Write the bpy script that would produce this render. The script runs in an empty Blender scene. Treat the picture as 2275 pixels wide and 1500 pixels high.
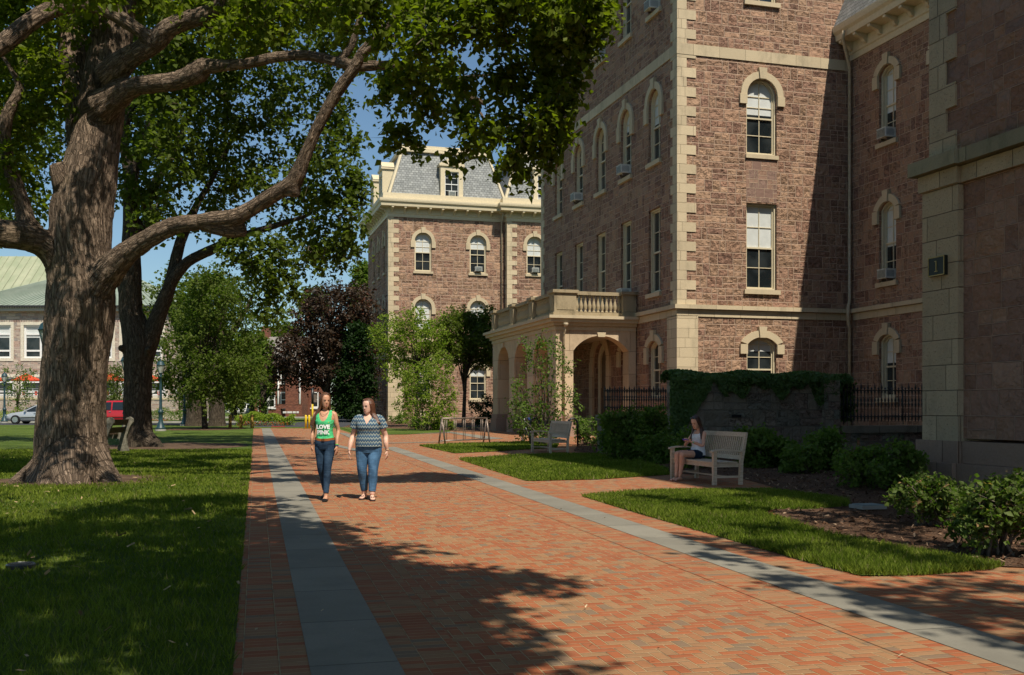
import bpy, math, random
import numpy as np
from mathutils import Vector, Matrix
C = bpy.context.scene.collection
rnd = random.Random(7)
F, CX, HY, CH, SL = 2280.0, 1137.5, 907.0, 1.55, 0.005
def P(px, py, Y):
    return Vector(((px-CX)*Y/F, Y, CH+(HY-py)*Y/F))
def GY(py): return F*CH/(py-HY+F*SL)
def G(px, py, dz=0.0):
    Y = GY(py); return Vector(((px-CX)*Y/F, Y, SL*Y+dz))
TH = math.atan(657.5/F); D1 = Vector((-math.sin(TH), math.cos(TH), 0)); D2 = Vector((math.cos(TH), math.sin(TH), 0))
PHI = math.atan(567.5/F)
# direction towards the sun
_a = math.radians(11.5); ELEV = math.radians(56)
SH = math.cos(_a)*(-D1)+math.sin(_a)*D2
SUN = Vector((SH.x*math.cos(ELEV), SH.y*math.cos(ELEV), math.sin(ELEV)))

# ---------------------------------------------------------------- tags
def tag(o, label=None, cat=None, group=None, kind=None):
    if label: o['label'] = label
    if cat: o['category'] = cat
    if group: o['group'] = group
    if kind: o['kind'] = kind
    return o
def empty(name, loc, rz=0.0, label=None, cat=None, group=None, kind=None):
    o = bpy.data.objects.new(name, None); C.objects.link(o)
    o.location = loc; o.rotation_euler = (0, 0, rz); o.empty_display_size = .3
    return tag(o, label, cat, group, kind)
def dup(o, parent=None):
    c = o.copy(); C.objects.link(c); c.parent = parent
    if parent is not None: c.matrix_parent_inverse = o.matrix_parent_inverse.copy()
    for ch in list(o.children): dup(ch, c)
    return c
def link(name, me, parent=None):
    o = bpy.data.objects.new(name, me); C.objects.link(o)
    if parent is not None: o.parent = parent
    return o

# ---------------------------------------------------------------- node expressions
class E:
    def __init__(s, nt, sock): s.nt = nt; s.k = sock
    def _m(s, op, *a):
        n = s.nt.nodes.new('ShaderNodeMath'); n.operation = op
        for i, x in enumerate((s,)+a):
            if isinstance(x, E): s.nt.links.new(x.k, n.inputs[i])
            else: n.inputs[i].default_value = float(x)
        return E(s.nt, n.outputs[0])
    def __add__(s, o): return s._m('ADD', o)
    def __radd__(s, o): return s._m('ADD', o)
    def __sub__(s, o): return s._m('SUBTRACT', o)
    def __rsub__(s, o): return K(s.nt, o)._m('SUBTRACT', s)
    def __mul__(s, o): return s._m('MULTIPLY', o)
    def __rmul__(s, o): return s._m('MULTIPLY', o)
    def __truediv__(s, o): return s._m('DIVIDE', o)
    def floor(s): return s._m('FLOOR')
    def min(s, o): return s._m('MINIMUM', o)
    def max(s, o): return s._m('MAXIMUM', o)
    def gt(s, o): return s._m('GREATER_THAN', o)
    def lt(s, o): return s._m('LESS_THAN', o)
    def abs(s): return s._m('ABSOLUTE')
    def pw(s, o): return s._m('POWER', o)
    def fmod(s, o): return s._m('FLOORED_MODULO', o)
    def step(s, a, b):
        n = s.nt.nodes.new('ShaderNodeMapRange'); n.interpolation_type = 'SMOOTHSTEP'
        s.nt.links.new(s.k, n.inputs[0]); n.inputs[1].default_value = a; n.inputs[2].default_value = b
        return E(s.nt, n.outputs[0])
def K(nt, v):
    n = nt.nodes.new('ShaderNodeValue'); n.outputs[0].default_value = v; return E(nt, n.outputs[0])
def vec(nt, x, y, z=0.0):
    n = nt.nodes.new('ShaderNodeCombineXYZ')
    for i, a in enumerate((x, y, z)):
        if isinstance(a, E): nt.links.new(a.k, n.inputs[i])
        else: n.inputs[i].default_value = a
    return E(nt, n.outputs[0])
def sep(v):
    n = v.nt.nodes.new('ShaderNodeSeparateXYZ'); v.nt.links.new(v.k, n.inputs[0])
    return [E(v.nt, n.outputs[i]) for i in range(3)]
def hash3(v):
    n = v.nt.nodes.new('ShaderNodeTexWhiteNoise'); n.noise_dimensions = '3D'; v.nt.links.new(v.k, n.inputs['Vector'])
    return sep(E(v.nt, n.outputs['Color']))
def noise(v, scale, detail=3, rough=.55, dist=0):
    n = v.nt.nodes.new('ShaderNodeTexNoise'); v.nt.links.new(v.k, n.inputs['Vector'])
    n.inputs['Scale'].default_value = scale; n.inputs['Detail'].default_value = detail
    n.inputs['Roughness'].default_value = rough; n.inputs['Distortion'].default_value = dist
    return E(v.nt, n.outputs['Fac'])
def voro(v, scale, feature='F1', out='Distance'):
    n = v.nt.nodes.new('ShaderNodeTexVoronoi'); n.feature = feature; v.nt.links.new(v.k, n.inputs['Vector'])
    n.inputs['Scale'].default_value = scale
    return E(v.nt, n.outputs[out])
def ramp(f, stops, const=False):
    n = f.nt.nodes.new('ShaderNodeValToRGB'); f.nt.links.new(f.k, n.inputs[0])
    cr = n.color_ramp
    if const: cr.interpolation = 'CONSTANT'
    while len(cr.elements) < len(stops): cr.elements.new(.5)
    for e, (p, c) in zip(cr.elements, stops):
        e.position = p; e.color = (c[0], c[1], c[2], 1)
    return E(f.nt, n.outputs[0])
def mix(f, a, b, mode='MIX'):
    nt = f.nt if isinstance(f, E) else a.nt
    n = nt.nodes.new('ShaderNodeMix'); n.data_type = 'RGBA'; n.blend_type = mode
    if isinstance(f, E): nt.links.new(f.k, n.inputs[0])
    else: n.inputs[0].default_value = f
    for i, x in ((6, a), (7, b)):
        if isinstance(x, E): nt.links.new(x.k, n.inputs[i])
        else: n.inputs[i].default_value = (x[0], x[1], x[2], 1)
    return E(nt, n.outputs[2])
def newmat(name):
    m = bpy.data.materials.new(name); m.use_nodes = True; nt = m.node_tree; nt.nodes.clear()
    out = nt.nodes.new('ShaderNodeOutputMaterial')
    return m, nt, out
def uvs(nt):
    n = nt.nodes.new('ShaderNodeTexCoord'); return E(nt, n.outputs['UV'])
def objc(nt):
    n = nt.nodes.new('ShaderNodeTexCoord'); return E(nt, n.outputs['Object'])
def bump(h, dist, strength=1.0):
    n = h.nt.nodes.new('ShaderNodeBump'); h.nt.links.new(h.k, n.inputs['Height'])
    n.inputs['Distance'].default_value = dist; n.inputs['Strength'].default_value = strength
    return E(h.nt, n.outputs[0])
def surf(nt, out, col, rough=.85, bmp=None, spec=.3, metal=0, coat=0, sheen=0):
    b = nt.nodes.new('ShaderNodeBsdfPrincipled')
    if isinstance(col, E): nt.links.new(col.k, b.inputs['Base Color'])
    else: b.inputs['Base Color'].default_value = (col[0], col[1], col[2], 1)
    if isinstance(rough, E): nt.links.new(rough.k, b.inputs['Roughness'])
    else: b.inputs['Roughness'].default_value = rough
    b.inputs['Specular IOR Level'].default_value = spec; b.inputs['Metallic'].default_value = metal
    b.inputs['Coat Weight'].default_value = coat
    if bmp: nt.links.new(bmp.k, b.inputs['Normal'])
    nt.links.new(b.outputs[0], out.inputs[0]); return b
MATS = {}
def flat(name, col, rough=.7, spec=.3, metal=0, var=.12, scale=8, bmp=0, coat=0):
    if name in MATS: return MATS[name]
    m, nt, out = newmat(name); v = objc(nt)
    n = noise(v, scale, 4)
    c = mix(n.step(.3, .7), [x*(1-var) for x in col], [x*(1+var) for x in col])
    surf(nt, out, c, rough, bump(noise(v, scale*4, 4), bmp) if bmp else None, spec, metal, coat)
    MATS[name] = m; return m
def ashlar(name, W, H, mortar, cols, mcol, rock=.05, p1=.5, p2=.5, tint=.12, seed=0.0, rowvar=True, rs=5.0, crevice_shade=.5):
    m, nt, out = newmat(name); v = uvs(nt); x, y, _ = sep(v)
    r = (y/H).floor(); fv = y/H-r
    off = hash3(vec(nt, r, seed+3.1, 1.7))[0]
    uu = x/W+off*5.0; c = uu.floor(); fu = uu-c
    h = hash3(vec(nt, c, r, seed))
    h2 = hash3(vec(nt, c, r, seed+9.3))
    fx, fy = h[0].lt(p1), h[1].lt(p2)
    px_, py_ = h[2]*.3+.35, h2[0]*.24+.38
    ix = fu.gt(px_)*fx; iy = fv.gt(py_)*fy
    L = ix*px_; R = 1.0-(1.0-ix)*fx*(1.0-px_)
    B = iy*py_; T = 1.0-(1.0-iy)*fy*(1.0-py_)
    wob = (noise(v, 7, 2)-.5)*(mortar*1.2)
    d = ((fu-L)*W).min((R-fu)*W).min(((fv-B)*H).min((T-fv)*H))+wob
    idh = hash3(vec(nt, c+ix*.37, r+iy*.41, seed+1.5))
    n = len(cols)
    col = ramp(idh[0], [(i/n, cc) for i, cc in enumerate(cols)], True)
    big = noise(v, .35, 3)
    fine = noise(v, 14, 5, .65)
    col = mix(fine.step(.3, .75)*.45, col, mix(1.0, col, (.62, .60, .6), 'MULTIPLY'))
    col = mix(big.step(.35, .7)*tint*2, col, (cols[0][0]*.55, cols[0][1]*.55, cols[0][2]*.58))
    mask = d.step(mortar*.6, mortar*1.3)
    col = mix(mask, mcol, col)
    vv = vec(nt, x+idh[1]*31.0, y+idh[2]*17.0, 0.0)
    rockn = noise(vv, rs, 5, .6)
    ch = voro(vv, rs*1.1)
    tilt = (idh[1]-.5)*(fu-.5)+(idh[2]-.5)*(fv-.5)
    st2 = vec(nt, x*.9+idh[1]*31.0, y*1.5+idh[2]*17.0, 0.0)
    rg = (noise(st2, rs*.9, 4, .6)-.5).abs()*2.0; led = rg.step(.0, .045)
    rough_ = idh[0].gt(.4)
    col = mix((1.0-led)*mask*rough_*crevice_shade, col, (cols[0][0]*.22, cols[0][1]*.2, cols[0][2]*.2))  # relief shade of the crevices painted into the stone colour
    ht = mask*(.45+rockn*1.0+ch*.35+tilt*1.1+led*crevice_shade*.7*rough_)
    surf(nt, out, col, .92, bump(ht, rock), .15)
    MATS[name] = m; return m
def smooth_stone(name, col, W=.8, H=.42, mortar=.006, rough_b=.01, var=.15, dirt=.35, pit=0.0, dcol=(.10, .09, .07)):
    m, nt, out = newmat(name); v = uvs(nt); x, y, _ = sep(v)
    r = (y/H).floor(); fv = y/H-r
    off = hash3(vec(nt, r, 4.4, 2.2))[0]; uu = x/W+off*4.0; c = uu.floor(); fu = uu-c
    d = (fu*W).min((1.0-fu)*W).min((fv*H).min((1.0-fv)*H))
    hh = hash3(vec(nt, c, r, 7.7))[0]
    base = mix(hh, [k*(1-var) for k in col], [k*(1+var) for k in col])
    st = noise(vec(nt, x*1.0, y*.45, .3), 1.6, 5, .65)
    base = mix(st.step(.48, .75)*dirt, base, dcol)
    fine = noise(v, 22, 4, .7)
    base = mix(fine.step(.35, .7)*.3, base, mix(1.0, base, (.66, .64, .6), 'MULTIPLY'))
    if mortar: base = mix(d.step(mortar*.5, mortar*1.4), mix(1.0, base, (.5, .48, .45), 'MULTIPLY'), base)
    ht = noise(v, 9, 5)*.6+fine*.5
    if pit: 
        pt = noise(v, 30, 3, .7).step(.60, .68)
        base = mix(pt*pit, base, [k*.35 for k in col]); ht = ht-pt*.8
    if mortar: ht = ht*d.step(0, mortar*1.5)+d.step(0, mortar*1.5)
    surf(nt, out, base, .88, bump(ht, rough_b), .2)
    MATS[name] = m; return m

# ---------------------------------------------------------------- mesh builder
class MB:
    def __init__(s): s.v = []; s.f = []; s.m = []; s.uv = {}; s.sm = set()
    def add(s, vs, fs, mi=0, smooth=False):
        b = len(s.v); s.v += [tuple(p) for p in vs]
        for f in fs:
            if smooth: s.sm.add(len(s.f))
            s.f.append([b+i for i in f]); s.m.append(mi)
        return b
    def box(s, a, b, mi=0):
        x0, y0, z0 = (min(a[i], b[i]) for i in range(3)); x1, y1, z1 = (max(a[i], b[i]) for i in range(3))
        s.add([(x0,y0,z0),(x1,y0,z0),(x1,y1,z0),(x0,y1,z0),(x0,y0,z1),(x1,y0,z1),(x1,y1,z1),(x0,y1,z1)],
              [(0,3,2,1),(4,5,6,7),(0,1,5,4),(1,2,6,5),(2,3,7,6),(3,0,4,7)], mi); return s
    def hexa(s, p, mi=0):
        s.add(p, [(0,3,2,1),(4,5,6,7),(0,1,5,4),(1,2,6,5),(2,3,7,6),(3,0,4,7)], mi); return s
    def poly(s, pts, mi=0): s.add(pts, [tuple(range(len(pts)))], mi); return s
    def prism(s, pts, off, mi=0):
        n = len(pts); o = Vector(off)
        vs = [Vector(p) for p in pts]+[Vector(p)+o for p in pts]
        fs = [tuple(range(n-1, -1, -1)), tuple(range(n, 2*n))]+[(i, (i+1) % n, n+(i+1) % n, n+i) for i in range(n)]
        s.add(vs, fs, mi); return s
    def tube(s, pts, rad, n=8, mi=0, cap=True, smooth=True, sq=1.0):
        pts = [Vector(p) for p in pts]; m = len(pts)
        if not hasattr(rad, '__len__'): rad = [rad]*m
        up = Vector((0, 0, 1)); vs = []; prev = None
        for i, p in enumerate(pts):
            t = (pts[min(i+1, m-1)]-pts[max(i-1, 0)]); 
            if t.length < 1e-9: t = Vector((0, 0, 1))
            t.normalize()
            if prev is None:
                a = t.cross(up)
                if a.length < .05: a = t.cross(Vector((1, 0, 0)))
            else: a = prev-t*prev.dot(t)
            a.normalize(); b = t.cross(a); prev = a
            for k in range(n):
                q = 2*math.pi*k/n
                vs.append(p+a*(math.cos(q)*rad[i])+b*(math.sin(q)*rad[i]*sq))
        fs = [(i*n+k, i*n+(k+1) % n, (i+1)*n+(k+1) % n, (i+1)*n+k) for i in range(m-1) for k in range(n)]
        s.add(vs, fs, mi, smooth)
        if cap:
            b = len(s.v)-len(vs)
            s.f.append([b+k for k in range(n-1, -1, -1)]); s.m.append(mi)
            s.f.append([b+(m-1)*n+k for k in range(n)]); s.m.append(mi)
        return s
    def lathe(s, prof, c=(0, 0, 0), n=12, mi=0, smooth=True, sx=1, sy=1):
        vs = []; m = len(prof)
        for r, z in prof:
            for k in range(n):
                q = 2*math.pi*(k+.5)/n; vs.append((c[0]+r*math.cos(q)*sx, c[1]+r*math.sin(q)*sy, c[2]+z))
        fs = [(i*n+k, i*n+(k+1) % n, (i+1)*n+(k+1) % n, (i+1)*n+k) for i in range(m-1) for k in range(n)]
        fs += [tuple(range(n-1, -1, -1)), tuple((m-1)*n+k for k in range(n))]
        s.add(vs, fs, mi, smooth); return s
    def build(s, name, mats, parent=None, uv=None):
        me = bpy.data.meshes.new(name); me.from_pydata(s.v, [], s.f)
        if not isinstance(mats, (list, tuple)): mats = [mats]
        for m in mats: me.materials.append(m)
        me.polygons.foreach_set('material_index', s.m)
        if s.sm:
            fl = np.zeros(len(s.f), bool); fl[list(s.sm)] = True; me.polygons.foreach_set('use_smooth', fl)
        boxuv(me, uv); me.validate(); me.update()
        return link(name, me, parent)
def boxuv(me, uv=None):
    nv, nl, nf = len(me.vertices), len(me.loops), len(me.polygons)
    if not nl: return
    co = np.empty(nv*3, 'f'); me.vertices.foreach_get('co', co); co = co.reshape(-1, 3)
    li = np.empty(nl, 'i'); me.loops.foreach_get('vertex_index', li)
    lt = np.empty(nf, 'i'); me.polygons.foreach_get('loop_total', lt)
    no = np.empty(nf*3, 'f'); me.polygons.foreach_get('normal', no); no = np.abs(no.reshape(-1, 3))
    p = co[li]; nn = np.repeat(no, lt, axis=0)
    if uv == 'path':
        u = p[:, 0]*math.cos(PHI)+p[:, 1]*math.sin(PHI); w = -p[:, 0]*math.sin(PHI)+p[:, 1]*math.cos(PHI)
        q = np.stack([u, w], 1)
    elif uv == 'bld':
        u = p[:, 0]*math.cos(TH)+p[:, 1]*math.sin(TH); w = -p[:, 0]*math.sin(TH)+p[:, 1]*math.cos(TH)
        q = np.stack([u, w], 1)
    else:
        ax = np.argmax(nn*np.array([1.0, 1.0, .9]), axis=1)
        q = np.where((ax == 0)[:, None], p[:, [1, 2]], np.where((ax == 1)[:, None], p[:, [0, 2]], p[:, [0, 1]]))
    l = me.uv_layers.new(name='UVMap'); l.data.foreach_set('uv', q.astype('f').ravel())
def npmesh(name, verts, faces, mats, parent=None, smooth=False, mi=None):
    """verts (n,3), faces (m,k) constant k"""
    me = bpy.data.meshes.new(name); n, (m, k) = len(verts), faces.shape
    me.vertices.add(n); me.vertices.foreach_set('co', np.asarray(verts, 'f').ravel())
    me.loops.add(m*k); me.loops.foreach_set('vertex_index', faces.astype('i').ravel())
    me.polygons.add(m); me.polygons.foreach_set('loop_start', np.arange(0, m*k, k, dtype='i'))
    me.polygons.foreach_set('loop_total', np.full(m, k, 'i'))
    if smooth: me.polygons.foreach_set('use_smooth', np.ones(m, bool))
    if not isinstance(mats, (list, tuple)): mats = [mats]
    for x in mats: me.materials.append(x)
    if mi is not None: me.polygons.foreach_set('material_index', mi.astype('i'))
    me.update(calc_edges=True); return link(name, me, parent)

# ---------------------------------------------------------------- camera, sun, sky
cam = bpy.data.cameras.new('camera'); co_ = bpy.data.objects.new('camera', cam); C.objects.link(co_)
co_.location = (0, 0, CH); co_.rotation_euler = (math.pi/2, 0, 0)
cam.sensor_width = 36; cam.lens = 36*F/2275; cam.shift_y = (HY-750)/2275; cam.clip_end = 3000; cam.clip_start = .05
sc = bpy.context.scene; sc.camera = co_
w = bpy.data.worlds.new('World'); sc.world = w; w.use_nodes = True; nt = w.node_tree
bg = nt.nodes['Background']; sky = nt.nodes.new('ShaderNodeTexSky'); sky.sky_type = 'NISHITA'; sky.sun_disc = False
sky.sun_elevation = ELEV; sky.sun_rotation = math.atan2(SUN.x, SUN.y); sky.altitude = 100; sky.air_density = 1.0; sky.dust_density = .6; sky.ozone_density = 1.6
mx = nt.nodes.new('ShaderNodeMix'); mx.data_type = 'RGBA'; mx.blend_type = 'MULTIPLY'; mx.inputs[0].default_value = 1; mx.inputs[7].default_value = (.78, .89, .90, 1)
nt.links.new(sky.outputs[0], mx.inputs[6]); nt.links.new(mx.outputs[2], bg.inputs[0]); bg.inputs[1].default_value = .098
sl = bpy.data.lights.new('sun', 'SUN'); so = bpy.data.objects.new('sun', sl); C.objects.link(so)
sl.energy = 5.0; sl.angle = math.radians(.53); sl.color = (1, .92, .78)
so.rotation_euler = SUN.to_track_quat('Z', 'Y').to_euler(); so.location = (20, -30, 60)
sc.view_settings.view_transform = 'Standard'; sc.view_settings.look = 'None'; sc.view_settings.exposure = .22; sc.view_settings.gamma = 1
sc.render.engine = 'CYCLES'
try:
    sc.cycles.use_denoising = True; sc.cycles.max_bounces = 6; sc.cycles.diffuse_bounces = 3; sc.cycles.glossy_bounces = 3
    sc.cycles.transparent_max_bounces = 6; sc.cycles.use_adaptive_sampling = True; sc.cycles.adaptive_threshold = .02
except Exception: pass
# ---------------------------------------------------------------- shared materials
BR = [(.385,.238,.158),(.345,.207,.142),(.41,.262,.172),(.37,.226,.152),(.30,.176,.126),(.39,.247,.162),(.345,.20,.138)]
M_STONE = ashlar('brownstone', .74, .52, .020, BR, (.49,.34,.245), rock=.15, p1=.60, p2=.55, seed=2.0, rs=4.0, crevice_shade=.42)
M_STONE_FAR = ashlar('brownstone_far', .90, .60, .030, BR, (.50,.345,.25), rock=.16, p1=.5, p2=.5, seed=5.0, rs=3.0, crevice_shade=.45)
M_STONE_NEAR = ashlar('brownstone_near', .70, .47, .010, [(.32,.19,.132),(.28,.162,.115),(.345,.21,.145),(.25,.145,.105),(.305,.178,.125)], (.38,.25,.185), rock=.16, p1=.6, p2=.5, seed=31.0, rs=2.2, crevice_shade=.08)
M_PANEL = ashlar('brownstone_panel', .44, .40, .011, [(.32,.20,.145),(.26,.165,.13),(.36,.22,.155),(.29,.19,.15)], (.50,.36,.26), rock=.02, p1=.5, p2=.5, seed=8.0)
M_BEIGE = smooth_stone('sandstone', (.56,.46,.31), .9, .415, .005, .012, .10, .30)
M_BAND = smooth_stone('sandstone_band', (.54,.445,.30), 1.25, 3.0, .005, .010, .08, .35)
M_HOOD = smooth_stone('sandstone_hood', (.54,.445,.30), 9, 9, 0, .008, .04, .22)
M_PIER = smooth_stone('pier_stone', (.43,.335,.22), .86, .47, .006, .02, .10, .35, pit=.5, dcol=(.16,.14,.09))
M_PLINTH = smooth_stone('plinth_stone', (.33,.22,.16), 2.6, 9, .008, .03, .1, .3)
M_PORCH = smooth_stone('porch_stone', (.55,.42,.28), 1.5, 1.05, .008, .012, .10, .45, dcol=(.16,.12,.08))
M_BALUS = smooth_stone('balustrade_stone', (.36,.29,.185), 3, 3, 0, .012, .05, .75, dcol=(.10,.085,.055))
M_WOOD = flat('cream_woodwork', (.62,.53,.36), .55, .35, var=.06)
M_FRAME = flat('cream_window_frame', (.60,.52,.36), .5, .35, var=.05)
M_FRAMEW = flat('white_window_frame', (.74,.74,.72), .5, .35, var=.04)
M_BLIND = flat('window_blind', (.58,.60,.58), .35, .5, var=.05, scale=3)
M_DARK = flat('interior_dark', (.012,.012,.013), .8)
def glass():
    m, nt, out = newmat('window_glass'); v = objc(nt)
    n = noise(v, .9, 2)
    surf(nt, out, mix(n.step(.4, .6), (.010, .014, .016), (.028, .034, .036)), .04, bump(noise(v, 1.3, 2), .008), .6)
    return m
M_GLASS = glass()
M_IRON = flat('black_iron', (.012,.014,.016), .38, .5, var=.2)
M_LAMPG = flat('green_lamp_metal', (.015,.045,.055), .45, .5, var=.2)
M_STEEL = flat('weathered_steel_pipe', (.21,.165,.135), .42, .5, metal=.5, var=.3, scale=14)
M_PIPE = flat('cream_downpipe', (.45,.37,.25), .5, .4, var=.15)
M_TEAK = None
def teak():
    m, nt, out = newmat('weathered_teak'); v = objc(nt); x, y, z = sep(v)
    g = noise(vec(nt, x*40, y*3, z*40), 1.0, 4, .6); g2 = noise(v, 5, 3)
    c = mix(g.step(.3, .7), (.46,.36,.26), (.64,.52,.40)); c = mix(g2.step(.4, .7)*.35, c, (.40,.33,.25))
    surf(nt, out, c, .8, bump(g, .003), .2); return m
M_TEAK = teak()
def slate():
    m, nt, out = newmat('grey_slate'); v = uvs(nt); x, y, _ = sep(v)
    Hh, Ww = .20, .30
    r = (y/Hh).floor(); fv = y/Hh-r; uu = x/Ww+r.fmod(2.0)*.5; c = uu.floor(); fu = uu-c
    h = hash3(vec(nt, c, r, 3.3))
    col = ramp(h[0], [(0, (.19,.20,.195)), (.3, (.23,.24,.235)), (.6, (.26,.27,.26)), (.85, (.17,.18,.175))], True)
    col = mix(noise(v, .8, 4).step(.45, .7)*.4, col, (.12,.13,.13))
    e = (fu*Ww).min((1.0-fu)*Ww).min(fv*Hh)
    col = mix(e.step(.003, .016), (.055,.06,.065), col)
    surf(nt, out, col, .6, bump((1.0-fv)*.6+h[1]*.5+e.step(0, .02)*.6, .03), .35); return m
M_SLATE = slate()
def seamroof(name, a, b, pitch):
    m, nt, out = newmat(name); v = uvs(nt); x, y, _ = sep(v)
    c = mix(noise(v, .6, 4).step(.35, .7), a, b)
    surf(nt, out, c, .55, None, .4); return m
def bricks_wall(name, cols, mcol, W=.22, H=.075, mt=.010):
    m, nt, out = newmat(name); v = uvs(nt); x, y, _ = sep(v)
    r = (y/H).floor(); fv = y/H-r; uu = x/W+r.fmod(2.0)*.5; c = uu.floor(); fu = uu-c
    h = hash3(vec(nt, c, r, 3.3)); n = len(cols)
    col = ramp(h[0], [(i/n, k) for i, k in enumerate(cols)], True)
    d = (fu*W).min((1.0-fu)*W).min((fv*H).min((1.0-fv)*H))
    col = mix(d.step(mt*.35, mt*.7), mcol, col)
    surf(nt, out, col, .9, bump(d.step(0, mt), .006), .15); return m
M_BRICKW = bricks_wall('red_brick_wall', [(.20,.075,.048),(.16,.058,.038),(.23,.09,.058),(.13,.05,.035)], (.25,.16,.12))
PB = [(.37,.120,.048),(.33,.10,.042),(.34,.19,.092),(.35,.110,.044),(.35,.20,.10),(.38,.13,.052),(.30,.175,.088),(.32,.095,.038),(.34,.16,.074),(.36,.115,.046),(.33,.19,.095),(.21,.16,.105)]
def paverfinish(nt, out, v, col, d, idh, mt=.0045):
    x, y, _ = sep(v)
    fine = noise(v, 60, 4, .7); mid = noise(v, 3.0, 5, .6); big = noise(v, .32, 4, .6); worn = noise(v, 1.1, 5, .65)
    col = mix(worn.step(.5, .72)*.3, col, mix(1.0, col, (.55,.55,.55), 'MULTIPLY')); col = mix(1.0, col, (.94,.92,.92), 'MULTIPLY')
    col = mix(fine.step(.3, .75)*.35, col, mix(1.0, col, (.68,.66,.64), 'MULTIPLY'))
    col = mix(mid.step(.5, .75)*.25, col, (.30,.18,.105))
    col = mix(big.step(.4, .75)*.22, col, (.26,.115,.07))
    # sparse dark spots and stains on the paving
    col = mix(voro(v, 2.2).lt(.035)*.6, col, (.06,.04,.03))
    jo = mix(noise(v, 5, 3).step(.45, .7), (.42,.29,.155), (.22,.15,.085))
    col = mix(d.step(mt*.5, mt*1.3), jo, col)
    ht = d.step(0, mt*2.2)*(1.0+idh[1]*.35)+fine*.12
    surf(nt, out, col, .82, bump(ht, .007), .25)
def herring():
    m, nt, out = newmat('herringbone_brick'); v = uvs(nt); x, y, _ = sep(v)
    s = .084; X = x/s; Y = y/s; i = X.floor(); j = Y.floor(); fx = X-i; fy = Y-j
    k = (i-j).fmod(4.0)
    k0 = k.lt(.5); k1 = k.gt(.5)*k.lt(1.5); k2 = k.gt(1.5)*k.lt(2.5); k3 = k.gt(2.5)
    dl = fx+k1*9.0; dr = (1.0-fx)+k0*9.0; db = fy+k2*9.0; dt = (1.0-fy)+k3*9.0
    d = dl.min(dr).min(db.min(dt))*s
    h = hash3(vec(nt, i-k1, j-k2, 1.3)); n = len(PB)
    col = ramp(h[0], [(a/n, c) for a, c in enumerate(PB)], True)
    col = mix(h[2]*.22, col, (.35,.15,.07))
    paverfinish(nt, out, v, col, d, h); return m
M_HERR = herring()
def soldier(name, W, H, swap=False):
    m, nt, out = newmat(name); v = uvs(nt); x, y, _ = sep(v)
    uu = (x+.08)/W; c = uu.floor(); fu = uu-c
    yy = y/H+hash3(vec(nt, c, 8.1, 1.1))[0]*3.0; r = yy.floor(); fv = yy-r
    d = (fu*W).min((1.0-fu)*W).min((fv*H).min((1.0-fv)*H))
    h = hash3(vec(nt, c, r, 4.3)); n = len(PB)
    col = ramp(h[0], [(a/n, k) for a, k in enumerate(PB)], True); col = mix(h[2]*.22, col, (.32,.125,.06))
    paverfinish(nt, out, v, col, d, h, .004); return m
M_SOLD = soldier('soldier_course_brick', .21, .085)
def slab(name, col, L, W=9, off=0.0):
    m, nt, out = newmat(name); v = uvs(nt); x, y, _ = sep(v)
    r = (y/L).floor(); fv = y/L-r; d = (fv*L).min((1.0-fv)*L)
    h = hash3(vec(nt, r, 2.2, 1.1))[0]
    c = mix(h, [k*.86 for k in col], [k*1.12 for k in col])
    c = mix(noise(v, 1.3, 5, .65).step(.42, .7)*.55, c, [k*.6 for k in col]); c = mix(noise(v, .35, 4, .6).step(.4, .7)*.3, c, [k*1.35 for k in col])
    f = noise(v, 45, 4, .7); c = mix(f.step(.35, .7)*.3, c, [k*.62 for k in col])
    c = mix(voro(v, 2.7).lt(.03)*.6, c, [k*.3 for k in col])
    c = mix(d.step(.003, .008), [k*.35 for k in col], c)
    surf(nt, out, c, .75, bump(f*.25+d.step(0, .01), .006), .3); return m
M_BLUEST = slab('bluestone_slab', (.225,.208,.168), 1.22)
def grassmat(name, a, b, blades=False):
    m, nt, out = newmat(name); v = objc(nt)
    big = noise(v, .5, 4, .6); fi = noise(v, 30, 5, .7)
    c = mix(big.step(.35, .68), a, b)
    if blades:
        g = nt.nodes.new('ShaderNodeNewGeometry'); r = E(nt, g.outputs['Random Per Island'])
        c = mix(r, mix(1.0, c, (.6,.62,.5), 'MULTIPLY'), mix(1.0, c, (1.45,1.3,1.1), 'MULTIPLY'))
        c = mix(r.gt(.965), c, (.22,.19,.09))
        dn = nt.nodes.new('ShaderNodeBsdfDiffuse'); nt.links.new(c.k, dn.inputs[0])
        tn = nt.nodes.new('ShaderNodeBsdfTranslucent'); c2 = mix(1.0, c, (1.2,1.5,.6), 'MULTIPLY'); nt.links.new(c2.k, tn.inputs[0])
        ms = nt.nodes.new('ShaderNodeMixShader'); ms.inputs[0].default_value = .35
        nt.links.new(dn.outputs[0], ms.inputs[1]); nt.links.new(tn.outputs[0], ms.inputs[2]); nt.links.new(ms.outputs[0], out.inputs[0])
    else:
        c = mix(fi.step(.35, .7)*.7, c, mix(1.0, c, (.45,.5,.4), 'MULTIPLY'))
        surf(nt, out, c, .95, bump(fi, .04), .1)
    return m
M_GRASS = grassmat('lawn_grass', (.075,.115,.020), (.125,.17,.034))
M_BLADE = grassmat('grass_blades', (.095,.145,.022), (.165,.215,.040), True)
def mulchmat():
    m, nt, out = newmat('bark_mulch'); v = objc(nt)
    a = noise(v, 38, 5, .7); b = voro(v, 34); c0 = noise(v, 1.2, 4)
    c = ramp(a, [(.25, (.055,.032,.021)), (.5, (.14,.082,.052)), (.72, (.25,.155,.10))])
    c = mix(b.lt(.12)*.4, c, (.32,.22,.14)); c = mix(c0.step(.4, .7)*.4, c, (.06,.034,.022))
    surf(nt, out, c, .95, bump(a+b*.6, .05), .1); return m
M_MULCH = mulchmat()
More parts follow.
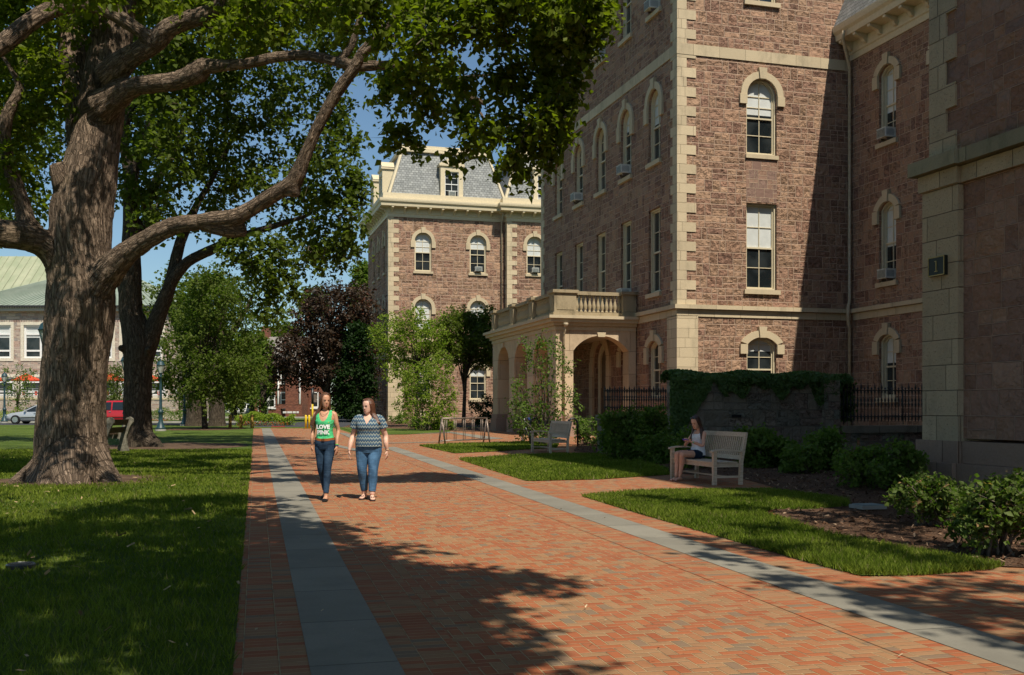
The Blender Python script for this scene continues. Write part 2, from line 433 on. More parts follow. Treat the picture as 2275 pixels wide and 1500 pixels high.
M_ASPH = flat('asphalt', (.055,.056,.06), .9, .2, var=.2, scale=3, bmp=.004)
M_CONC = flat('pavement_concrete', (.33,.31,.28), .9, .2, var=.12, scale=2, bmp=.004)
M_SOIL = flat('bare_soil', (.10,.065,.042), .95, .1, var=.35, scale=3, bmp=.03)
def leafmat(name, dark, light, tr=(1.15, 1.6, .5), trf=.42, spec=.12, odd=None):
    m, nt, out = newmat(name); v = objc(nt)
    g = nt.nodes.new('ShaderNodeNewGeometry'); r = E(nt, g.outputs['Random Per Island'])
    cl = noise(v, .9, 3)
    c = mix(r*.6+cl*.4, dark, light)
    if odd: c = mix(r.gt(.93), c, odd)
    dn = nt.nodes.new('ShaderNodeBsdfPrincipled'); nt.links.new(c.k, dn.inputs['Base Color'])
    dn.inputs['Roughness'].default_value = .5; dn.inputs['Specular IOR Level'].default_value = spec
    tn = nt.nodes.new('ShaderNodeBsdfTranslucent'); c2 = mix(1.0, c, tr, 'MULTIPLY'); nt.links.new(c2.k, tn.inputs[0])
    ms = nt.nodes.new('ShaderNodeMixShader'); ms.inputs[0].default_value = trf
    nt.links.new(dn.outputs[0], ms.inputs[1]); nt.links.new(tn.outputs[0], ms.inputs[2]); nt.links.new(ms.outputs[0], out.inputs[0])
    return m
L_BIG = leafmat('linden_leaf', (.058,.088,.009), (.18,.225,.026), (1.4, 1.55, .4), .54)
L_MID = leafmat('maple_leaf', (.048,.076,.012), (.135,.175,.028), (1.35, 1.5, .5), .48)
L_LIND = leafmat('young_linden_leaf', (.055,.088,.014), (.135,.165,.03))
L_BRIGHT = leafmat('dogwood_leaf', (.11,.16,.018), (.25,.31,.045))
L_PURP = leafmat('purple_leaf', (.028,.020,.013), (.070,.046,.026), (1.4,.9,.6), .3, .25, odd=(.12,.05,.03))
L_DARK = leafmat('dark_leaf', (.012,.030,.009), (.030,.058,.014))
L_FAR = leafmat('far_leaf', (.075,.118,.018), (.155,.205,.035))
L_SHRUB = leafmat('shrub_leaf', (.065,.115,.020), (.165,.225,.045))
L_TIP = leafmat('flowering_shrub_leaf', (.055,.095,.018), (.155,.20,.05), odd=(.30,.19,.09))
L_IVY = leafmat('ivy_leaf', (.05,.10,.028), (.12,.19,.05), trf=.2, spec=.35)
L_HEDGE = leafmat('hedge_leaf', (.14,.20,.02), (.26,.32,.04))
L_FLOWER = leafmat('red_flower', (.18,.04,.012), (.30,.10,.02), (1,1,1), .3)
def bark(name, a, b, scale=1.0, dist=.05):
    m, nt, out = newmat(name)
    at = nt.nodes.new('ShaderNodeAttribute'); at.attribute_name = 'bark'; v = E(nt, at.outputs['Vector'])
    x, y, z = sep(v)
    w1 = vec(nt, x*1.0, y*1.0, z*.20)
    wob = noise(w1, 3*scale, 2)
    vv = vec(nt, x+wob*.12, y+wob*.12, z*.22)
    cr = voro(vv, 20*scale, 'DISTANCE_TO_EDGE'); rg = noise(vv, 16*scale, 5, .65)
    fi = noise(v, 60, 4, .7); big = noise(v, .7, 3)
    v2 = vec(nt, x+wob*.20, y+wob*.20, z*.16)
    r1 = (noise(v2, 15*scale, 3, .55)-.5).abs()*4.0; r2 = (noise(v2, 34*scale, 3, .6)-.5).abs()*4.0
    crk = r1.step(.0, .42)*.75+r2.step(.0, .5)*.25; crk = crk.min(cr.step(.0, .05)*.5+.5)
    c = mix(rg.step(.3, .7), a, b)
    c = mix(1.0-crk, c, [k*.30 for k in a]); c = mix(fi.step(.4, .7)*.3, c, [k*.6 for k in b])
    c = mix(big.step(.5, .7)*.35, c, (a[0]*.9, a[1]*1.0, a[2]*.8))
    surf(nt, out, c, .95, bump(crk*.8+rg*.7+fi*.15, dist), .1); return m
M_BARK = bark('linden_bark', (.19,.135,.095), (.42,.31,.225))
M_BARK2 = bark('maple_bark', (.095,.072,.052), (.19,.15,.11), 1.3, .04)
M_BARKS = flat('twig_bark', (.12,.095,.075), .9, .1, var=.25, scale=6)
# ---------------------------------------------------------------- wall tools
class Wall:
    def __init__(s, o, d, n): s.o = Vector((o[0], o[1])); s.d = Vector(d); s.n = Vector(n)
    def p(s, a, z, dep=0.0):
        q = s.o+s.d*a+s.n*dep; return (q.x, q.y, z)
    def off(s, dep): return Wall(s.o+s.n*dep, s.d, s.n)
def wbox(mb, W, a0, a1, z0, z1, d0, d1, mi=0):
    mb.hexa([W.p(a0,z0,d0), W.p(a1,z0,d0), W.p(a1,z0,d1), W.p(a0,z0,d1), W.p(a0,z1,d0), W.p(a1,z1,d0), W.p(a1,z1,d1), W.p(a0,z1,d1)], mi)
def arc(ac, w, zs, rise, t=0.0, n=14):
    if rise <= 0: return [(ac-w/2-t, zs+t), (ac+w/2+t, zs+t)]
    R = (w*w/4+rise*rise)/(2*rise); cz = zs+rise-R; Rt = R+t
    h = math.asin(max(-1, min(1, (w/2+t)/Rt)))
    return [(ac+Rt*math.sin(-h+2*h*i/n), cz+Rt*math.cos(-h+2*h*i/n)) for i in range(n+1)]
def ztop(o): return o['zs']+o['rise']
def O(ac, w, z0, zs, rise=0.0, **k):
    d = dict(ac=ac, w=w, z0=z0, zs=zs, rise=rise); d.update(k); return d
def wall(mb, W, a0, a1, z0, z1, ops=(), rev=.34, mi=0, rmi=None, back=False):
    if rmi is None: rmi = mi
    cols = {}
    for o in ops: cols.setdefault(round(o['ac'], 2), []).append(o)
    x = a0
    def rect(p, q, r, s):
        if q-p > 1e-4 and s-r > 1e-4: mb.poly([W.p(p,r), W.p(q,r), W.p(q,s), W.p(p,s)], mi)
    for k in sorted(cols):
        cs = sorted(cols[k], key=lambda o: o['z0']); wm = max(o['w'] for o in cs)
        L, R = k-wm/2, k+wm/2; rect(x, L, z0, z1); z = z0
        for o in cs:
            l, r = o['ac']-o['w']/2, o['ac']+o['w']/2
            rect(L, R, z, o['z0'])
            zt = ztop(o)+.02
            rect(L, l, o['z0'], zt); rect(r, R, o['z0'], zt)
            A = arc(o['ac'], o['w'], o['zs'], o['rise'])
            for (p, q) in zip(A[:-1], A[1:]): mb.poly([W.p(*p), W.p(*q), W.p(q[0], zt), W.p(p[0], zt)], mi)
            z = zt
            if not back:
                ring = [(l, o['z0'])]+A+[(r, o['z0'])]
                rr = ring+[ring[0]] if o['z0'] > z0+.01 else ring
                for (p, q) in zip(rr[:-1], rr[1:]): mb.poly([W.p(*p), W.p(*q), W.p(*q, -rev), W.p(*p, -rev)], rmi)
        rect(L, R, z, z1); x = R
    rect(x, a1, z0, z1)
def strip(mb, W, A, B, d0, d1, mi=0):
    """solid band between inner polyline A and outer polyline B"""
    for i in range(len(A)-1):
        mb.hexa([W.p(*A[i], d0), W.p(*A[i+1], d0), W.p(*B[i+1], d0), W.p(*B[i], d0),
                 W.p(*A[i], d1), W.p(*A[i+1], d1), W.p(*B[i+1], d1), W.p(*B[i], d1)], mi)
def hood(W, o, parent, t=.30, leg=.55, dp=.09, key=True, mat=None):
    mb = MB(); ac, w, zs, rise = o['ac'], o['w'], o['zs'], o['rise']
    A, B = arc(ac, w, zs, rise, .0), arc(ac, w, zs, rise, t)
    strip(mb, W, A, B, 0, dp)
    zb = B[0][1]; lo = zs-leg
    wbox(mb, W, ac-w/2-t-.05, ac-w/2, lo, min(zs, zb), 0, dp+.02); wbox(mb, W, ac+w/2, ac+w/2+t+.05, lo, min(zs, zb), 0, dp+.02)
    if zs > zb: 
        for sgn in (-1, 1):
            pts = [(ac+sgn*w/2, zb), (ac+sgn*(w/2+t), zb), (ac+sgn*w/2, zs)]
            mb.prism([W.p(*p, 0) for p in pts], Vector(W.p(0,0,dp))-Vector(W.p(0,0,0)))
    if key:
        zt = zs+rise
        mb.hexa([W.p(ac-.14, zt-.03, 0), W.p(ac+.14, zt-.03, 0), W.p(ac+.20, zt+t+.16, 0), W.p(ac-.20, zt+t+.16, 0),
                 W.p(ac-.14, zt-.03, dp+.06), W.p(ac+.14, zt-.03, dp+.06), W.p(ac+.20, zt+t+.16, dp+.06), W.p(ac-.20, zt+t+.16, dp+.06)])
    return mb.build('arch_hood', mat or M_HOOD, parent)
def window(W, o, parent, blind=.5, sill=True, mframe=None, hd=True, deep=.30, cols=2, lights=(2, 2), hoodleg=.55, sash_open=0.0, sillm=None):
    mframe = mframe or M_FRAME
    ac, w, z0, zs, rise = o['ac'], o['w'], o['z0'], o['zs'], o['rise']; zt = zs+rise
    f = MB()
    def ring(t0, t1, d0, d1):
        A, B = arc(ac, w, zs, rise, -t1), arc(ac, w, zs, rise, -t0)
        if rise <= 0: A = [(ac-w/2+t1, zs-t1), (ac+w/2-t1, zs-t1)]; B = [(ac-w/2+t0, zs-t0), (ac+w/2-t0, zs-t0)]
        strip(f, W, A, B, d0, d1)
        for sgn in (-1, 1):
            e0, e1 = A[0] if sgn < 0 else A[-1], B[0] if sgn < 0 else B[-1]
            q0 = ac+sgn*(w/2-t0); q1 = ac+sgn*(w/2-t1); zz0 = z0+t0
            f.hexa([W.p(q1, zz0, d0), W.p(q0, zz0, d0), W.p(q0, e1[1], d0), W.p(q1, e0[1], d0),
                    W.p(q1, zz0, d1), W.p(q0, zz0, d1), W.p(q0, e1[1], d1), W.p(q1, e0[1], d1)])
        wbox(f, W, ac-w/2+t1, ac+w/2-t1, z0+t0, z0+t1, d0, d1)
    ring(.0, .075, -deep+.02, -.12); ring(.078, .135, -deep+.01, -deep+.10)
    zm = z0+(zt-z0)*.49
    l, r = ac-w/2+.136, ac+w/2-.136
    wbox(f, W, l, r, zm-.035, zm+.035, -deep+.012, -deep+.11)
    tk = .016
    for c in range(1, cols):
        xx = l+(r-l)*c/cols; top = arc(ac, w, zs, rise, -.14)
        zt2 = zt-.136
        if rise > 0 and cols != 2: zt2 = zs
        wbox(f, W, xx-tk, xx+tk, z0+.136, zt2, -deep+.013, -deep+.075)
    for (a, b, n) in ((z0+.136, zm, lights[0]), (zm, zs if rise > .3 else zt-.1, lights[1])):
        for k in range(1, n+(1 if (rise > .3 and a == zm) else 0)):
            z = a+(b-a)*k/n; wbox(f, W, l, r, z-tk, z+tk, -deep+.014, -deep+.07)
    fr = f.build('window', mframe, parent)
    g = MB(); A = arc(ac, w, zs, rise, -.08) if rise > 0 else [(ac-w/2+.08, zs-.08), (ac+w/2-.08, zs-.08)]
    g.poly([W.p(ac-w/2+.08, z0+.08, -deep+.03)]+[W.p(*p, -deep+.03) for p in A]+[W.p(ac+w/2-.08, z0+.08, -deep+.03)])
    g.build('pane', M_GLASS, fr)
    if blind:
        zb = zt-(zt-z0)*blind; b = MB(); dd = -deep+.036
        if zb < zs:
            b.poly([W.p(l, zb, dd)]+[W.p(p[0], p[1], dd) for p in (arc(ac, w, zs, rise, -.13) if rise > 0 else [(l, zs-.13), (r, zs-.13)])]+[W.p(r, zb, dd)])
        else: b.poly([W.p(*p, dd) for p in arc(ac, w, zs, rise, -.13) if p[1] > zb])
        b.build('blind', M_BLIND, fr)
    if sill:
        s = MB(); wbox(s, W, ac-w/2-.13, ac+w/2+.13, z0-.2, z0-.004, -.12, .12); s.build('sill', sillm or M_HOOD, fr)
    if hd: hood(W, o, fr, leg=hoodleg)
    return fr
def cornice(parent, path, z, over=.95, h=.9, br=1.05, name='cornice', mat=None, brackets=True):
    """path: list of (u,v) corners of the wall top, walked with the outside on the right-hand side"""
    mat = mat or M_WOOD; mb = MB()
    prof = [(.0, -.75), (.06, -.75), (.06, -.5), (.12, -.45), (.12, .0), (over*.82, .06), (over*.85, .30), (over*.97, .42), (over, .55), (over, .68), (.0, .78)]
    pts = [Vector(p) for p in path]; n = len(pts); rows = []
    for i, p in enumerate(pts):
        ns = []
        if i > 0: d = (pts[i]-pts[i-1]).normalized(); ns.append(Vector((d.y, -d.x)))
        if i < n-1: d = (pts[i+1]-pts[i]).normalized(); ns.append(Vector((d.y, -d.x)))
        if len(ns) == 2: m = (ns[0]+ns[1]); m = m/ max(.2, m.dot(ns[0]))
        else: m = ns[0]
        rows.append([(p.x+m.x*o*1.0, p.y+m.y*o, z+zz) for o, zz in prof])
    k = len(prof); vs = [q for r in rows for q in r]
    fs = [(i*k+j, i*k+j+1, (i+1)*k+j+1, (i+1)*k+j) for i in range(n-1) for j in range(k-1)]
    mb.add(vs, fs); c = mb.build(name, mat, parent)
    if brackets:
        for i in range(n-1):
            d = pts[i+1]-pts[i]; L = d.length; d.normalize(); nn = Vector((d.y, -d.x)); m = max(1, int(L/br))
            for q in range(m+1):
                a = pts[i]+d*(L*(q+.25)/(m+.5)) if m > 0 else pts[i]
                def pp(x, o, zz): r = a+d*x+nn*o; return (r.x, r.y, z+zz)
                prof2 = [(.12, -.38), (.24, -.34), (.34, -.2), (.55, -.12), (over*.78, -.06), (over*.78, .045), (.12, .045)]
                b = MB(); b.prism([pp(-.09, o, zz) for o, zz in prof2], (d.x*.18, d.y*.18, 0)); b.build('bracket', mat, c)
    return c
def quoins(parent, cu, cv, su, sv, z0, z1, wide=.86, nar=.42, h=.415, pr=.03, mat=None):
    """corner at cu,cv ; su,sv = direction into the walls"""
    mb = MB(); k = int(math.floor(z0/h)); 
    while k*h < z1:
        a, b = max(z0, k*h), min(z1, (k+1)*h)
        wu, wv = (wide, wide*.75) if k % 2 == 0 else (nar, nar)
        p = pr if k % 2 == 0 else pr+.002
        if b-a > .02: mb.box((cu-su*p, cv-sv*p, a+.001), (cu+su*wu, cv+sv*wv, b-.001))
        k += 1
    return mb.build('quoins', mat or M_BEIGE, parent)

# ================================================================ main stone hall (tower bay, wing, near block)
T0 = Vector(((1505-CX)*44/F, 44, 0))
hall = empty('stone_hall', T0, TH, 'large brownstone college hall with sandstone quoins filling the right side', 'building')
UW = 8.54
WL = Wall((0, 0), (1, 0), (0, -1)); WS = Wall((0, 0), (0, 1), (-1, 0)); WW = Wall((UW, 0), (0, 1), (-1, 0)); UN = -5.9
WN = Wall((UN, 0), (0, 1), (-1, 0))
TOPZ = 25.0
# front bay windows
uc = 4.04
fops = [O(uc, 1.45, 1.9, 4.35, .32), O(uc, 1.5, 6.75, 10.55), O(uc, 1.5, 12.68, 15.28, .75), O(uc, 1.5, 19.4, 22.6, .3)]
mb = MB(); wall(mb, WL, 0, UW, -.3, TOPZ, fops, .36); mb.build('front_wall', M_STONE, hall)
bl = [.22, .50, .46, .9]
for o, b in zip(fops, bl):
    window(WL, o, hall, b, hd=(o['rise'] > 0 and o['z0'] < 19), sill=(o['z0'] not in (12.68,)), lights=(2, 2), hoodleg=.42)
pm = MB(); wbox(pm, WL, uc-.76, uc+.76, 10.60, 12.5, -.2, .008); pm.build('infill_panel', M_PANEL, hall)
sl_ = MB(); wbox(sl_, WL, uc-.80, uc+.80, 12.5, 12.67, -.1, .09); sl_.build('thin_sill', M_HOOD, hall)
# side wall (faces the path, in shade)
vs_ = [2.40, 5.73, 9.10, 12.44, 15.88]
sops = []
for i, v in enumerate(vs_):
    if i == 0: sops.append(O(v, 1.3, 2.0, 4.3, .3))
    sops += [O(v, 1.3, 6.75, 10.55), O(v, 1.3, 12.68, 15.30, .65), O(v, 1.3, 19.4, 22.6, .3)]
sops.append(O(6.3, 1.3, 1.6, 4.3, .3)); dr = O(10.0, 1.9, -.3, 3.95, .95); sops.append(dr)
for o in sops: o['ac'] = o['ac']
sops2 = []
for o in sops:   # keep columns consistent
    if abs(o['ac']-6.3) < .01: o['ac'] = 5.73
    if abs(o['ac']-10.0) < .01: o['ac'] = 9.10
mb = MB(); wall(mb, WS, 0, 19.1, -.3, TOPZ, sops, .34); mb.build('side_wall', M_STONE, hall)
bs = [0, .5, 0, .5, .5, .4, .5, .35, .5, .45, 0, .5, .5, .5, .5, .6]
for i, o in enumerate(sops):
    if o is dr: continue
    window(WS, o, hall, [0, .0, .46, 0, 0, .3, 0][i % 7], hd=(o['rise'] > 0 and o['z0'] < 19), cols=2, sill=o['z0'] > 5, hoodleg=.75)
# doorway inside the porch
db = MB(); hood(WS, dr, hall, t=.45, leg=3.6, dp=.10, key=True, mat=M_PORCH)
d_ = MB(); A = arc(dr['ac'], dr['w'], dr['zs'], dr['rise']); A2 = arc(dr['ac'], dr['w'], dr['zs'], dr['rise'], -.3)
strip(d_, WS, A2, A, -.33, -.2); 
for s_ in (-1, 1): wbox(d_, WS, dr['ac']+s_*.65, dr['ac']+s_*.95, .25, dr['zs'], -.33, -.2)
fr = d_.build('door_frame', M_WOOD, hall)
d_ = MB(); d_.poly([WS.p(dr['ac']-.66, .25, -.3)]+[WS.p(*p, -.3) for p in A2]+[WS.p(dr['ac']+.66, .25, -.3)])
wbox(d_, WS, dr['ac']-.62, dr['ac']-.03, .4, 2.6, -.298, -.25); wbox(d_, WS, dr['ac']+.03, dr['ac']+.62, .4, 2.6, -.298, -.25)
M_DOOR = flat('brown_door', (.13,.075,.04), .5, .4, var=.2)
do = d_.build('door', M_DOOR, hall)
k_ = MB(); wbox(k_, WS, dr['ac']+.08, dr['ac']+.14, 1.2, 1.5, -.25, -.19); k_.build('handle', M_STEEL, do)
# back / far sides so the block is closed
mb = MB(); mb.box((.02, 18.8, -.3), (UW+14, 19.1, TOPZ)); mb.build('rear_wall', M_STONE, hall)
# quoins
quoins(hall, 0, 0, 1, 1, 5.98, TOPZ); quoins(hall, 0, 19.1, 1, -1, 5.98, TOPZ, .8, .4)
b_ = MB(); b_.box((-.05, -.05, -.3), (.95, .95, 5.55)); b_.build('corner_pier', M_BEIGE, hall)
b_ = MB(); b_.box((-.05, 18.3, -.3), (.9, 19.15, 5.55)); b_.build('corner_pier', M_BEIGE, hall)
# string courses
s1 = MB()
for (z0, z1, d) in ((5.50, 5.80, .05), (5.82, 6.0, .20)):
    s1.box((-d, -d, z0), (UW-.02, 0, z1)); s1.box((-d, .002, z0), (0, 19.1, z1))
    s1.box((UW-d, -33, z0-.002), (UW, -.25, z1-.002))
s1.build('lower_string_course', M_BAND, hall)
s2 = MB(); s2.box((-.045, -.045, 16.75), (UW-.02, 0, 17.22)); s2.box((-.045, .002, 16.75), (0, 19.1, 17.22)); s2.build('upper_string_course', M_BAND, hall)
# wing wall set back to the right, with three windows
wops = []
for v in (-2.65, -6.2, -9.8, -13.4, -17.0, -20.6):
    wops += [O(v, 1.15, 2.0, 4.42, .30), O(v, 1.15, 6.95, 10.05, .34), O(v, 1.15, 12.95, 15.9, .34)]
mb = MB(); wall(mb, WW, -33, 0, -.3, 17.6, wops, .42); mb.build('wing_wall', M_STONE, hall)
for i, o in enumerate(wops[:9]): window(WW, o, hall, [.45, .55, .6][i % 3], hoodleg=.55, deep=.36)
cornice(hall, [(UW, -.02), (UW, -33)], 17.95)
r_ = MB(); r_.poly([(UW-.9, -.02, 18.66), (UW-.9, -33, 18.66), (UW+.8, -33, 22.5), (UW+.8, -.02, 22.5)]); r_.poly([(UW+.8, -33, 22.5), (UW+.8, -.02, 22.5), (UW+16, -.02, 23), (UW+16, -33, 23)])
r_.build('wing_roof', M_SLATE, hall)
# tower top (out of frame)
cornice(hall, [(0, 19.1), (0, 0), (UW, 0), (UW, 19.1)], TOPZ+.5)
r_ = MB(); r_.hexa([(.1,.1,25.9),(UW+14,.1,25.9),(UW+14,19,25.9),(.1,19,25.9),(1.6,1.6,30),(UW+13,1.6,30),(UW+13,17.5,30),(1.6,17.5,30)]); r_.build('mansard_roof', M_SLATE, hall)
# downpipe at the inner corner
dp = MB(); dp.tube([(UW-.95, -.9, 18.2), (UW-.9, -.75, 17.9), (UW-.16, -.16, 16.9), (UW-.16, -.16, 6.4), (UW-.36, -.34, 6.05), (UW-.36, -.34, 5.5), (UW-.16, -.16, 5.1), (UW-.16, -.16, .2)], .075, 10)
dp.build('downpipe', M_PIPE, hall)
# near block
NV = -23.76; NTOP = 25.3  # unseen upper height chosen so its shadow covers bed and benches
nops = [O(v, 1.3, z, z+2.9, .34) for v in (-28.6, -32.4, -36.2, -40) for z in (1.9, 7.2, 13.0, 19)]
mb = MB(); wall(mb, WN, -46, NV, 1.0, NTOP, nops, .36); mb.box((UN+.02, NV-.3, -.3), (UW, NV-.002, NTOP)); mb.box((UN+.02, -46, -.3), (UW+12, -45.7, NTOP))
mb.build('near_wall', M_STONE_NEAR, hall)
for o in nops[:8]: window(WN, o, hall, .45)
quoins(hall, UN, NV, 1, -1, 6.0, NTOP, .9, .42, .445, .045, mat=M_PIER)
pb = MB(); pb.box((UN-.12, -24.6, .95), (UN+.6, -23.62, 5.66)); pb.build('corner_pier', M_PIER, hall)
pl = MB()
for (z0, z1, d, e) in ((-.4, .55, .42, .34), (.552, .95, .30, .20)):
    pl.box((UN-d+.12, -24.6-.06, z0), (UN+.8, -23.62+e*.6, z1)); pl.box((UN-d+.2, -46, z0), (UN+.5, -24.68, z1-.004))
pl.build('plinth', M_PLINTH, hall)
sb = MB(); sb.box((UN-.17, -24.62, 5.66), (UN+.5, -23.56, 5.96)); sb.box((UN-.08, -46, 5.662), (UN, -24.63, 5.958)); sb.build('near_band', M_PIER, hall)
M_CAP = smooth_stone('mossy_cap_stone', (.27,.24,.16), 2.2, 9, .006, .015, .1, .6, dcol=(.06,.07,.04))
sb = MB(); sb.box((UN-.30, -24.72, 5.98), (UN+.5, -23.42, 6.24)); sb.box((UN-.22, -46, 5.982), (UN, -24.73, 6.238)); sb.build('near_cap', M_CAP, hall)
cornice(hall, [(UW, NV), (UN, NV), (UN, -46)], NTOP+.4, over=1.05)
r_ = MB(); r_.hexa([(UN+.1,-46,26.1),(UW+12,-46,26.1),(UW+12,NV-.1,26.1),(UN+.1,NV-.1,26.1),(UN+2.6,-45,30),(UW+10,-45,30),(UW+10,NV-2.6,30),(UN+2.6,NV-2.6,30)]); r_.build('near_roof', M_SLATE, hall)
# numbered plaque
pq = MB(); wbox(pq, WN, -24.33, -23.88, 4.02, 4.38, .12, .195)
M_BRONZE = flat('dark_bronze', (.02,.022,.018), .45, .5, metal=.4); M_GOLD = flat('brass', (.35,.24,.09), .4, .5, metal=.6)
plq = pq.build('number_plaque', M_BRONZE, hall)
pq = MB()
for a in ((-24.33, -24.31, 4.02, 4.38), (-23.90, -23.88, 4.02, 4.38), (-24.31, -23.90, 4.02, 4.04), (-24.31, -23.90, 4.36, 4.38)): wbox(pq, WN, *a, .195, .203)
wbox(pq, WN, -24.12, -24.095, 4.10, 4.30, .195, .203); wbox(pq, WN, -24.15, -24.065, 4.095, 4.112, .195, .204); wbox(pq, WN, -24.12, -24.06, 4.285, 4.30, .195, .2035)
pq.build('numeral_one', M_GOLD, plq)

# ================================================================ window air conditioners
def acunit(base, wallrot, label, grp='window air conditioners on the stone hall'):
    e = empty('air_conditioner', base, wallrot, label, 'air conditioner', grp)
    b = MB(); b.box((-.30, -.42, 0), (.30, .12, .40)); b.box((-.31, -.43, .385), (.31, .1, .405)); b.build('casing', flat('ac_casing', (.62,.62,.57), .5), e)
    g = MB()
    for i in range(9): g.box((-.27, -.445, .035+i*.037), (.27, -.431, .055+i*.037))
    for i in range(6):
        for s_ in (-1, 1): g.box((s_*.301, -.36+i*.06, .06), (s_*.312, -.33+i*.06, .33))
    g.build('grille', flat('ac_grille', (.26,.28,.27), .5), e)
    b = MB(); b.box((-.2, -.3, -.12), (-.16, .02, -.002)); b.box((.16, -.3, -.12), (.2, .02, -.002)); b.build('bracket', M_STEEL, e)
    return e
def wloc(W, a, z, dep=0.0, root=T0, th=TH):
    q = Vector(W.p(a, z, dep)); return Vector((root.x+q.x*math.cos(th)-q.y*math.sin(th), root.y+q.x*math.sin(th)+q.y*math.cos(th), z))
RS = TH-math.pi/2
for (a, z, lb) in ((5.73, 12.84, 'white window air conditioner under the second arched window from the tower corner'),
                   (12.44, 12.84, 'white window air conditioner under the fourth arched window, beside the leaves'),
                   (2.40, 19.5, 'white window air conditioner cut by the top edge near the tower corner'),
                   (9.10, 19.5, 'white window air conditioner high on the shaded side, half hidden by leaves'),
                   (5.73, 6.9, 'white window air conditioner just above the porch balustrade')):
    acunit(wloc(WS, a, z, -.04), RS, lb)
acunit(wloc(WW, -2.65, 13.08, -.10), RS, 'air conditioner in the top window of the recessed wing')
acunit(wloc(WW, -2.65, 7.08, -.12), RS, 'air conditioner in the middle window of the recessed wing')

# ================================================================ arcaded porch
porch = empty('stone_porch', T0, TH, 'sandstone arcaded porch with a balustraded roof against the shaded wall', 'porch')
PU, PV0, PV1 = -4.01, 4.41, 15.6
PF = Wall((0, PV0), (1, 0), (0, -1)); PS = Wall((PU, 0), (0, 1), (-1, 0))
zf = .42; ptop = 5.35
fo = O((-3.135-.41)/2-.02, 2.75, zf-.25, 4.2, .72)
so_ = [O(v, 2.3, zf-.25, 3.95, .95) for v in (6.75, 10.1, 13.4)]
mb = MB(); wall(mb, PF, PU, -.05, zf-.25, ptop, [fo], .7); wall(mb, PF.off(-.7), PU+.7, -.05, zf-.25, ptop, [fo], 0, back=True)
mb.build('front_arcade', M_PORCH, porch)
mb = MB(); wall(mb, PS, PV0, PV1, zf-.25, ptop, so_, .7); wall(mb, PS.off(-.7), PV0+.7, PV1, zf-.25, ptop, so_, 0, back=True); mb.box((PU+.71, PV1-.7, zf-.25), (-.06, PV1, ptop))
mb.build('side_arcade', M_PORCH, porch)
for (W_, os_) in ((PF, [fo]), (PS, so_)):
    for o in os_:
        zt = ztop(o); mb = MB()
        mb.hexa([W_.p(o['ac']-.17, zt-.06, -.1), W_.p(o['ac']+.17, zt-.06, -.1), W_.p(o['ac']+.22, 5.1, -.1), W_.p(o['ac']-.22, 5.1, -.1),
                 W_.p(o['ac']-.17, zt-.06, .07), W_.p(o['ac']+.17, zt-.06, .07), W_.p(o['ac']+.22, 5.1, .07), W_.p(o['ac']-.22, 5.1, .07)]); mb.build('keystone', M_HOOD, porch)
M_PPL = smooth_stone('porch_plinth', (.36,.24,.18), 2, 9, .006, .02, .12, .3)
def pier_box(a0, a1, W_): 
    mb = MB()
    wbox(mb, W_, a0-.08, a1+.08, -.2, zf+.55, -.78, .12); wbox(mb, W_, a0-.05, a1+.05, zf+.552, zf+.80, -.75, .06); mb.build('pier_base', M_PPL, porch)
pier_box(PU-.0, fo['ac']-fo['w']/2, PF); pier_box(fo['ac']+fo['w']/2, -.1, PF)
xs = [PV0+.9]+[x for o in so_ for x in (o['ac']-o['w']/2, o['ac']+o['w']/2)]+[PV1]
for i in range(1, len(xs)-1, 2)[0:0]: pass
pier_box(PV0+.25, so_[0]['ac']-1.15, PS); pier_box(so_[0]['ac']+1.15, so_[1]['ac']-1.15, PS); pier_box(so_[1]['ac']+1.15, so_[2]['ac']-1.15, PS); pier_box(so_[2]['ac']+1.15, PV1, PS)
mb = MB()   # entablature
for (z0, z1, d) in ((5.15, 5.34, .05), (5.352, 5.50, .16), (5.502, 5.66, .34), (5.662, 5.80, .46)):
    mb.box((PU-d, PV0-d, z0), (-.06, PV0-.001, z1)); mb.box((PU-d, PV0, z0), (PU-.001, PV1+d, z1))
mb.box((PU, PV0, 5.36), (-.06, PV1, 5.78))
mb.build('cornice', M_HOOD, porch)
fl = MB(); fl.box((PU-.15, PV0-.15, -.2), (-.06, PV1, zf-.26)); fl.build('floor', M_BLUEST, porch)
st = MB(); 
for k in range(3): st.box((-3.0, PV0-.15-.34*(3-k), -.2), (-.5, PV0-.152-.34*(2-k), .16*(k+1)-.25+.02))
st.build('steps', M_BAND, porch)
cl = MB(); cl.box((PU+.7, PV0+.7, 5.0), (-.06, PV1-.7, 5.15)); cl.build('ceiling', M_WOOD, porch)
# balustrade
ped = MB()
zb, zt = 5.80, 6.85
def pedestal(u0, v0, u1, v1):
    ped.box((u0, v0, zb), (u1, v1, zt)); ped.box((u0-.06, v0-.06, zb+.001), (u1+.06, v1+.06, zb+.16)); ped.box((u0-.09, v0-.09, zt+.001), (u1+.09, v1+.09, zt+.14)); ped.box((u0+.12, v0-.02, zb+.28), (u1-.12, v0-.001, zt-.18)); ped.box((u0-.02, v0+.12, zb+.28), (u0-.001, v1-.12, zt-.18))
e_ = -.12
pedestal(PU+e_, PV0+e_, PU+.95, PV0+.6); pedestal(-.75, PV0+e_, -.08, PV0+.5)
pv = [7.7, 11.1, 14.8]
for v in pv: pedestal(PU+e_, v, PU+.45, v+.6)
secs = [((PU+.95, PV0+.12), (-.75, PV0+.12)), ((PU+.14, PV0+.6), (PU+.14, 7.7)), ((PU+.14, 8.3), (PU+.14, 11.1)), ((PU+.14, 11.7), (PU+.14, 14.8))]
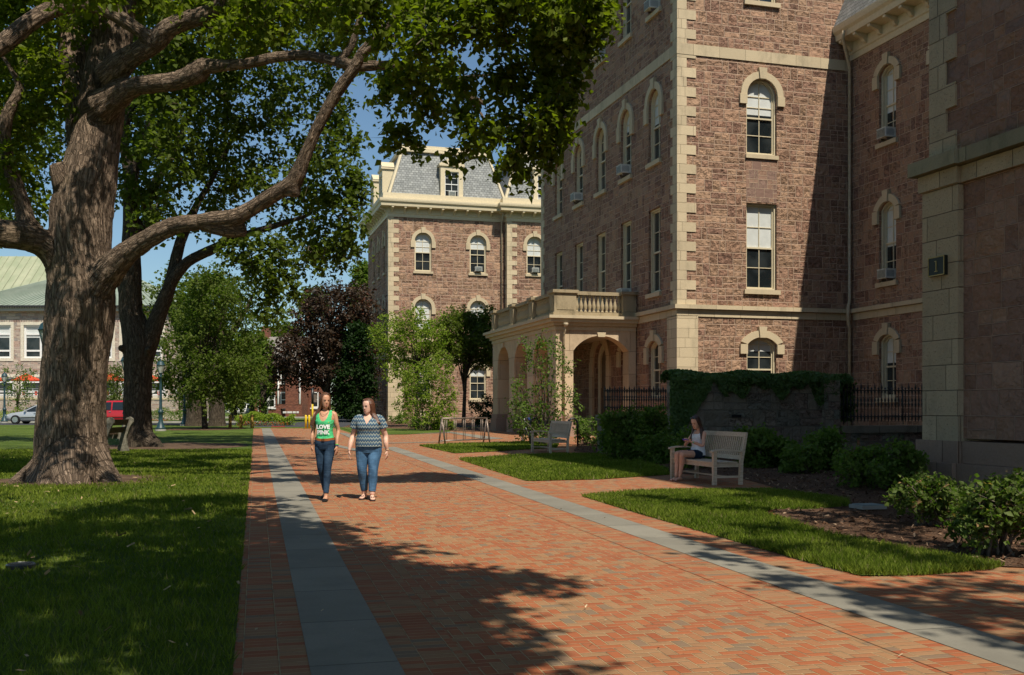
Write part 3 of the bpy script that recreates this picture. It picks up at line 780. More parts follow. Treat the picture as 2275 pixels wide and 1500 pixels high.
for (a, b) in secs:
    if abs(a[1]-b[1]) < .01:
        ped.box((a[0], a[1]-.13, zb+.03), (b[0], a[1]+.13, zb+.19)); ped.box((a[0], a[1]-.16, zt-.06), (b[0], a[1]+.16, zt+.10))
    else:
        ped.box((a[0]-.13, a[1], zb+.03), (a[0]+.13, b[1], zb+.19)); ped.box((a[0]-.16, a[1], zt-.06), (a[0]+.16, b[1], zt+.10))
bal = ped.build('balustrade', M_BALUS, porch)
pr_ = [(.085, 0), (.085, .06), (.05, .07), (.055, .12), (.095, .24), (.09, .34), (.05, .52), (.042, .60), (.07, .64), (.05, .68), (.08, .72), (.08, .80)]
b0 = MB(); b0.lathe(pr_, (0, 0, 0), 10); b0 = b0.build('baluster', M_BALUS, bal); first = True
for (a, b) in secs:
    L = math.hypot(b[0]-a[0], b[1]-a[1]); n = int(L/.205)
    for i in range(n):
        t = (i+.5)/n; q = (a[0]+(b[0]-a[0])*t, a[1]+(b[1]-a[1])*t, zb+.19)
        o = b0 if first else b0.copy()
        if not first: C.objects.link(o)
        o.parent = bal; o.location = q; first = False
dp = MB(); dp.lathe([(.05, 0), (.11, .12), (.11, .2)], (PU+.35, PV0-.38, 5.25), 8); dp.tube([(PU+.35, PV0-.36, 5.3), (PU+.35, PV0-.10, 4.95), (PU+.35, PV0-.10, .3)], .05, 8); dp.build('downpipe', M_PIPE, porch)

# ================================================================ far stone building with mansard roof
F0 = Vector(((863-CX)*88/F, 88, 0))
far = empty('mansard_building', F0, TH, 'brownstone building with a grey slate mansard roof and dormers behind the porch', 'building')
FW = Wall((0, 0), (1, 0), (0, -1)); FS = Wall((0, 0), (0, 1), (-1, 0)); FB = Wall((0, -.7), (1, 0), (0, -1))
def fu(px, v=0):   # u on the lit plane for a pixel column
    k = (px-CX)/F; X0 = F0.x-math.sin(TH)*v; Y0 = F0.y+math.cos(TH)*v
    return (k*Y0-X0)/(math.cos(TH)-k*math.sin(TH))
u1, u2, u3 = fu(940), fu(1062), fu(1188, -.7)
ustep = fu(1122); uend = ustep+9
ftop = 18.4
def fo_(u): return [O(u, 1.5, 2.3, 4.9, .35), O(u, 1.5, 7.5, 10.25, .75), O(u, 1.5, 13.4, 16.0, .75)]
fops = fo_(u1)+fo_(u2)
mb = MB(); wall(mb, FW, 0, ustep, -.3, ftop, fops, .34); mb.build('front_wall', M_STONE_FAR, far)
for i, o in enumerate(fops): window(FW, o, far, [.25, .75, .5, .3, .42, .36][i], lights=(2, 2))
b3 = fo_(u3); mb = MB(); wall(mb, FB, ustep, uend, -.3, ftop, b3, .34); mb.box((ustep, -.69, -.3), (ustep+.01, 0, ftop)); mb.build('bay_wall', M_STONE_FAR, far)
for i, o in enumerate(b3): window(FB, o, far, [.35, .6, .5][i])
sw = []
for v in (2.2, 5.2, 8.2): sw += [O(v, .8, 5.0, 5.9, .4), O(v, .9, 7.5, 10.6, .45), O(v, .9, 13.4, 16.2, .45)]
mb = MB(); wall(mb, FS, 0, 12.2, -.3, ftop, sw, .3); mb.box((.01, 11.9, -.3), (uend, 12.2, ftop)); mb.build('side_wall', M_STONE_FAR, far)
for i, o in enumerate(sw):
    window(FS, o, far, .4 if i % 2 else 0, lights=(1, 1), cols=1, hoodleg=.5)
quoins(far, 0, 0, 1, 1, 6.2, ftop, .9, .45); quoins(far, ustep, -.7, 1, 1, 6.2, ftop, .9, .45)
b_ = MB(); b_.box((-.05, -.05, -.3), (1.3, .9, 5.75)); b_.build('corner_pier', M_BEIGE, far); b_ = MB(); b_.box((-.05, 11.3, -.3), (.6, 12.25, 5.75)); b_.build('corner_pier', M_BEIGE, far)
s_ = MB(); s_.box((-.18, -.18, 5.75), (ustep-.01, 0, 6.2)); s_.box((-.18, .002, 5.75), (0, 12.2, 6.2)); s_.box((ustep, -.88, 5.75), (uend, -.7, 6.2)); s_.build('string_course', M_BAND, far)
cornice(far, [(0, 12.2), (0, 0), (ustep, 0), (ustep, -.7), (uend, -.7)], ftop+.35, over=.9, br=1.1)
pf = MB()  # fascia at the foot of the mansard
pf.box((-.55, -.55, 19.45), (ustep, 0, 19.95)); pf.box((-.55, .002, 19.45), (0, 12.6, 19.95)); pf.box((ustep-.55, -1.25, 19.452), (uend, -.56, 19.952)); pf.build('parapet_gutter', M_WOOD, far)
rz0, rz1 = 19.5, 24.0
def mans(u0, u1_, v0, v1):
    r = MB(); i = 1.45
    r.hexa([(u0, v0, rz0), (u1_, v0, rz0), (u1_, v1, rz0), (u0, v1, rz0), (u0+i, v0+i*.7, rz1), (u1_-i, v0+i*.7, rz1), (u1_-i, v1-i*.7, rz1), (u0+i, v1-i*.7, rz1)])
    ro = r.build('mansard_roof', M_SLATE, far)
    e = MB()
    for (a, b, c, d) in ((u0, v0, u0+i, v0+i*.7), (u1_, v0, u1_-i, v0+i*.7), (u0, v1, u0+i, v1-i*.7)):
        e.tube([(a, b, rz0), (c, d, rz1)], .14, 6, smooth=False)
    e.box((u0+i-.25, v0+i*.7-.25, rz1-.12), (u1_-i+.25, v1-i*.7+.25, rz1+.18)); e.box((u0+i-.05, v0+i*.7-.05, rz1+.182), (u1_-i+.05, v1-i*.7+.05, rz1+.5))
    e.build('roof_trim', M_WOOD, ro)
mans(-.1, ustep+.1, -.1, 12.3); mans(ustep-.3, uend+4, -.9, 12.2)
def dormer(u, v, face, ac=False):
    # face 0: front plane (normal -v); 1: side plane (normal -u)
    Wd = Wall((0, v), (1, 0), (0, -1)) if face == 0 else Wall((u, 0), (0, 1), (-1, 0)); a = u if face == 0 else v
    m = MB(); z0, z1 = 19.7, 22.6
    wbox(m, Wd, a-1.0, a-.62, z0, z1, -1.6, .05); wbox(m, Wd, a+.62, a+1.0, z0, z1, -1.6, .05); wbox(m, Wd, a-.62, a+.62, z1-.45, z1, -1.6, .04); wbox(m, Wd, a-.62, a+.62, z0, z0+.25, -1.6, .04)
    wbox(m, Wd, a-1.12, a+1.12, z1+.001, z1+.18, -1.9, .16)
    pts = [(a-1.15, z1+.18), (a+1.15, z1+.18), (a, z1+.85)]
    m.prism([Wd.p(x, z, .1) for x, z in pts], Vector(Wd.p(0, 0, -2.0))-Vector(Wd.p(0, 0, 0)))
    d = m.build('dormer', M_WOOD, far)
    o = O(a, 1.24, z0+.25, z1-.45)
    f = MB(); l, r = a-.62, a+.62; dd = -.12
    for x in (l, r-.07): wbox(f, Wd, x, x+.07, o['z0'], o['zs'], dd, dd+.06)
    for z in (o['z0'], o['zs']-.07, (o['z0']+o['zs'])/2-.03): wbox(f, Wd, l+.07, r-.07, z, z+.07, dd, dd+.055)
    wbox(f, Wd, a-.018, a+.018, o['z0']+.07, o['zs']-.07, dd, dd+.04)
    for t in (.25, .75): 
        z = o['z0']+(o['zs']-o['z0'])*t; wbox(f, Wd, l+.07, r-.07, z-.015, z+.015, dd, dd+.035)
    f.build('sash', M_FRAMEW, d)
    g = MB(); wbox(g, Wd, l, r, o['z0'], o['zs'], dd-.05, dd-.001); g.build('pane', M_GLASS, d)
dormer(fu(1003), -.12, 0); dormer(fu(1208, -.7), -.85, 0); dormer(-.1, 3.4, 1); dormer(-.1, 8.6, 1)
dp = MB(); uq = ustep-.35; dp.tube([(uq, -.8, 18.7), (uq, -.15, 17.9), (uq, -.12, .3)], .09, 8); dp.build('downpipe', M_PIPE, far)
acf = 'air conditioners in the far building windows'
acunit(wloc(FW, fu(1003), 20.0, -.05, F0), TH, 'air conditioner in the dormer window of the slate mansard roof', acf)
acunit(wloc(FW, u2, 13.55, -.10, F0), TH, 'air conditioner in the upper arched window left of the downpipe', acf)
acunit(wloc(FB, u3, 13.55, -.10, F0), TH, 'air conditioner in the upper arched window right of the downpipe', acf)

# ================================================================ left building with green metal roof
Lb = empty('terrace_building', Vector(((170-CX)*100/F, 100, .0)), 0.0, 'pale stone building with white windows and a green metal roof on the left', 'building')
LW = Wall((0, 0), (1, 0), (0, -1)); s = 100/F
def lx(px): return (px-170)*s
def lz(py): return CH+(HY-py)*s
LST = ashlar('mixed_pale_stone', .62, .30, .014, [(.48,.38,.31),(.55,.46,.37),(.42,.33,.28),(.58,.49,.40),(.40,.27,.22),(.50,.36,.29),(.36,.32,.29),(.52,.44,.37)], (.50,.44,.37), rock=.03, p1=.55, p2=.5, seed=12.0)
wn = [(-50, 28), (49, 130), (160, 253), (268, 364)]
lops = [O((lx(a)+lx(b))/2, lx(b)-lx(a), lz(800), lz(718)) for a, b in wn]
gops = [O((lx(a)+lx(b))/2, lx(b)-lx(a)+.6, lz(884), lz(834)) for a, b in wn]
mb = MB(); wall(mb, LW, lx(-260), lx(392), lz(900), lz(692), lops+gops, .3); mb.box((lx(392)-.3, .01, -.2), (lx(392), 12, lz(692))); mb.build('wall', LST, Lb)
for i, o in enumerate(lops+gops):
    f = MB(); l, r, z0, z1 = o['ac']-o['w']/2, o['ac']+o['w']/2, o['z0'], o['zs']; t = .28
    for (a, b, c, d) in ((l-.12, l+t-.12, z0-.1, z1+.1), (r-t+.12, r+.12, z0-.1, z1+.1), (l+t-.12, r-t+.12, z1-t+.1, z1+.1), (l+t-.12, r-t+.12, z0-.1, z0+t-.1)): wbox(f, LW, a, b, c, d, -.1, .06)
    fr = f.build('window', flat('pale_surround', (.62,.57,.46), .7), Lb)
    f = MB(); l, r, z0, z1 = l+.16, r-.16, z0+.18, z1-.18; h = z1-z0
    for x in (l, (l+r)/2-.1, r-.2): wbox(f, LW, x, x+.2, z0, z1, -.2, -.12)
    for z in (z0, z0+h*.2, z0+h*.70, z1-.18): wbox(f, LW, l, r, z, z+.17, -.2, -.118)
    f.build('frame', M_FRAMEW, fr)
    g = MB(); wbox(g, LW, l, r, z0, z1, -.26, -.22); g.build('pane', M_GLASS, fr)
    if i < 4: g = MB(); wbox(g, LW, l+.05, r-.05, z0+h*.62, z1, -.218, -.205); g.build('blind', M_BLIND, fr)
f = MB(); f.box((lx(-260), -.5, lz(692)), (lx(392)+.4, .2, lz(683))); f.build('fascia', flat('grey_fascia', (.42,.40,.35), .6), Lb)
f = MB(); f.box((lx(-260), -.75, lz(683)), (lx(392)+.6, -.5, lz(680))); 
for i in range(120):
    x = lx(-250)+i*.24
    f.box((x, -.78, lz(686)), (x+.07, -.752, lz(683)))
f.build('gutter', flat('dark_gutter', (.03,.03,.035), .5), Lb)
M_GR = seamroof('green_metal_roof', (.20,.245,.195), (.26,.30,.245), .4); M_GR2 = seamroof('pale_green_roof', (.27,.30,.19), (.36,.37,.25), .4)
def ribroof(name, mat, eave, apex_pts, nr):
    m = MB(); (x0, y0, z0), (x1, y1, z1) = eave; (p, q) = apex_pts
    a, b, c, d = Vector((x0, y0, z0)), Vector((x1, y1, z1)), Vector(q), Vector(p); m.poly([a, b, c, d])
    for i in range(nr+1):
        t = i/nr; e = a.lerp(b, t); g = d.lerp(c, t); m.tube([e+Vector((0, -.01, .04)), g+Vector((0, -.01, .04))], .035, 4, smooth=False)
    return m.build(name, mat, Lb)
ze = lz(681)
ribroof('green_roof', M_GR, ((lx(-120), -.7, ze), (lx(395), -.7, ze)), ((lx(105), 9, lz(607)+1.4), (lx(195), 9, lz(607)+1.4)), 44)
ribroof('green_roof', M_GR, ((lx(395), -.7, ze), (lx(395), 14, ze)), ((lx(195), 9, lz(607)+1.4), (lx(195), 9.2, lz(607)+1.4)), 14)
ribroof('upper_roof', M_GR2, ((lx(-260), 8, lz(662)), (lx(60), 8, lz(662)+.2)), ((lx(-260), 15, lz(560)+1.8), (lx(60), 15, lz(560)+1.8)), 17)
f = MB(); f.box((lx(62), 14, lz(700)), (lx(110), 18, lz(575)+1.2)); f.box((lx(20), 14.2, lz(700)), (lx(62), 18, lz(640)));  f.build('chimney', LST, Lb)
f = MB(); f.box((lx(60), 13.9, lz(600)+1.2), (lx(112), 13.99, lz(596)+1.2)); f.build('chimney_band', M_WOOD, Lb)
# terrace in front, retaining wall and railing
terr = empty('stone_terrace', Vector(((170-CX)*94/F, 94, 0)), 0, 'low stone retaining wall with a grey railing below the umbrellas', 'wall')
s2 = 94/F
def tx(px): return (px-170)*s2
def tz(py): return CH+(HY-py)*s2
f = MB(); f.box((tx(-260), 0, 0), (tx(420), .5, tz(888))); f.build('retaining_wall', LST, terr)
f = MB(); f.box((tx(-260), .5, 0), (tx(420), 5.4, tz(889))); f.build('terrace_floor', M_CONC, terr)
f = MB(); f.box((tx(-260), -.05, tz(888)), (tx(420), .55, tz(884))); f.build('coping', M_HOOD, terr)
f = MB()
for z in (tz(864), tz(869), tz(874), tz(879)): f.tube([(tx(-260), .25, z), (tx(420), .25, z)], .03, 6)
for i in range(18): f.tube([(tx(-250+40*i), .25, tz(888)), (tx(-250+40*i), .25, tz(863))], .035, 6)
f.build('railing', flat('grey_rail', (.30,.31,.31), .5, metal=.3), terr)
M_RED = flat('red_canvas', (.55,.075,.035), .8, .1, var=.1)
for i, px in enumerate((-22, 58, 142, 246, 330)):
    e = empty('patio_umbrella', Vector(((px-CX)*96.5/F, 96.5, tz(889))), rnd.random(), ['red patio umbrella cut off by the left edge of the photo', 'red patio umbrella left of the big tree trunk', 'red patio umbrella behind the big tree trunk', 'red patio umbrella between the two dark trunks', 'red patio umbrella right of the second trunk beside the lamp post'][i], 'umbrella', 'red patio umbrellas on the terrace')
    m = MB(); n = 8; vs = [(0, 0, 2.55)]+[(1.35*math.cos(2*math.pi*k/n), 1.35*math.sin(2*math.pi*k/n), 1.92) for k in range(n)]+[(1.35*math.cos(2*math.pi*k/n), 1.35*math.sin(2*math.pi*k/n), 1.80) for k in range(n)]
    m.add(vs, [(0, 1+k, 1+(k+1) % n) for k in range(n)]+[(1+k, 1+(k+1) % n, 1+n+(k+1) % n, 1+n+k) for k in range(n)]); m.build('canopy', M_RED, e)
    m = MB(); m.tube([(0, 0, 0), (0, 0, 2.5)], .03, 8); m.lathe([(.3, 0), (.3, .08), (.05, .12)], n=12); m.build('pole', M_STEEL, e)
    if i in (1, 3, 4):
        t = empty('cafe_table', Vector(((px+8-CX)*95.6/F, 95.6, tz(889))), 0, ['white cafe table under the umbrella left of the trunk', '', 'white cafe table under the umbrella between the trunks', 'white cafe table under the rightmost red umbrella'][i-1], 'table', 'cafe tables on the terrace')
        m = MB(); m.lathe([(.5, .70), (.5, .74)], n=16); m.build('tabletop', M_FRAMEW, t); m = MB(); m.tube([(0, 0, 0), (0, 0, .7)], .04, 8); m.lathe([(.28, 0), (.28, .03), (.05, .05)], n=12); m.build('pedestal', M_STEEL, t)
        for sg in (-1, 1):
            c = empty('cafe_chair', Vector(((px+8+sg*19-CX)*95.6/F, 95.6, tz(889))), sg*math.pi/2, ('red cafe chair left of the white table ' if sg < 0 else 'red cafe chair right of the white table ')+['under the left umbrella', '', 'between the trunks', 'under the rightmost umbrella'][i-1], 'chair', 'red chairs on the terrace')
            m = MB(); m.box((-.22, -.22, .42), (.22, .22, .46)); m.build('seat', M_RED, c); m = MB(); m.box((-.22, .19, .48), (.22, .23, .88)); m.build('backrest', M_RED, c)
            for (lx_, ly_) in ((-.2, -.2), (.2, -.2), (-.2, .2), (.2, .2)):
                m = MB(); m.tube([(lx_, ly_, 0), (lx_*.9, ly_*.9, .42)], .015, 6); m.build('leg', M_STEEL, c)

# ================================================================ red brick building across the street
B0 = Vector(((592-CX)*116/F, 116, 0)); 
bb = empty('brick_building', B0, math.radians(-7), 'two storey red brick building with grey roof across the street', 'building')
q = 116/F
BW = Wall((0, 0), (1, 0), (0, -1)); 
def bx(px): return (px-592)*q
def bz(py): return CH+(HY-py)*q
bo = [O(bx(600)-bx(592)+0, .9, bz(852+38), bz(867+35)+1.3) for _ in ()]
cols_ = [bx(590)+.1, bx(604), bx(632), bx(703), bx(730)]
bo = []
for c_ in cols_[1:]: bo += [O(c_, .85, 1.6, 3.4), O(c_, .85, 4.4, 6.0)]
mb = MB(); wall(mb, BW, -1.8, bx(735), -.3, 6.75, bo, .12); mb.box((-1.8, .01, -.3), (-1.79, 8, 6.75)); mb.box((bx(651), -2.2, -.3), (bx(688), -.01, 6.75)); mb.build('wall', M_BRICKW, bb)
for o in bo:
    f = MB(); l, r, z0, z1 = o['ac']-.42, o['ac']+.42, o['z0'], o['zs']
    for (a, b, c, d) in ((l, l+.14, z0, z1), (r-.14, r, z0, z1), (l+.14, r-.14, z1-.14, z1), (l+.14, r-.14, z0, z0+.14), (l+.14, r-.14, (z0+z1)/2-.05, (z0+z1)/2+.05)): wbox(f, BW, a, b, c, d, -.1, -.02)
    wbox(f, BW, l-.1, r+.1, z0-.15, z0-.002, -.1, .1)
    fr = f.build('window', M_FRAMEW, bb); g = MB(); wbox(g, BW, l, r, z0, z1, -.118, -.101); g.build('pane', M_GLASS, fr)
f = MB()
for px in (595, 620, 684): f.tube([(bx(px), -.1 if px != 684 else -2.3, .1), (bx(px), -.1 if px != 684 else -2.3, 6.6)], .11, 6)
f.build('downpipe', M_FRAMEW, bb)
f = MB(); f.prism([(-2.3, -.7, 6.7), (-2.3, 4, 9.9), (-2.3, 8.7, 6.7)], (bx(735)+2.3, 0, 0)); f.build('roof', flat('grey_shingles', (.23,.21,.19), .9, .1, var=.2, scale=3), bb)
f = MB(); f.prism([(-2.28, -.4, 6.9), (-2.28, 4, 9.7), (-2.28, 8.4, 6.9)], (-.1, 0, 0)); f.build('gable', M_FRAMEW, bb)
f = MB(); f.box((-2.0, 3.6, 9.0), (-1.1, 4.4, 11.1)); f.build('chimney', M_BRICKW, bb)
sw_ = empty('brick_sign_wall', Vector(((640-CX)*108/F, 108, 0)), math.radians(-5), 'low brick entrance wall carrying a row of small white letters', 'wall')
q2 = 108/F; SWL = Wall((0, 0), (1, 0), (0, -1))
f = MB(); wall(f, SWL, (613-640)*q2, (666-640)*q2, 0, CH+(HY-899)*q2, [O((629.5-640)*q2, .65, .0, CH+(HY-908)*q2)], .5); f.box(((666-640)*q2, .01, 0), ((671-640)*q2, 1.8, CH+(HY-899)*q2)); wall(f, SWL.off(-.5), (613-640)*q2, (666-640)*q2, 0, CH+(HY-899)*q2, [O((629.5-640)*q2, .65, .0, CH+(HY-908)*q2)], .5, back=True)
f.box(((613-640)*q2, -.03, CH+(HY-899)*q2), ((671-640)*q2, .53, CH+(HY-898)*q2)); f.build('wall', M_BRICKW, sw_)
def textmesh(name, txt, size, mat, parent, loc, rot, ext=.01, bold=0.0, align='CENTER', bend=None):
    cu = bpy.data.curves.new(name, 'FONT'); cu.body = txt; cu.size = size; cu.extrude = ext; cu.align_x = align; cu.offset = bold; cu.resolution_u = 2
    o = bpy.data.objects.new(name, cu); C.objects.link(o); bpy.context.view_layer.update()
    me = bpy.data.meshes.new_from_object(o.evaluated_get(bpy.context.evaluated_depsgraph_get())); bpy.data.objects.remove(o)
    me.materials.clear(); me.materials.append(mat); me.name = name
    if bend:
        for v_ in me.vertices: v_.co = Vector(bend(v_.co))
    ob = link(name, me, parent); ob.location = loc; ob.rotation_euler = rot; return ob
textmesh('sign_lettering', 'IIIIII IIIIIIII IIIII IIII', .26, M_FRAMEW, sw_, ((646.5-640)*q2, -.02, CH+(HY-918)*q2), (math.pi/2, 0, 0), .01, .012)
# ================================================================ ground
def pw(wl, s):   # path frame (lateral, along) to world xy
    return (wl*math.cos(PHI)-s*math.sin(PHI), wl*math.sin(PHI)+s*math.cos(PHI))
def sheet(name, pts, dz, mat, uv='path', kind='structure', sub=0):
    mb = MB(); mb.poly([(x, y, SL*y+dz) for x, y in pts]); o = mb.build(name, mat, None, uv)
    me = o.data
    if me.polygons[0].normal.z < 0: me.flip_normals()
    import bmesh
    b = bmesh.new(); b.from_mesh(me); bmesh.ops.triangulate(b, faces=b.faces[:]); b.to_mesh(me); b.free()
    o['kind'] = kind; return o
def gp(px, py): p = G(px, py); return (p.x, p.y)
def strip_path(name, w0, w1, s0, s1, dz, mat):
    return sheet(name, [pw(w0, s0), pw(w1, s0), pw(w1, s1), pw(w0, s1)], dz, mat)
sheet('ground', [(-400, -60), (400, -60), (400, 700), (-400, 700)], 0, M_GRASS)
SE = 64.5     # far end of the brick path
sheet('brick_path', [pw(-.12, -8), pw(22, -8), pw(22, 30), gp(1400, 944), gp(1095, 946), gp(1000, 958), gp(860, 966), gp(790, 966), gp(748, 952), pw(-.18, SE)], .004, M_HERR)
strip_path('left_border', -.12, .30, -8, SE, .008, M_SOLD)
strip_path('left_bluestone_band', .30, .82, -8, SE, .012, M_BLUEST)
strip_path('left_inner_border', .82, 1.235, -8, SE, .008, M_SOLD)
strip_path('right_inner_border', 3.83, 4.25, -8, 33, .008, M_SOLD)
strip_path('right_bluestone_band', 4.25, 4.74, -8, 36, .012, M_BLUEST)
strip_path('right_border', 4.74, 5.28, -8, 33, .008, M_SOLD)
sheet('cross_bluestone_band', [gp(664, 978), gp(700, 981), gp(760, 996), gp(830, 1012), gp(810, 1002), gp(740, 987), gp(690, 978)], .016, M_BLUEST)
sheet('plaza_bluestone_band', [gp(752, 962), gp(768, 963), gp(800, 972), gp(778, 974)], .016, M_BLUEST)
sheet('plaza_bluestone_band', [gp(985, 960), gp(1005, 960), gp(1120, 975), gp(1080, 977)], .016, M_BLUEST)
sheet('plaza_bluestone_line', [gp(860, 986), gp(985, 983), gp(985, 982), gp(860, 984.6)], .016, M_BLUEST)
sheet('plaza_bluestone_line', [gp(860, 966.5), gp(1010, 962), gp(1010, 961.2), gp(860, 965.5)], .016, M_BLUEST)
# mulch beds
bed = [gp(1290, 978), gp(1275, 1003), gp(1330, 1010), gp(1450, 1030), gp(1490, 1052), gp(1640, 1062), gp(1720, 1084), gp(1700, 1120), gp(1750, 1170), gp(2000, 1225), gp(2232, 1262), (9.6, 8.6), (16, 8), (20, 26), (14, 44), (5.5, 46), (4.2, 43)]
sheet('mulch_bed', bed, .016, M_MULCH)
sheet('far_mulch_bed', [gp(845, 946), gp(1060, 951), gp(1070, 960), gp(1000, 958), gp(880, 955), gp(760, 958-8), gp(800, 936), (-2, 110), (4, 100), (2, 75), gp(1100, 946)], .014, M_MULCH)
sheet('far_lawn', [gp(756, 950), gp(1000, 956), gp(1000, 960), gp(900, 966), gp(860, 966.2), gp(800, 967)], .018, M_GRASS)
# right-hand lawns
def lawn(name, pp):
    return sheet(name, [gp(*p) for p in pp], .020, M_GRASS)
LAWN1 = [(932, 991), (1010, 1008), (1100, 1004), (1175, 999), (1235, 996), (1240, 988), (1190, 982), (1060, 986)]
LAWN2 = [(1022, 1022), (1100, 1048), (1170, 1070), (1330, 1066), (1485, 1056), (1480, 1044), (1440, 1030), (1330, 1010), (1240, 1009), (1130, 1015)]
LAWN3 = [(1297, 1105), (1400, 1137), (1600, 1195), (1800, 1253), (1915, 1283), (2060, 1279), (2200, 1266), (2225, 1258), (2100, 1236), (1960, 1213), (1830, 1188), (1740, 1160), (1690, 1142), (1720, 1134), (1800, 1134), (1885, 1127), (1880, 1116), (1790, 1101), (1700, 1090), (1560, 1090), (1420, 1096)]
for i, l in enumerate((LAWN1, LAWN2, LAWN3)): lawn('lawn', l)
# mulch rings round trunks
def ring(name, c, r, dz=.006, mat=None, n=28, sq=1.0):
    return sheet(name, [(c[0]+r*math.cos(2*math.pi*k/n)*(1+.12*math.sin(3*k+c[0])), c[1]+r*sq*math.sin(2*math.pi*k/n)*(1+.12*math.sin(5*k))) for k in range(n)], dz, mat or M_MULCH)
TB1 = G(160, 1066); TB2 = G(308, 992); TB3 = G(452, 953)
ring('soil_ring', (TB1.x+.2, TB1.y-.1), 1.75, .006, M_SOIL); ring('soil_ring', (TB2.x+1.2, TB2.y), 2.6, .006, M_SOIL, sq=1.3); ring('mulch_ring', (TB3.x+.3, TB3.y-.5), 2.2, .006, M_MULCH, sq=1.4)
# road, kerb, pavement beyond
def band(name, y0, y1, x0, x1, dz, mat, h=None):
    if h:
        mb = MB(); mb.hexa([(x0, y0, SL*y0), (x1, y0, SL*y0), (x1, y1, SL*y1), (x0, y1, SL*y1), (x0, y0, SL*y0+h), (x1, y0, SL*y0+h), (x1, y1, SL*y1+h), (x0, y1, SL*y1+h)])
        o = mb.build(name, mat); o['kind'] = 'structure'; return o
    return sheet(name, [(x0, y0), (x1, y0), (x1, y1), (x0, y1)], dz, mat)
band('road', 66.2, 76.0, -17.2, -1.5, .006, M_ASPH); band('road', 72.5, 79.5, -120, -17.2, .006, M_ASPH)
band('side_road', 66.2, 104, -17.2, -11.5, .0065, M_ASPH)
band('road', 92, 104, -17.2, -1, .008, M_ASPH)
band('pavement', 104.05, 106.5, -40, 0, 0, M_CONC, .13); band('kerb', 80.0, 80.3, -120, -17.2, 0, M_CONC, .14)
M_REDK = flat('red_kerb_paint', (.28,.04,.03), .8)
k1 = G(585, 952); k2 = G(612, 952)
mb = MB(); mb.box((k1.x-.2, 65.6, SL*65), (k2.x-.1, 65.8, SL*65+.07)); o = mb.build('red_kerb', M_REDK); tag(o, 'short red painted kerb at the far left end of the brick path', 'kerb')

# ---------------------------------------------------------------- grass blades
rs = np.random.RandomState(3)
def inpoly(x, y, poly):
    c = np.zeros(len(x), bool); n = len(poly)
    for i in range(n):
        x0, y0 = poly[i]; x1, y1 = poly[(i+1) % n]
        if abs(y1-y0) < 1e-9: continue
        m = ((y0 > y) != (y1 > y)) & (x < (x1-x0)*(y-y0)/(y1-y0)+x0); c ^= m
    return c
def blades(name, poly, n, ylo, yhi, label, hz=.045, dz=0.0, pw_=-1.5, holes=(), wid=.0007):
    xs = [p[0] for p in poly]; X = []; Yv = []
    while sum(len(a) for a in X) < n:
        m = n; u = rs.rand(m); e = pw_+1
        if abs(e) < 1e-6: y = ylo*(yhi/ylo)**u
        else: y = (ylo**e+u*(yhi**e-ylo**e))**(1/e)
        x = rs.uniform(min(xs), max(xs), m); k = inpoly(x, y, poly)
        for (hx, hy, hr) in holes: k &= ((x-hx)**2+(y-hy)**2 > (hr*(.8+.4*rs.rand(m)))**2)
        X.append(x[k]); Yv.append(y[k])
        if sum(len(a) for a in X) == 0: break
    x = np.concatenate(X)[:n]; y = np.concatenate(Yv)[:n]; n = len(x)
    a = rs.rand(n)*2*np.pi; h = hz*(.55+.8*rs.rand(n))*(1+.35*np.sin(x*1.3+y*.7)*np.sin(y*1.1)); w_ = wid*np.maximum(y, 5)*(.7+.6*rs.rand(n))
    b = rs.rand(n)*2*np.pi; le = h*(.2+.9*rs.rand(n)); z = SL*y+dz
    P0 = np.stack([x-np.cos(a)*w_, y-np.sin(a)*w_, z-.005], 1); P1 = np.stack([x+np.cos(a)*w_, y+np.sin(a)*w_, z-.005], 1)
    P2 = np.stack([x+np.cos(b)*le, y+np.sin(b)*le, z+h], 1)
    v = np.stack([P0, P1, P2], 1).reshape(-1, 3); f = np.arange(3*n).reshape(-1, 3)
    o = npmesh(name, v, f, M_BLADE); tag(o, label, 'grass', kind='stuff'); return o
lp = [pw(-.14, 5.0), pw(-.14, 60), (-36, 60), (-5.6, 5.0)]
blades('grass', lp, 150000, 5.2, 34, 'shaded mown grass of the big lawn left of the brick path', .05, 0, -.9, holes=((TB1.x, TB1.y, 1.6), (TB2.x+1.0, TB2.y, 2.3)))
for l, n, lb in ((LAWN1, 12000, 'mown grass patch beside the bicycle rack'), (LAWN2, 30000, 'mown grass patch between the two wooden bench paths'), (LAWN3, 60000, 'mown grass patch with a mulch bay in the right foreground')):
    pg = [gp(*p) for p in l]; ys = [p[1] for p in pg]
    c = (sum(p[0] for p in pg)/len(pg), sum(ys)/len(ys))
    pg = [(c[0]+(p[0]-c[0])*1.012, c[1]+(p[1]-c[1])*1.012) for p in pg]
    blades('grass', pg, n, min(ys), max(ys), lb, .055, .02, -.9)
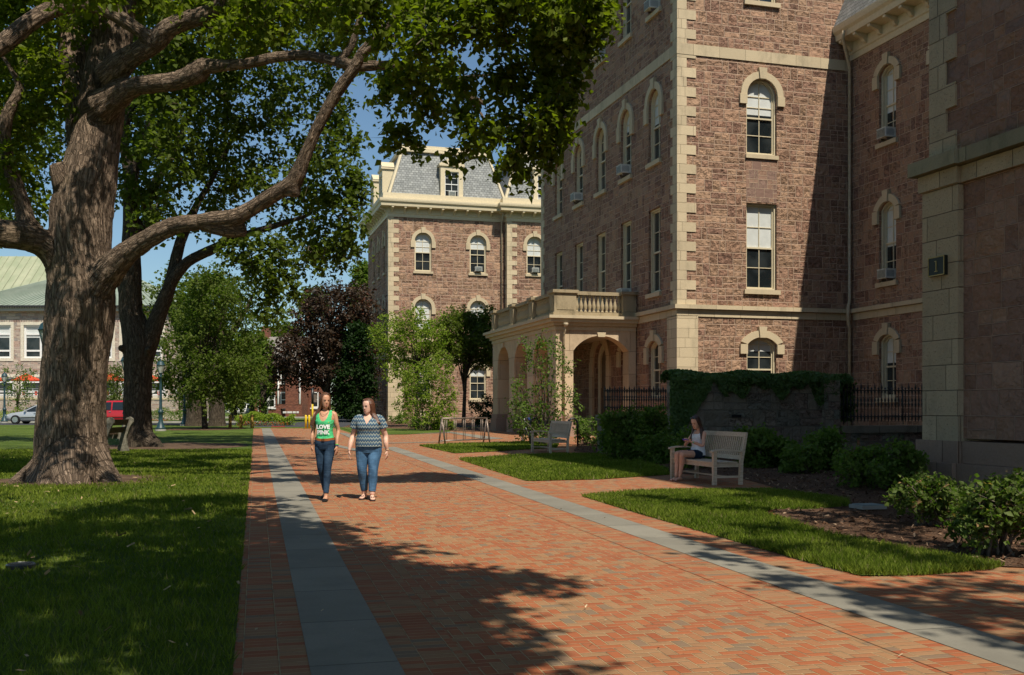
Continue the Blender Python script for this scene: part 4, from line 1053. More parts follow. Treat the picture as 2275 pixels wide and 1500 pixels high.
# mulch chips and fallen leaves
def chips(name, poly, n, mat, label, size=.03, dz=.02, ylo=9, yhi=40, cat='mulch', kind='stuff'):
    xs = [p[0] for p in poly]; x = rs.uniform(min(xs), max(xs), n*4); u = rs.rand(n*4); y = ylo*(yhi/ylo)**u
    k = inpoly(x, y, poly); x = x[k][:n]; y = y[k][:n]; n = len(x); v = []
    c = np.stack([x, y, SL*y+dz+rs.rand(n)*.02], 1); d = rs.randn(n, 3); d[:, 2] *= .35; d /= np.linalg.norm(d, axis=1)[:, None]
    e = np.cross(d, rs.randn(n, 3)*np.array([.3, .3, 1])); e /= np.linalg.norm(e, axis=1)[:, None]
    s = (size*(.5+rs.rand(n)))[:, None]
    v = np.stack([c-d*s-e*s*.3, c+d*s-e*s*.3, c+d*s+e*s*.3, c-d*s+e*s*.3], 1).reshape(-1, 3)
    o = npmesh(name, v, np.arange(4*n).reshape(-1, 4), mat); tag(o, label, cat, kind=kind)
def chipmat():
    m, nt, out = newmat('mulch_chip'); g = nt.nodes.new('ShaderNodeNewGeometry'); r = E(nt, g.outputs['Random Per Island'])
    surf(nt, out, ramp(r, [(0, (.035,.018,.011)), (.4, (.11,.058,.033)), (.75, (.20,.115,.07)), (1, (.34,.24,.16))]), .9, None, .1); return m
M_CHIP = chipmat()
chips('mulch_chips', bed, 26000, M_CHIP, 'loose bark mulch covering the planting bed by the building', .028)
chips('fallen_leaves', lp, 190, flat('dry_leaf', (.36,.26,.13), .8, var=.4), 'a few dry fallen leaves scattered on the left lawn', .035, .05, 5.5, 22, 'leaves')
chips('fallen_bits', [pw(-.1, 5), pw(5.2, 5), pw(5.2, 30), pw(-.1, 30)], 170, flat('dry_petal', (.42,.33,.2), .8, var=.4), 'tiny dry leaves and petals lying on the brick path', .012, .018, 5.5, 22, 'leaves')
# ================================================================ trees
rt = np.random.RandomState(11)
def leafcloud(centers, outd, size, seed=0, fold=.25, droop=.35):
    """centers (n,3), outd (n,3) preferred normals -> verts, faces of folded leaves (two triangles and a keel, pointed)"""
    n = len(centers); r = np.random.RandomState(seed+1)
    nrm = outd+r.randn(n, 3)*.75; nrm /= np.linalg.norm(nrm, axis=1)[:, None]+1e-9
    t = r.randn(n, 3); t[:, 2] -= droop*1.5; t -= nrm*np.sum(t*nrm, 1)[:, None]; t /= np.linalg.norm(t, axis=1)[:, None]+1e-9
    b = np.cross(nrm, t); s = (size*(.65+.7*r.rand(n)))[:, None]
    base = centers-t*s*.5; tip = centers+t*s*.62-nrm*s*.1
    L = centers-b*s*.42+nrm*s*fold*.5-t*s*.08; R = centers+b*s*.42+nrm*s*fold*.5-t*s*.08
    v = np.stack([base, R, tip, L], 1).reshape(-1, 3)
    i = np.arange(n)*4
    f = np.stack([np.stack([i, i+1, i+2], 1), np.stack([i, i+2, i+3], 1)], 1).reshape(-1, 3)
    return v, f
def crown_pts(blobs, size, seed, k=11, spread=1.0, shell=.45, droopy=.25):
    """blobs: (center, (rx,ry,rz), sprays). each spray is a short leafy twig"""
    r = np.random.RandomState(seed); Cs = []; Os = []; tw = []
    for c, rad, ns in blobs:
        c = np.array(c, float); rad = np.array(rad, float)
        d = r.randn(ns, 3); d /= np.linalg.norm(d, axis=1)[:, None]
        q = r.rand(ns)**shell; lump = 1+.18*np.sin(d[:, 0]*5+c[0])*np.cos(d[:, 1]*4+c[2])
        p = c+d*rad*(q*lump)[:, None]
        dr = d*.7+r.randn(ns, 3)*.6; dr[:, 2] -= droopy; dr /= np.linalg.norm(dr, axis=1)[:, None]
        ln = size*spread*(2.0+2.2*r.rand(ns))
        t = np.linspace(0, 1, k)[None, :, None]
        pts = p[:, None, :]+dr[:, None, :]*ln[:, None, None]*(t-.3)
        pts = pts+r.randn(ns, k, 3)*size*.55
        pts[:, :, 2] -= (t[:, :, 0]**2)*size*1.2
        Cs.append(pts.reshape(-1, 3)); o = np.repeat(d*.55+np.array([0, 0, .8]), k, axis=0); Os.append(o)
        tw.append((p, dr, ln))
    return np.concatenate(Cs), np.concatenate(Os), tw
def crown(parent, blobs, size, mat, seed, name='crown', **k):
    c, o, tw = crown_pts(blobs, size, seed, **k)
    v, f = leafcloud(c, o, size, seed); return npmesh(name, v, f, mat, parent), tw
def vnoise(p, seed=0):
    i = np.floor(p).astype(np.int64); f = p-i; f = f*f*(3-2*f); out = np.zeros(len(p))
    for dx in (0, 1):
        for dy in (0, 1):
            for dz in (0, 1):
                h = (i[:, 0]+dx)*374761393+(i[:, 1]+dy)*668265263+(i[:, 2]+dz)*2147483647+seed*97
                h = (h ^ (h >> 13))*1274126177; h = ((h ^ (h >> 16)) & 0xffff)/65535.0
                w_ = (f[:, 0] if dx else 1-f[:, 0])*(f[:, 1] if dy else 1-f[:, 1])*(f[:, 2] if dz else 1-f[:, 2]); out += h*w_
    return out
def spline(pts, step=.25):
    """catmull-rom through (x,y,z,r)"""
    P_ = [np.array(p, float) for p in pts]; P_ = [2*P_[0]-P_[1]]+P_+[2*P_[-1]-P_[-2]]; out = []
    for i in range(1, len(P_)-2):
        a, b, c, d = P_[i-1:i+3]; n = max(2, int(np.linalg.norm((c-b)[:3])/step))
        for k in range(n):
            t = k/n; out.append(.5*((2*b)+(c-a)*t+(2*a-5*b+4*c-d)*t*t+(3*b-a-3*c+d)*t**3))
    out.append(P_[-2]); return out
def wood(name, limbs, mat, parent, voxel=.035, ridge=.03, seed=0, smooth_it=6, twist=.0, remesh=True):
    """limbs: lists of (x,y,z,r); united into one skin; stores a bark coordinate per vertex"""
    mb = MB(); segs = []
    for L in limbs:
        S = spline(L, .22); S = [s_ for s_ in S]
        rad = [max(.012, s_[3]) for s_ in S]
        mb.tube([s_[:3] for s_ in S], rad, 14 if rad[0] > .15 else 8)
        acc = 0.0
        for a, b in zip(S[:-1], S[1:]):
            l = np.linalg.norm(b[:3]-a[:3]); segs.append((a[:3], b[:3], a[3], b[3], acc)); acc += l
    o = mb.build(name, mat, None)
    if remesh:
        m = o.modifiers.new('r', 'REMESH'); m.mode = 'VOXEL'; m.voxel_size = voxel
        if smooth_it: s_ = o.modifiers.new('s', 'SMOOTH'); s_.factor = .5; s_.iterations = smooth_it
        bpy.context.view_layer.update()
        me = bpy.data.meshes.new_from_object(o.evaluated_get(bpy.context.evaluated_depsgraph_get()))
        bpy.data.objects.remove(o); me.name = name
    else:
        me = o.data; bpy.data.objects.remove(o)
    n = len(me.vertices); co = np.empty(n*3, 'f'); me.vertices.foreach_get('co', co); co = co.reshape(-1, 3).astype(float)
    no = np.empty(n*3, 'f'); me.vertices.foreach_get('normal', no); no = no.reshape(-1, 3)
    best = np.full(n, 1e9); att = np.zeros((n, 3))
    prev = None
    for a, b, ra, rb, acc in segs:
        d = b-a; l = np.linalg.norm(d); 
        if l < 1e-6: continue
        d = d/l; x = np.cross(d, [0, 0, 1.0]); 
        if prev is None or np.linalg.norm(x) > .3: pass
        xl = np.linalg.norm(x); x = np.array([1.0, 0, 0])-d*d[0] if xl < .5 else x/xl
        x = x/np.linalg.norm(x); y = np.cross(d, x)
        q = co-a; t = np.clip(q@d, 0, l); e = q-np.outer(t, d); dist = np.linalg.norm(e, axis=1); r_ = ra+(rb-ra)*t/l
        m_ = dist/np.maximum(r_, .02) < best
        best[m_] = (dist/np.maximum(r_, .02))[m_]
        ang = np.arctan2(e@y, e@x)+twist*(acc+t)
        att[m_] = np.stack([np.cos(ang)*r_, np.sin(ang)*r_, acc+t+a[0]*3], 1)[m_]
    if ridge:
        rr = np.linalg.norm(att[:, :2], axis=1)
        k = vnoise(att*np.array([9, 9, 1.6])+seed, seed); k2 = vnoise(att*np.array([20, 20, 4.0]), seed+5); k3 = vnoise(att*np.array([2.5, 2.5, .8]), seed+9)
        am = ridge*np.clip(rr/.35, .1, 1.0)
        co = co+no*((np.abs(k-.5)*2*1.0+(k2-.5)*.8)*am+(k3-.5)*am*2.5)[:, None]
        me.vertices.foreach_set('co', co.astype('f').ravel())
    at = me.attributes.new('bark', 'FLOAT_VECTOR', 'POINT'); at.data.foreach_set('vector', att.astype('f').ravel())
    me.polygons.foreach_set('use_smooth', np.ones(len(me.polygons), bool))
    me.materials.clear(); me.materials.append(mat); me.update()
    return link(name, me, parent)
def L_(pts):   # (px,py,Y,rpx) -> (x,y,z,r)
    return [(*P(a, b, c), r*c/F) for a, b, c, r in pts]
def rel(e, limbs): 
    o = np.array([*e.location, 0.0]); return [[tuple(np.array(p)-o) for p in L] for L in limbs]
def relb(e, blobs): return [(tuple(np.array(c)-np.array(e.location)), r, n) for c, r, n in blobs]
def B(px, py, Y, r, n, rz=None, ry=None): 
    p = P(px, py, Y); R = r*Y/F; return ((p.x, p.y, p.z), (R, (ry if ry else R), (rz*Y/F if rz else R)), n)
def twigs(name, tw_, parent, mat, frac=.5, r=.012, seed=1):
    rr = np.random.RandomState(seed); vs = []; fs = []
    for p, d, ln in tw_:
        k = rr.rand(len(p)) < frac; p_, d_, l_ = p[k], d[k], ln[k]
        a = p_-d_*(l_*.6)[:, None]+np.array([0, 0, -.05]); b = p_+d_*(l_*.7)[:, None]
        s = np.cross(d_, rr.randn(len(d_), 3)); s /= np.linalg.norm(s, axis=1)[:, None]+1e-9; u = np.cross(d_, s)
        for i in range(len(a)):
            o = len(vs); q = r*(.6+.8*rr.rand())
            vs += [a[i]+s[i]*q, a[i]-s[i]*q*.5+u[i]*q, a[i]-s[i]*q*.5-u[i]*q, b[i]]
            fs += [(o, o+1, o+3), (o+1, o+2, o+3), (o+2, o, o+3)]
    if vs: return npmesh(name, np.array(vs), np.array(fs), mat, parent)

# ---- big linden at the left
Y1 = TB1.y
t1 = empty('linden_tree', (TB1.x, TB1.y, SL*Y1), 0, 'huge old tree with a flared, dappled trunk at the left of the lawn', 'tree')
Z0 = (1.55-SL*Y1)  # height of the camera over the ground there
limbs = [
 L_([(158, 1092, Y1, 112), (160, 1064, Y1, 98), (160, 1030, Y1, 84), (158, 985, Y1, 76), (158, 900, Y1, 71), (166, 800, Y1, 70), (176, 710, Y1, 72), (182, 640, Y1, 72), (180, 560, Y1, 66), (180, 480, Y1, 65), (195, 400, Y1+.1, 62), (214, 300, Y1+.2, 52), (232, 200, Y1+.3, 48), (246, 90, Y1+.4, 45), (255, -20, Y1+.5, 42), (262, -160, Y1+.6, 36), (270, -420, Y1+.8, 24)]),
 # root flares
 L_([(150, 1000, Y1, 60), (95, 1050, Y1-.2, 38), (45, 1078, Y1-.5, 24), (8, 1094, Y1-.8, 10)]),
 L_([(175, 1000, Y1, 60), (222, 1052, Y1-.25, 36), (252, 1080, Y1-.5, 24), (282, 1100, Y1-.75, 10)]),
 L_([(160, 1000, Y1-.2, 60), (160, 1060, Y1-.75, 44), (168, 1100, Y1-1.25, 22)]),
 L_([(160, 1000, Y1-.2, 60), (120, 1070, Y1-.7, 38), (100, 1098, Y1-1.1, 18)]),
 L_([(160, 1000, Y1+.2, 60), (190, 1050, Y1+.8, 38), (220, 1062, Y1+1.4, 14)]),
 # second leader behind, left
 L_([(196, 330, Y1+.3, 40), (176, 210, Y1+.8, 33), (162, 110, Y1+1.0, 31), (158, 20, Y1+1.1, 30), (150, -160, Y1+1.3, 24)]),
 # big lower right limb
 L_([(190, 660, Y1-.1, 50), (236, 606, Y1-.25, 34), (282, 562, Y1-.45, 26), (335, 528, Y1-.7, 21), (385, 502, Y1-.9, 20), (425, 496, Y1-1.1, 18), (470, 488, Y1-1.2, 18), (515, 485, Y1-1.3, 19), (560, 463, Y1-1.4, 16), (612, 430, Y1-1.6, 16), (652, 405, Y1-1.7, 18), (674, 355, Y1-1.8, 15), (703, 288, Y1-1.9, 13), (744, 212, Y1-2.0, 13), (788, 150, Y1-2.1, 14), (805, 118, Y1-2.15, 13), (850, 70, Y1-2.2, 12), (925, 0, Y1-2.3, 13), (1010, -90, Y1-2.4, 11)]),
 L_([(640, 420, Y1-1.65, 18), (664, 424, Y1-1.7, 15)]),
 L_([(455, 494, Y1-1.1, 20), (500, 508, Y1-1.15, 20), (546, 512, Y1-1.2, 13)]),
 # second right limb
 L_([(224, 240, Y1-.1, 38), (272, 205, Y1-.3, 26), (310, 190, Y1-.5, 21), (370, 184, Y1-.7, 20), (412, 174, Y1-.85, 21), (440, 160, Y1-.95, 24), (452, 148, Y1-1.0, 20), (490, 146, Y1-1.1, 14), (545, 142, Y1-1.2, 12), (620, 126, Y1-1.3, 11), (690, 124, Y1-1.35, 11), (750, 138, Y1-1.4, 12), (805, 148, Y1-1.6, 12), (870, 144, Y1-1.8, 11), (940, 158, Y1-2.0, 10), (1010, 195, Y1-2.2, 8), (1080, 232, Y1-2.4, 6)]),
 L_([(752, 138, Y1-1.4, 9), (782, 100, Y1-1.4, 8), (800, 40, Y1-1.5, 8), (835, -60, Y1-1.5, 7)]),
 L_([(985, 180, Y1-2.1, 6), (1040, 170, Y1-2.2, 5), (1110, 165, Y1-2.3, 4), (1180, 150, Y1-2.4, 3)]),
 L_([(1010, 195, Y1-2.2, 6), (1060, 240, Y1-2.3, 5), (1090, 290, Y1-2.4, 3)]),
 # upper fork
 L_([(238, 170, Y1-.2, 34), (285, 130, Y1-.5, 25), (325, 106, Y1-.7, 23), (352, 88, Y1-.8, 22), (375, 62, Y1-.9, 20), (420, 44, Y1-1.0, 20), (462, 30, Y1-1.1, 18), (486, 8, Y1-1.1, 15), (500, -60, Y1-1.2, 12)]),
 L_([(345, 98, Y1-.8, 17), (318, 74, Y1-.9, 16), (278, 48, Y1-1.0, 17), (236, 22, Y1-1.1, 18), (180, 8, Y1-1.2, 19), (120, 18, Y1-1.4, 19), (60, 54, Y1-1.6, 20), (10, 96, Y1-1.8, 21), (-60, 140, Y1-2.0, 18)]),
 # lower left limbs
 L_([(165, 640, Y1, 46), (128, 572, Y1-.2, 34), (92, 538, Y1-.4, 30), (40, 522, Y1-.7, 32), (-20, 518, Y1-1.0, 30), (-90, 500, Y1-1.3, 24)]),
 L_([(90, 540, Y1-.4, 26), (62, 500, Y1-.5, 20), (48, 450, Y1-.5, 17), (28, 390, Y1-.6, 15), (8, 320, Y1-.6, 15), (14, 262, Y1-.7, 13), (36, 215, Y1-.7, 11), (42, 190, Y1-.7, 9), (22, 150, Y1-.8, 6), (-6, 110, Y1-.8, 5)]),
 L_([(34, 228, Y1-.7, 8), (20, 240, Y1-.7, 6), (2, 248, Y1-.8, 5)]),
 L_([(165, 440, Y1, 40), (140, 400, Y1-.25, 26), (124, 365, Y1-.3, 15)]),
]
# ground the roots: keep them on the lawn
wood('trunk', rel(t1, limbs), M_BARK, t1, .034, .030, 3, 5, .12)
def fill(polys, Y, r, n, seed, jy=1.2):
    """scatter blobs inside a pixel polygon"""
    rr = random.Random(seed); out = []; xs = [p[0] for p in polys]; ys = [p[1] for p in polys]
    tries = 0
    while len(out) < n and tries < 20000:
        tries += 1; x = rr.uniform(min(xs), max(xs)); y = rr.uniform(min(ys), max(ys))
        if inpoly(np.array([x]), np.array([y]), polys)[0] and all(math.hypot(x-a, y-b) > r*.62 for a, b in out): out.append((x, y))
    return [(x, y, Y+rr.uniform(-jy, jy)) for x, y in out]
bl1 = []
# hanging foliage right of the limbs
R1 = [(835, 185), (900, 150), (1000, 120), (1100, 90), (1200, 60), (1310, 60), (1300, 120), (1255, 200), (1250, 270), (1215, 330), (1180, 360), (1130, 370), (1085, 330), (1040, 310), (1000, 320), (960, 300), (900, 290), (850, 290), (880, 240), (840, 230)]
for x, y, Y in fill(R1, 17.2, 58, 34, 4, .8): bl1.append(B(x, y, Y, 36, 17))
R2 = [(740, -60), (1340, -60), (1330, 30), (1290, 90), (1180, 110), (1100, 90), (1000, 100), (900, 100), (800, 60)]
for x, y, Y in fill(R2, 16.6, 60, 30, 5, .9): bl1.append(B(x, y, Y, 50, 27))
for x, y, r, n in ((1135, 366, 22, 14), (870, 292, 24, 14), (905, 300, 18, 9), (1240, 300, 26, 14), (1250, 235, 28, 16), (1335, 20, 26, 14), (1290, 130, 24, 12), (1165, 385, 12, 6), (1050, 318, 20, 10), (925, 316, 10, 5), (1010, 342, 10, 4), (855, 200, 22, 10), (1215, 345, 22, 11), (1110, 180, 34, 20), (1200, 200, 36, 22), (1160, 270, 36, 22), (960, 230, 34, 18)): bl1.append(B(x, y, 17.2, r, n))
# upper left and behind the fork
R3 = [(-80, -80), (760, -80), (760, 10), (640, 40), (500, 60), (400, 20), (250, -20), (120, 90), (130, 180), (90, 260), (60, 420), (-80, 480)]
for x, y, Y in fill(R3, Y1+.8, 62, 60, 6, 1.6): bl1.append(B(x, y, Y, 52, 30))
for x, y, Y in fill([(480, -60), (820, -60), (830, 60), (700, 110), (560, 120), (480, 90)], Y1-1, 52, 12, 16, .8): bl1.append(B(x, y, Y, 44, 20))
# crown above the frame (casts the dappled shade)
rr_ = random.Random(5)
for i in range(54):
    a = rr_.uniform(0, 2*math.pi); rad = rr_.uniform(1.5, 8.5); z = rr_.uniform(11.5, 18)
    x, y = TB1.x+rad*math.cos(a), TB1.y+rad*math.sin(a)*.9+1
    if y > 0 and (CH+(HY)*y/F) > z-1.6: continue
    bl1.append(((x, y, z), (1.15, 1.15, .8), 26))
# unseen leaf clumps added above the frame to shade the trunk and limbs
for i_, (px, py, r) in enumerate(((120, 620, .40), (150, 560, .45), (200, 640, .35), (215, 700, .35), (170, 740, .45), (150, 800, .45), (190, 830, .40), (130, 860, .35), (210, 880, .30), (150, 920, .35), (110, 960, .32), (230, 780, .28), (160, 500, .35), (215, 470, .35), (180, 400, .35), (215, 350, .35), (200, 290, .4), (240, 240, .35), (250, 150, .4), (230, 80, .4), (260, 30, .4),
    (420, 500, .28), (500, 495, .3), (560, 470, .35), (620, 430, .35), (670, 370, .35), (690, 300, .35), (730, 230, .35), (780, 150, .35), (850, 70, .35), (500, 148, .3), (570, 140, .3), (640, 126, .3), (720, 130, .3), (300, 200, .2), (60, 530, .4), (0, 520, .5), (90, 545, .35), (40, 440, .3), (15, 350, .3), (60, 60, .35), (0, 110, .4), (320, 110, .2), (180, 10, .3), (140, 1010, .25), (100, 1050, .28), (190, 1045, .22), (240, 1060, .2), (60, 1075, .25))):
    if i_ % 5 in (1, 3) and i_ < 22: continue
    r *= .8; q = P(px, py, Y1-.6); t_ = max(6.0, (9.6-q.z)/1.0); q = q+SUN*t_; bl1.append((tuple(q), (r*1.15, r*1.15, r*.6), int(6+75*r*r)))
GAPS = [(1060, 120, 48), (1062, 215, 42), (900, 84, 30), (1168, 84, 32), (1150, 245, 30), (1000, 272, 28), (868, 235, 34), (1205, 150, 22), (985, 95, 24), (1110, 320, 20)]
def gapped(b):
    (x, y, z), r, n = b
    if y > 18.4 or y < 14: return False
    px, py = CX+x*F/y, HY-(z-CH)*F/y
    return any(math.hypot(px-a, py-c) < g for a, c, g in GAPS)
bl1 = [b for b in bl1 if not gapped(b)]
c1, tw1 = crown(t1, relb(t1, bl1), .112, L_BIG, 21, k=12)
twigs('twigs', tw1, t1, M_BARKS, .35, .010)

# ---- second, dark tree
Y2 = TB2.y
t2 = empty('dark_trunk_tree', (TB2.x, TB2.y, SL*Y2), 0, 'dark shaded tree forking low just right of the huge trunk', 'tree')
limbs = [
 L_([(308, 1004, Y2, 42), (307, 985, Y2, 34), (306, 940, Y2, 30), (305, 880, Y2, 29), (306, 820, Y2, 30), (308, 775, Y2, 33), (300, 730, Y2, 28), (290, 680, Y2, 25), (290, 600, Y2, 22), (292, 500, Y2, 18), (292, 400, Y2, 15), (310, 340, Y2, 13), (330, 290, Y2, 11), (345, 200, Y2, 9), (375, 80, Y2, 7), (390, 10, Y2, 6)]),
 L_([(315, 790, Y2, 28), (335, 745, Y2, 20), (352, 700, Y2, 17), (368, 660, Y2, 15), (385, 620, Y2, 13), (420, 580, Y2, 12), (470, 555, Y2, 11), (520, 530, Y2, 9), (600, 505, Y2-.5, 7), (680, 480, Y2-1, 5)]),
 L_([(370, 655, Y2, 13), (385, 600, Y2+.3, 12), (400, 540, Y2+.5, 12), (415, 505, Y2+.6, 11), (440, 450, Y2+.8, 8), (470, 400, Y2+1, 6), (520, 300, Y2+1, 5)]),
 L_([(292, 420, Y2, 14), (280, 350, Y2, 11), (275, 300, Y2, 10), (290, 240, Y2, 9), (325, 180, Y2, 7)]),
 L_([(292, 560, Y2, 16), (325, 500, Y2+.3, 12), (330, 440, Y2+.3, 11), (355, 390, Y2+.3, 9), (385, 340, Y2+.3, 7), (430, 230, Y2+.3, 5)]),
 L_([(300, 690, Y2, 20), (282, 660, Y2, 16), (268, 620, Y2+.3, 11), (250, 560, Y2+.4, 8)]),
 L_([(276, 778, Y2-.3, 7), (266, 772, Y2-.5, 8)]), L_([(330, 790, Y2-.7, 6), (328, 772, Y2-1.0, 7)]),
 L_([(300, 960, Y2, 30), (345, 990, Y2-.3, 16), (362, 1002, Y2-.6, 6)]), L_([(300, 960, Y2, 30), (275, 994, Y2-.4, 14), (262, 1004, Y2-.6, 6)]),
]
wood('trunk', rel(t2, limbs), M_BARK2, t2, .05, .022, 8, 4, .0)
bl2 = []
R4 = [(270, -60), (830, -60), (815, 80), (790, 180), (760, 280), (790, 340), (810, 400), (800, 480), (780, 560), (700, 580), (640, 520), (560, 540), (470, 500), (380, 500), (300, 460), (260, 360), (240, 200)]
for x, y, Y in fill(R4, Y2-.5, 52, 110, 8, 2.6): bl2.append(B(x, y, Y, 44, 22))
for x, y, Y in fill([(500, 530), (640, 520), (665, 590), (655, 640), (610, 700), (560, 640), (520, 600)], Y2-2, 36, 12, 9, .8): bl2.append(B(x, y, Y, 30, 10))
for x, y, r, n in ((640, 620, 26, 12), (600, 650, 24, 10), (585, 690, 16, 6), (650, 655, 18, 7), (560, 590, 28, 12), (620, 582, 26, 12), (690, 560, 26, 10), (740, 560, 26, 10), (770, 520, 24, 10), (790, 400, 26, 12), (765, 300, 20, 9), (800, 440, 24, 12), (690, 545, 26, 10)): bl2.append(B(x, y, Y2-1.5, r, n))
for x, y, Y in fill([(-80, 60), (130, 60), (170, 300), (140, 440), (100, 500), (-80, 520)], Y2+1, 52, 26, 10, 2.0): bl2.append(B(x, y, Y, 44, 20))
for i in range(24):
    a = rr_.uniform(0, 2*math.pi); rad = rr_.uniform(0, 7); bl2.append(((TB2.x+rad*math.cos(a)+1, TB2.y+rad*math.sin(a), rr_.uniform(16.5, 20)), (1.4, 1.4, 1.0), 22))
for i, (px, py) in enumerate(((300, 960), (315, 900), (300, 860), (310, 820), (300, 770), (330, 740), (295, 720), (350, 690), (290, 660), (370, 640), (292, 590), (395, 590), (440, 560), (290, 520), (500, 535), (400, 520), (560, 510))):
    q = P(px, py, Y2)+SUN*(8.5+.8*(i % 3)); bl2.append((tuple(q), (1.0, 1.0, .7), 26))  # leaf clumps added sunward to keep this trunk in shade
c2, tw2 = crown(t2, relb(t2, bl2), .17, L_MID, 22, k=11)
twigs('twigs', tw2, t2, M_BARKS, .3, .014)

# ---- generic broadleaf tree
def tree(name, loc, H, blobs, leaf, size, mat, label, seed, trunk=.15, bm=None, group=None, cat='tree', k=10, stems=None, shell=.45, droopy=.25, tf=.3, cb=0.3):
    e = empty(name, loc, 0, label, cat, group)
    rr = random.Random(seed); lo = Vector(loc)
    limbs = stems or [[(0, 0, -.1, trunk*1.4), (0, 0, .25, trunk*1.08), (rr.uniform(-.1, .1), rr.uniform(-.1, .1), H*.35, trunk*.85), (rr.uniform(-.2, .2), rr.uniform(-.2, .2), H*.62, trunk*.55), (rr.uniform(-.3, .3), 0, H*.88, trunk*.2)]]
    if not stems:
        for (c, r, n) in blobs[::2]:
            z = max(H*cb*.7, min(c[2]-lo.z-.3, H*.7)*rr.uniform(.45, .75)); q = (c[0]-lo.x, c[1]-lo.y, c[2]-lo.z)
            limbs.append([(0, 0, z, trunk*.42), (q[0]*.45, q[1]*.45, z+(q[2]-z)*.6, trunk*.28), (q[0]*.9, q[1]*.9, q[2], trunk*.1)])
    wood('trunk', limbs, bm or M_BARK2, e, remesh=False, ridge=0)
    c, tw = crown(e, relb(e, blobs), size, mat, seed, k=k, shell=shell, droopy=droopy)
    if tf: twigs('twigs', tw, e, M_BARKS, tf, .010)
    return e
def tpoly(poly, Y, r, n, seed, sprays, jy=1.0, rr_k=.85): return [B(x, y, yy, r*rr_k, sprays) for x, y, yy in fill(poly, Y, r, n, seed, jy)]
# mid lawn: young linden
p = G(455, 953); p.z = SL*p.y
tree('young_linden', p, 9.5, tpoly([(480, 590), (515, 640), (540, 700), (565, 780), (580, 850), (540, 880), (460, 885), (400, 880), (360, 850), (365, 760), (390, 690), (430, 630)], p.y-1, 34, 62, 31, 30, 1.6), None, .14, L_LIND, 'leafy young tree with a full round crown beside the lamp post on the lawn', 31, .16, k=10)
p = G(432, 947); q = G(482, 947)
for c_, lb, sd in ((p, 'thick grey trunk standing just left of the young tree trunk', 32), (q, 'thick grey trunk standing just right of the young tree trunk', 33)):
    e = empty('grey_trunk_tree', (c_.x, c_.y, SL*c_.y), 0, lb, 'tree', 'thick trunked trees behind the young tree')
    wood('trunk', [[(0, 0, -.2, .75), (0, 0, .4, .55), (0, 0, 3, .46), (.2, 0, 6, .38), (.4, 0, 9, .2)], [(0, 0, 4, .3), (-1.2, 0, 6.5, .2), (-2, 0, 8.5, .1)], [(.1, 0, 5, .3), (1.5, 0, 7, .2), (2.5, 0, 9, .1)]], M_BARK2, e, .1, .02, sd, 3)
    bb_ = [((c_.x+random.Random(sd+i).uniform(-3.2, 3.2), c_.y+random.Random(sd*3+i).uniform(-2, 3), 6.2+random.Random(sd*7+i).uniform(0, 4.2)), (1.3, 1.3, 1.0), 24) for i in range(20)]
    crown(e, relb(e, bb_), .2, L_LIND if sd == 33 else L_MID, sd, k=9)
# bright trees further back
def far_tree(px, pyb, Y, wpx, top, mat, lb, sd, sz=.24, name='round_tree', sp=20, ngroup='trees beyond the end of the path'):
    poly = [(px-wpx*.5, pyb-wpx*.2), (px-wpx*.5, (top+pyb)/2), (px-wpx*.25, top+wpx*.1), (px, top), (px+wpx*.28, top+wpx*.1), (px+wpx*.5, (top+pyb)/2), (px+wpx*.45, pyb-wpx*.2), (px, pyb)]
    loc = Vector(((px-CX)*Y/F, Y, SL*Y)); H = CH+(HY-top)*Y/F
    r = max(14, wpx*.16); n = int(max(10, (wpx*(pyb-top))/(r*r)*1.1))
    tree(name, loc, H, tpoly(poly, Y, r, min(n, 60), sd, sp, wpx*.25*Y/F), None, sz, mat, lb, sd, .25, group=ngroup, k=9, tf=0)
far_tree(560, 880, 92, 90, 735, L_FAR, 'bright green tree right of the young lawn tree', 41)
far_tree(612, 850, 150, 90, 742, L_FAR, 'bright green tree above the roof of the brick building', 42, .34)
far_tree(640, 790, 175, 80, 722, L_MID, 'dark green tree behind the purple tree, left side', 43, .4)
far_tree(520, 900, 84, 70, 760, L_LIND, 'green tree behind the parked cars at the end of the lawn', 44, .22)
far_tree(585, 915, 88, 46, 830, L_SHRUB, 'thin airy small tree before the brick building', 46, .12, sp=9)
far_tree(700, 700, 190, 60, 640, L_MID, 'tree top showing through the purple crown', 45, .4)
# purple maple and dark tree beside it
p = Vector(((728-CX)*86/F, 86, SL*86))
tree('purple_maple', p, 10, tpoly([(700, 650), (760, 640), (815, 650), (830, 760), (820, 870), (775, 872), (725, 842), (660, 838), (618, 826), (605, 798), (650, 740), (665, 700)], 86, 34, 70, 51, 30, 3.0), None, .22, L_PURP, 'purple leaved maple with a broad dark crown at the end of the path', 51, .3, k=10, tf=.2)
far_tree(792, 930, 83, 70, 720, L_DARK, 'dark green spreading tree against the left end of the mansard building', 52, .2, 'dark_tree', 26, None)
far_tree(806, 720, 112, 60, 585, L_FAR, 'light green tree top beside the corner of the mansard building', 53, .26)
far_tree(772, 915, 100, 46, 820, L_DARK, 'dark green bush-like tree under the purple crown', 54, .24, 'dark_tree', 22, None)
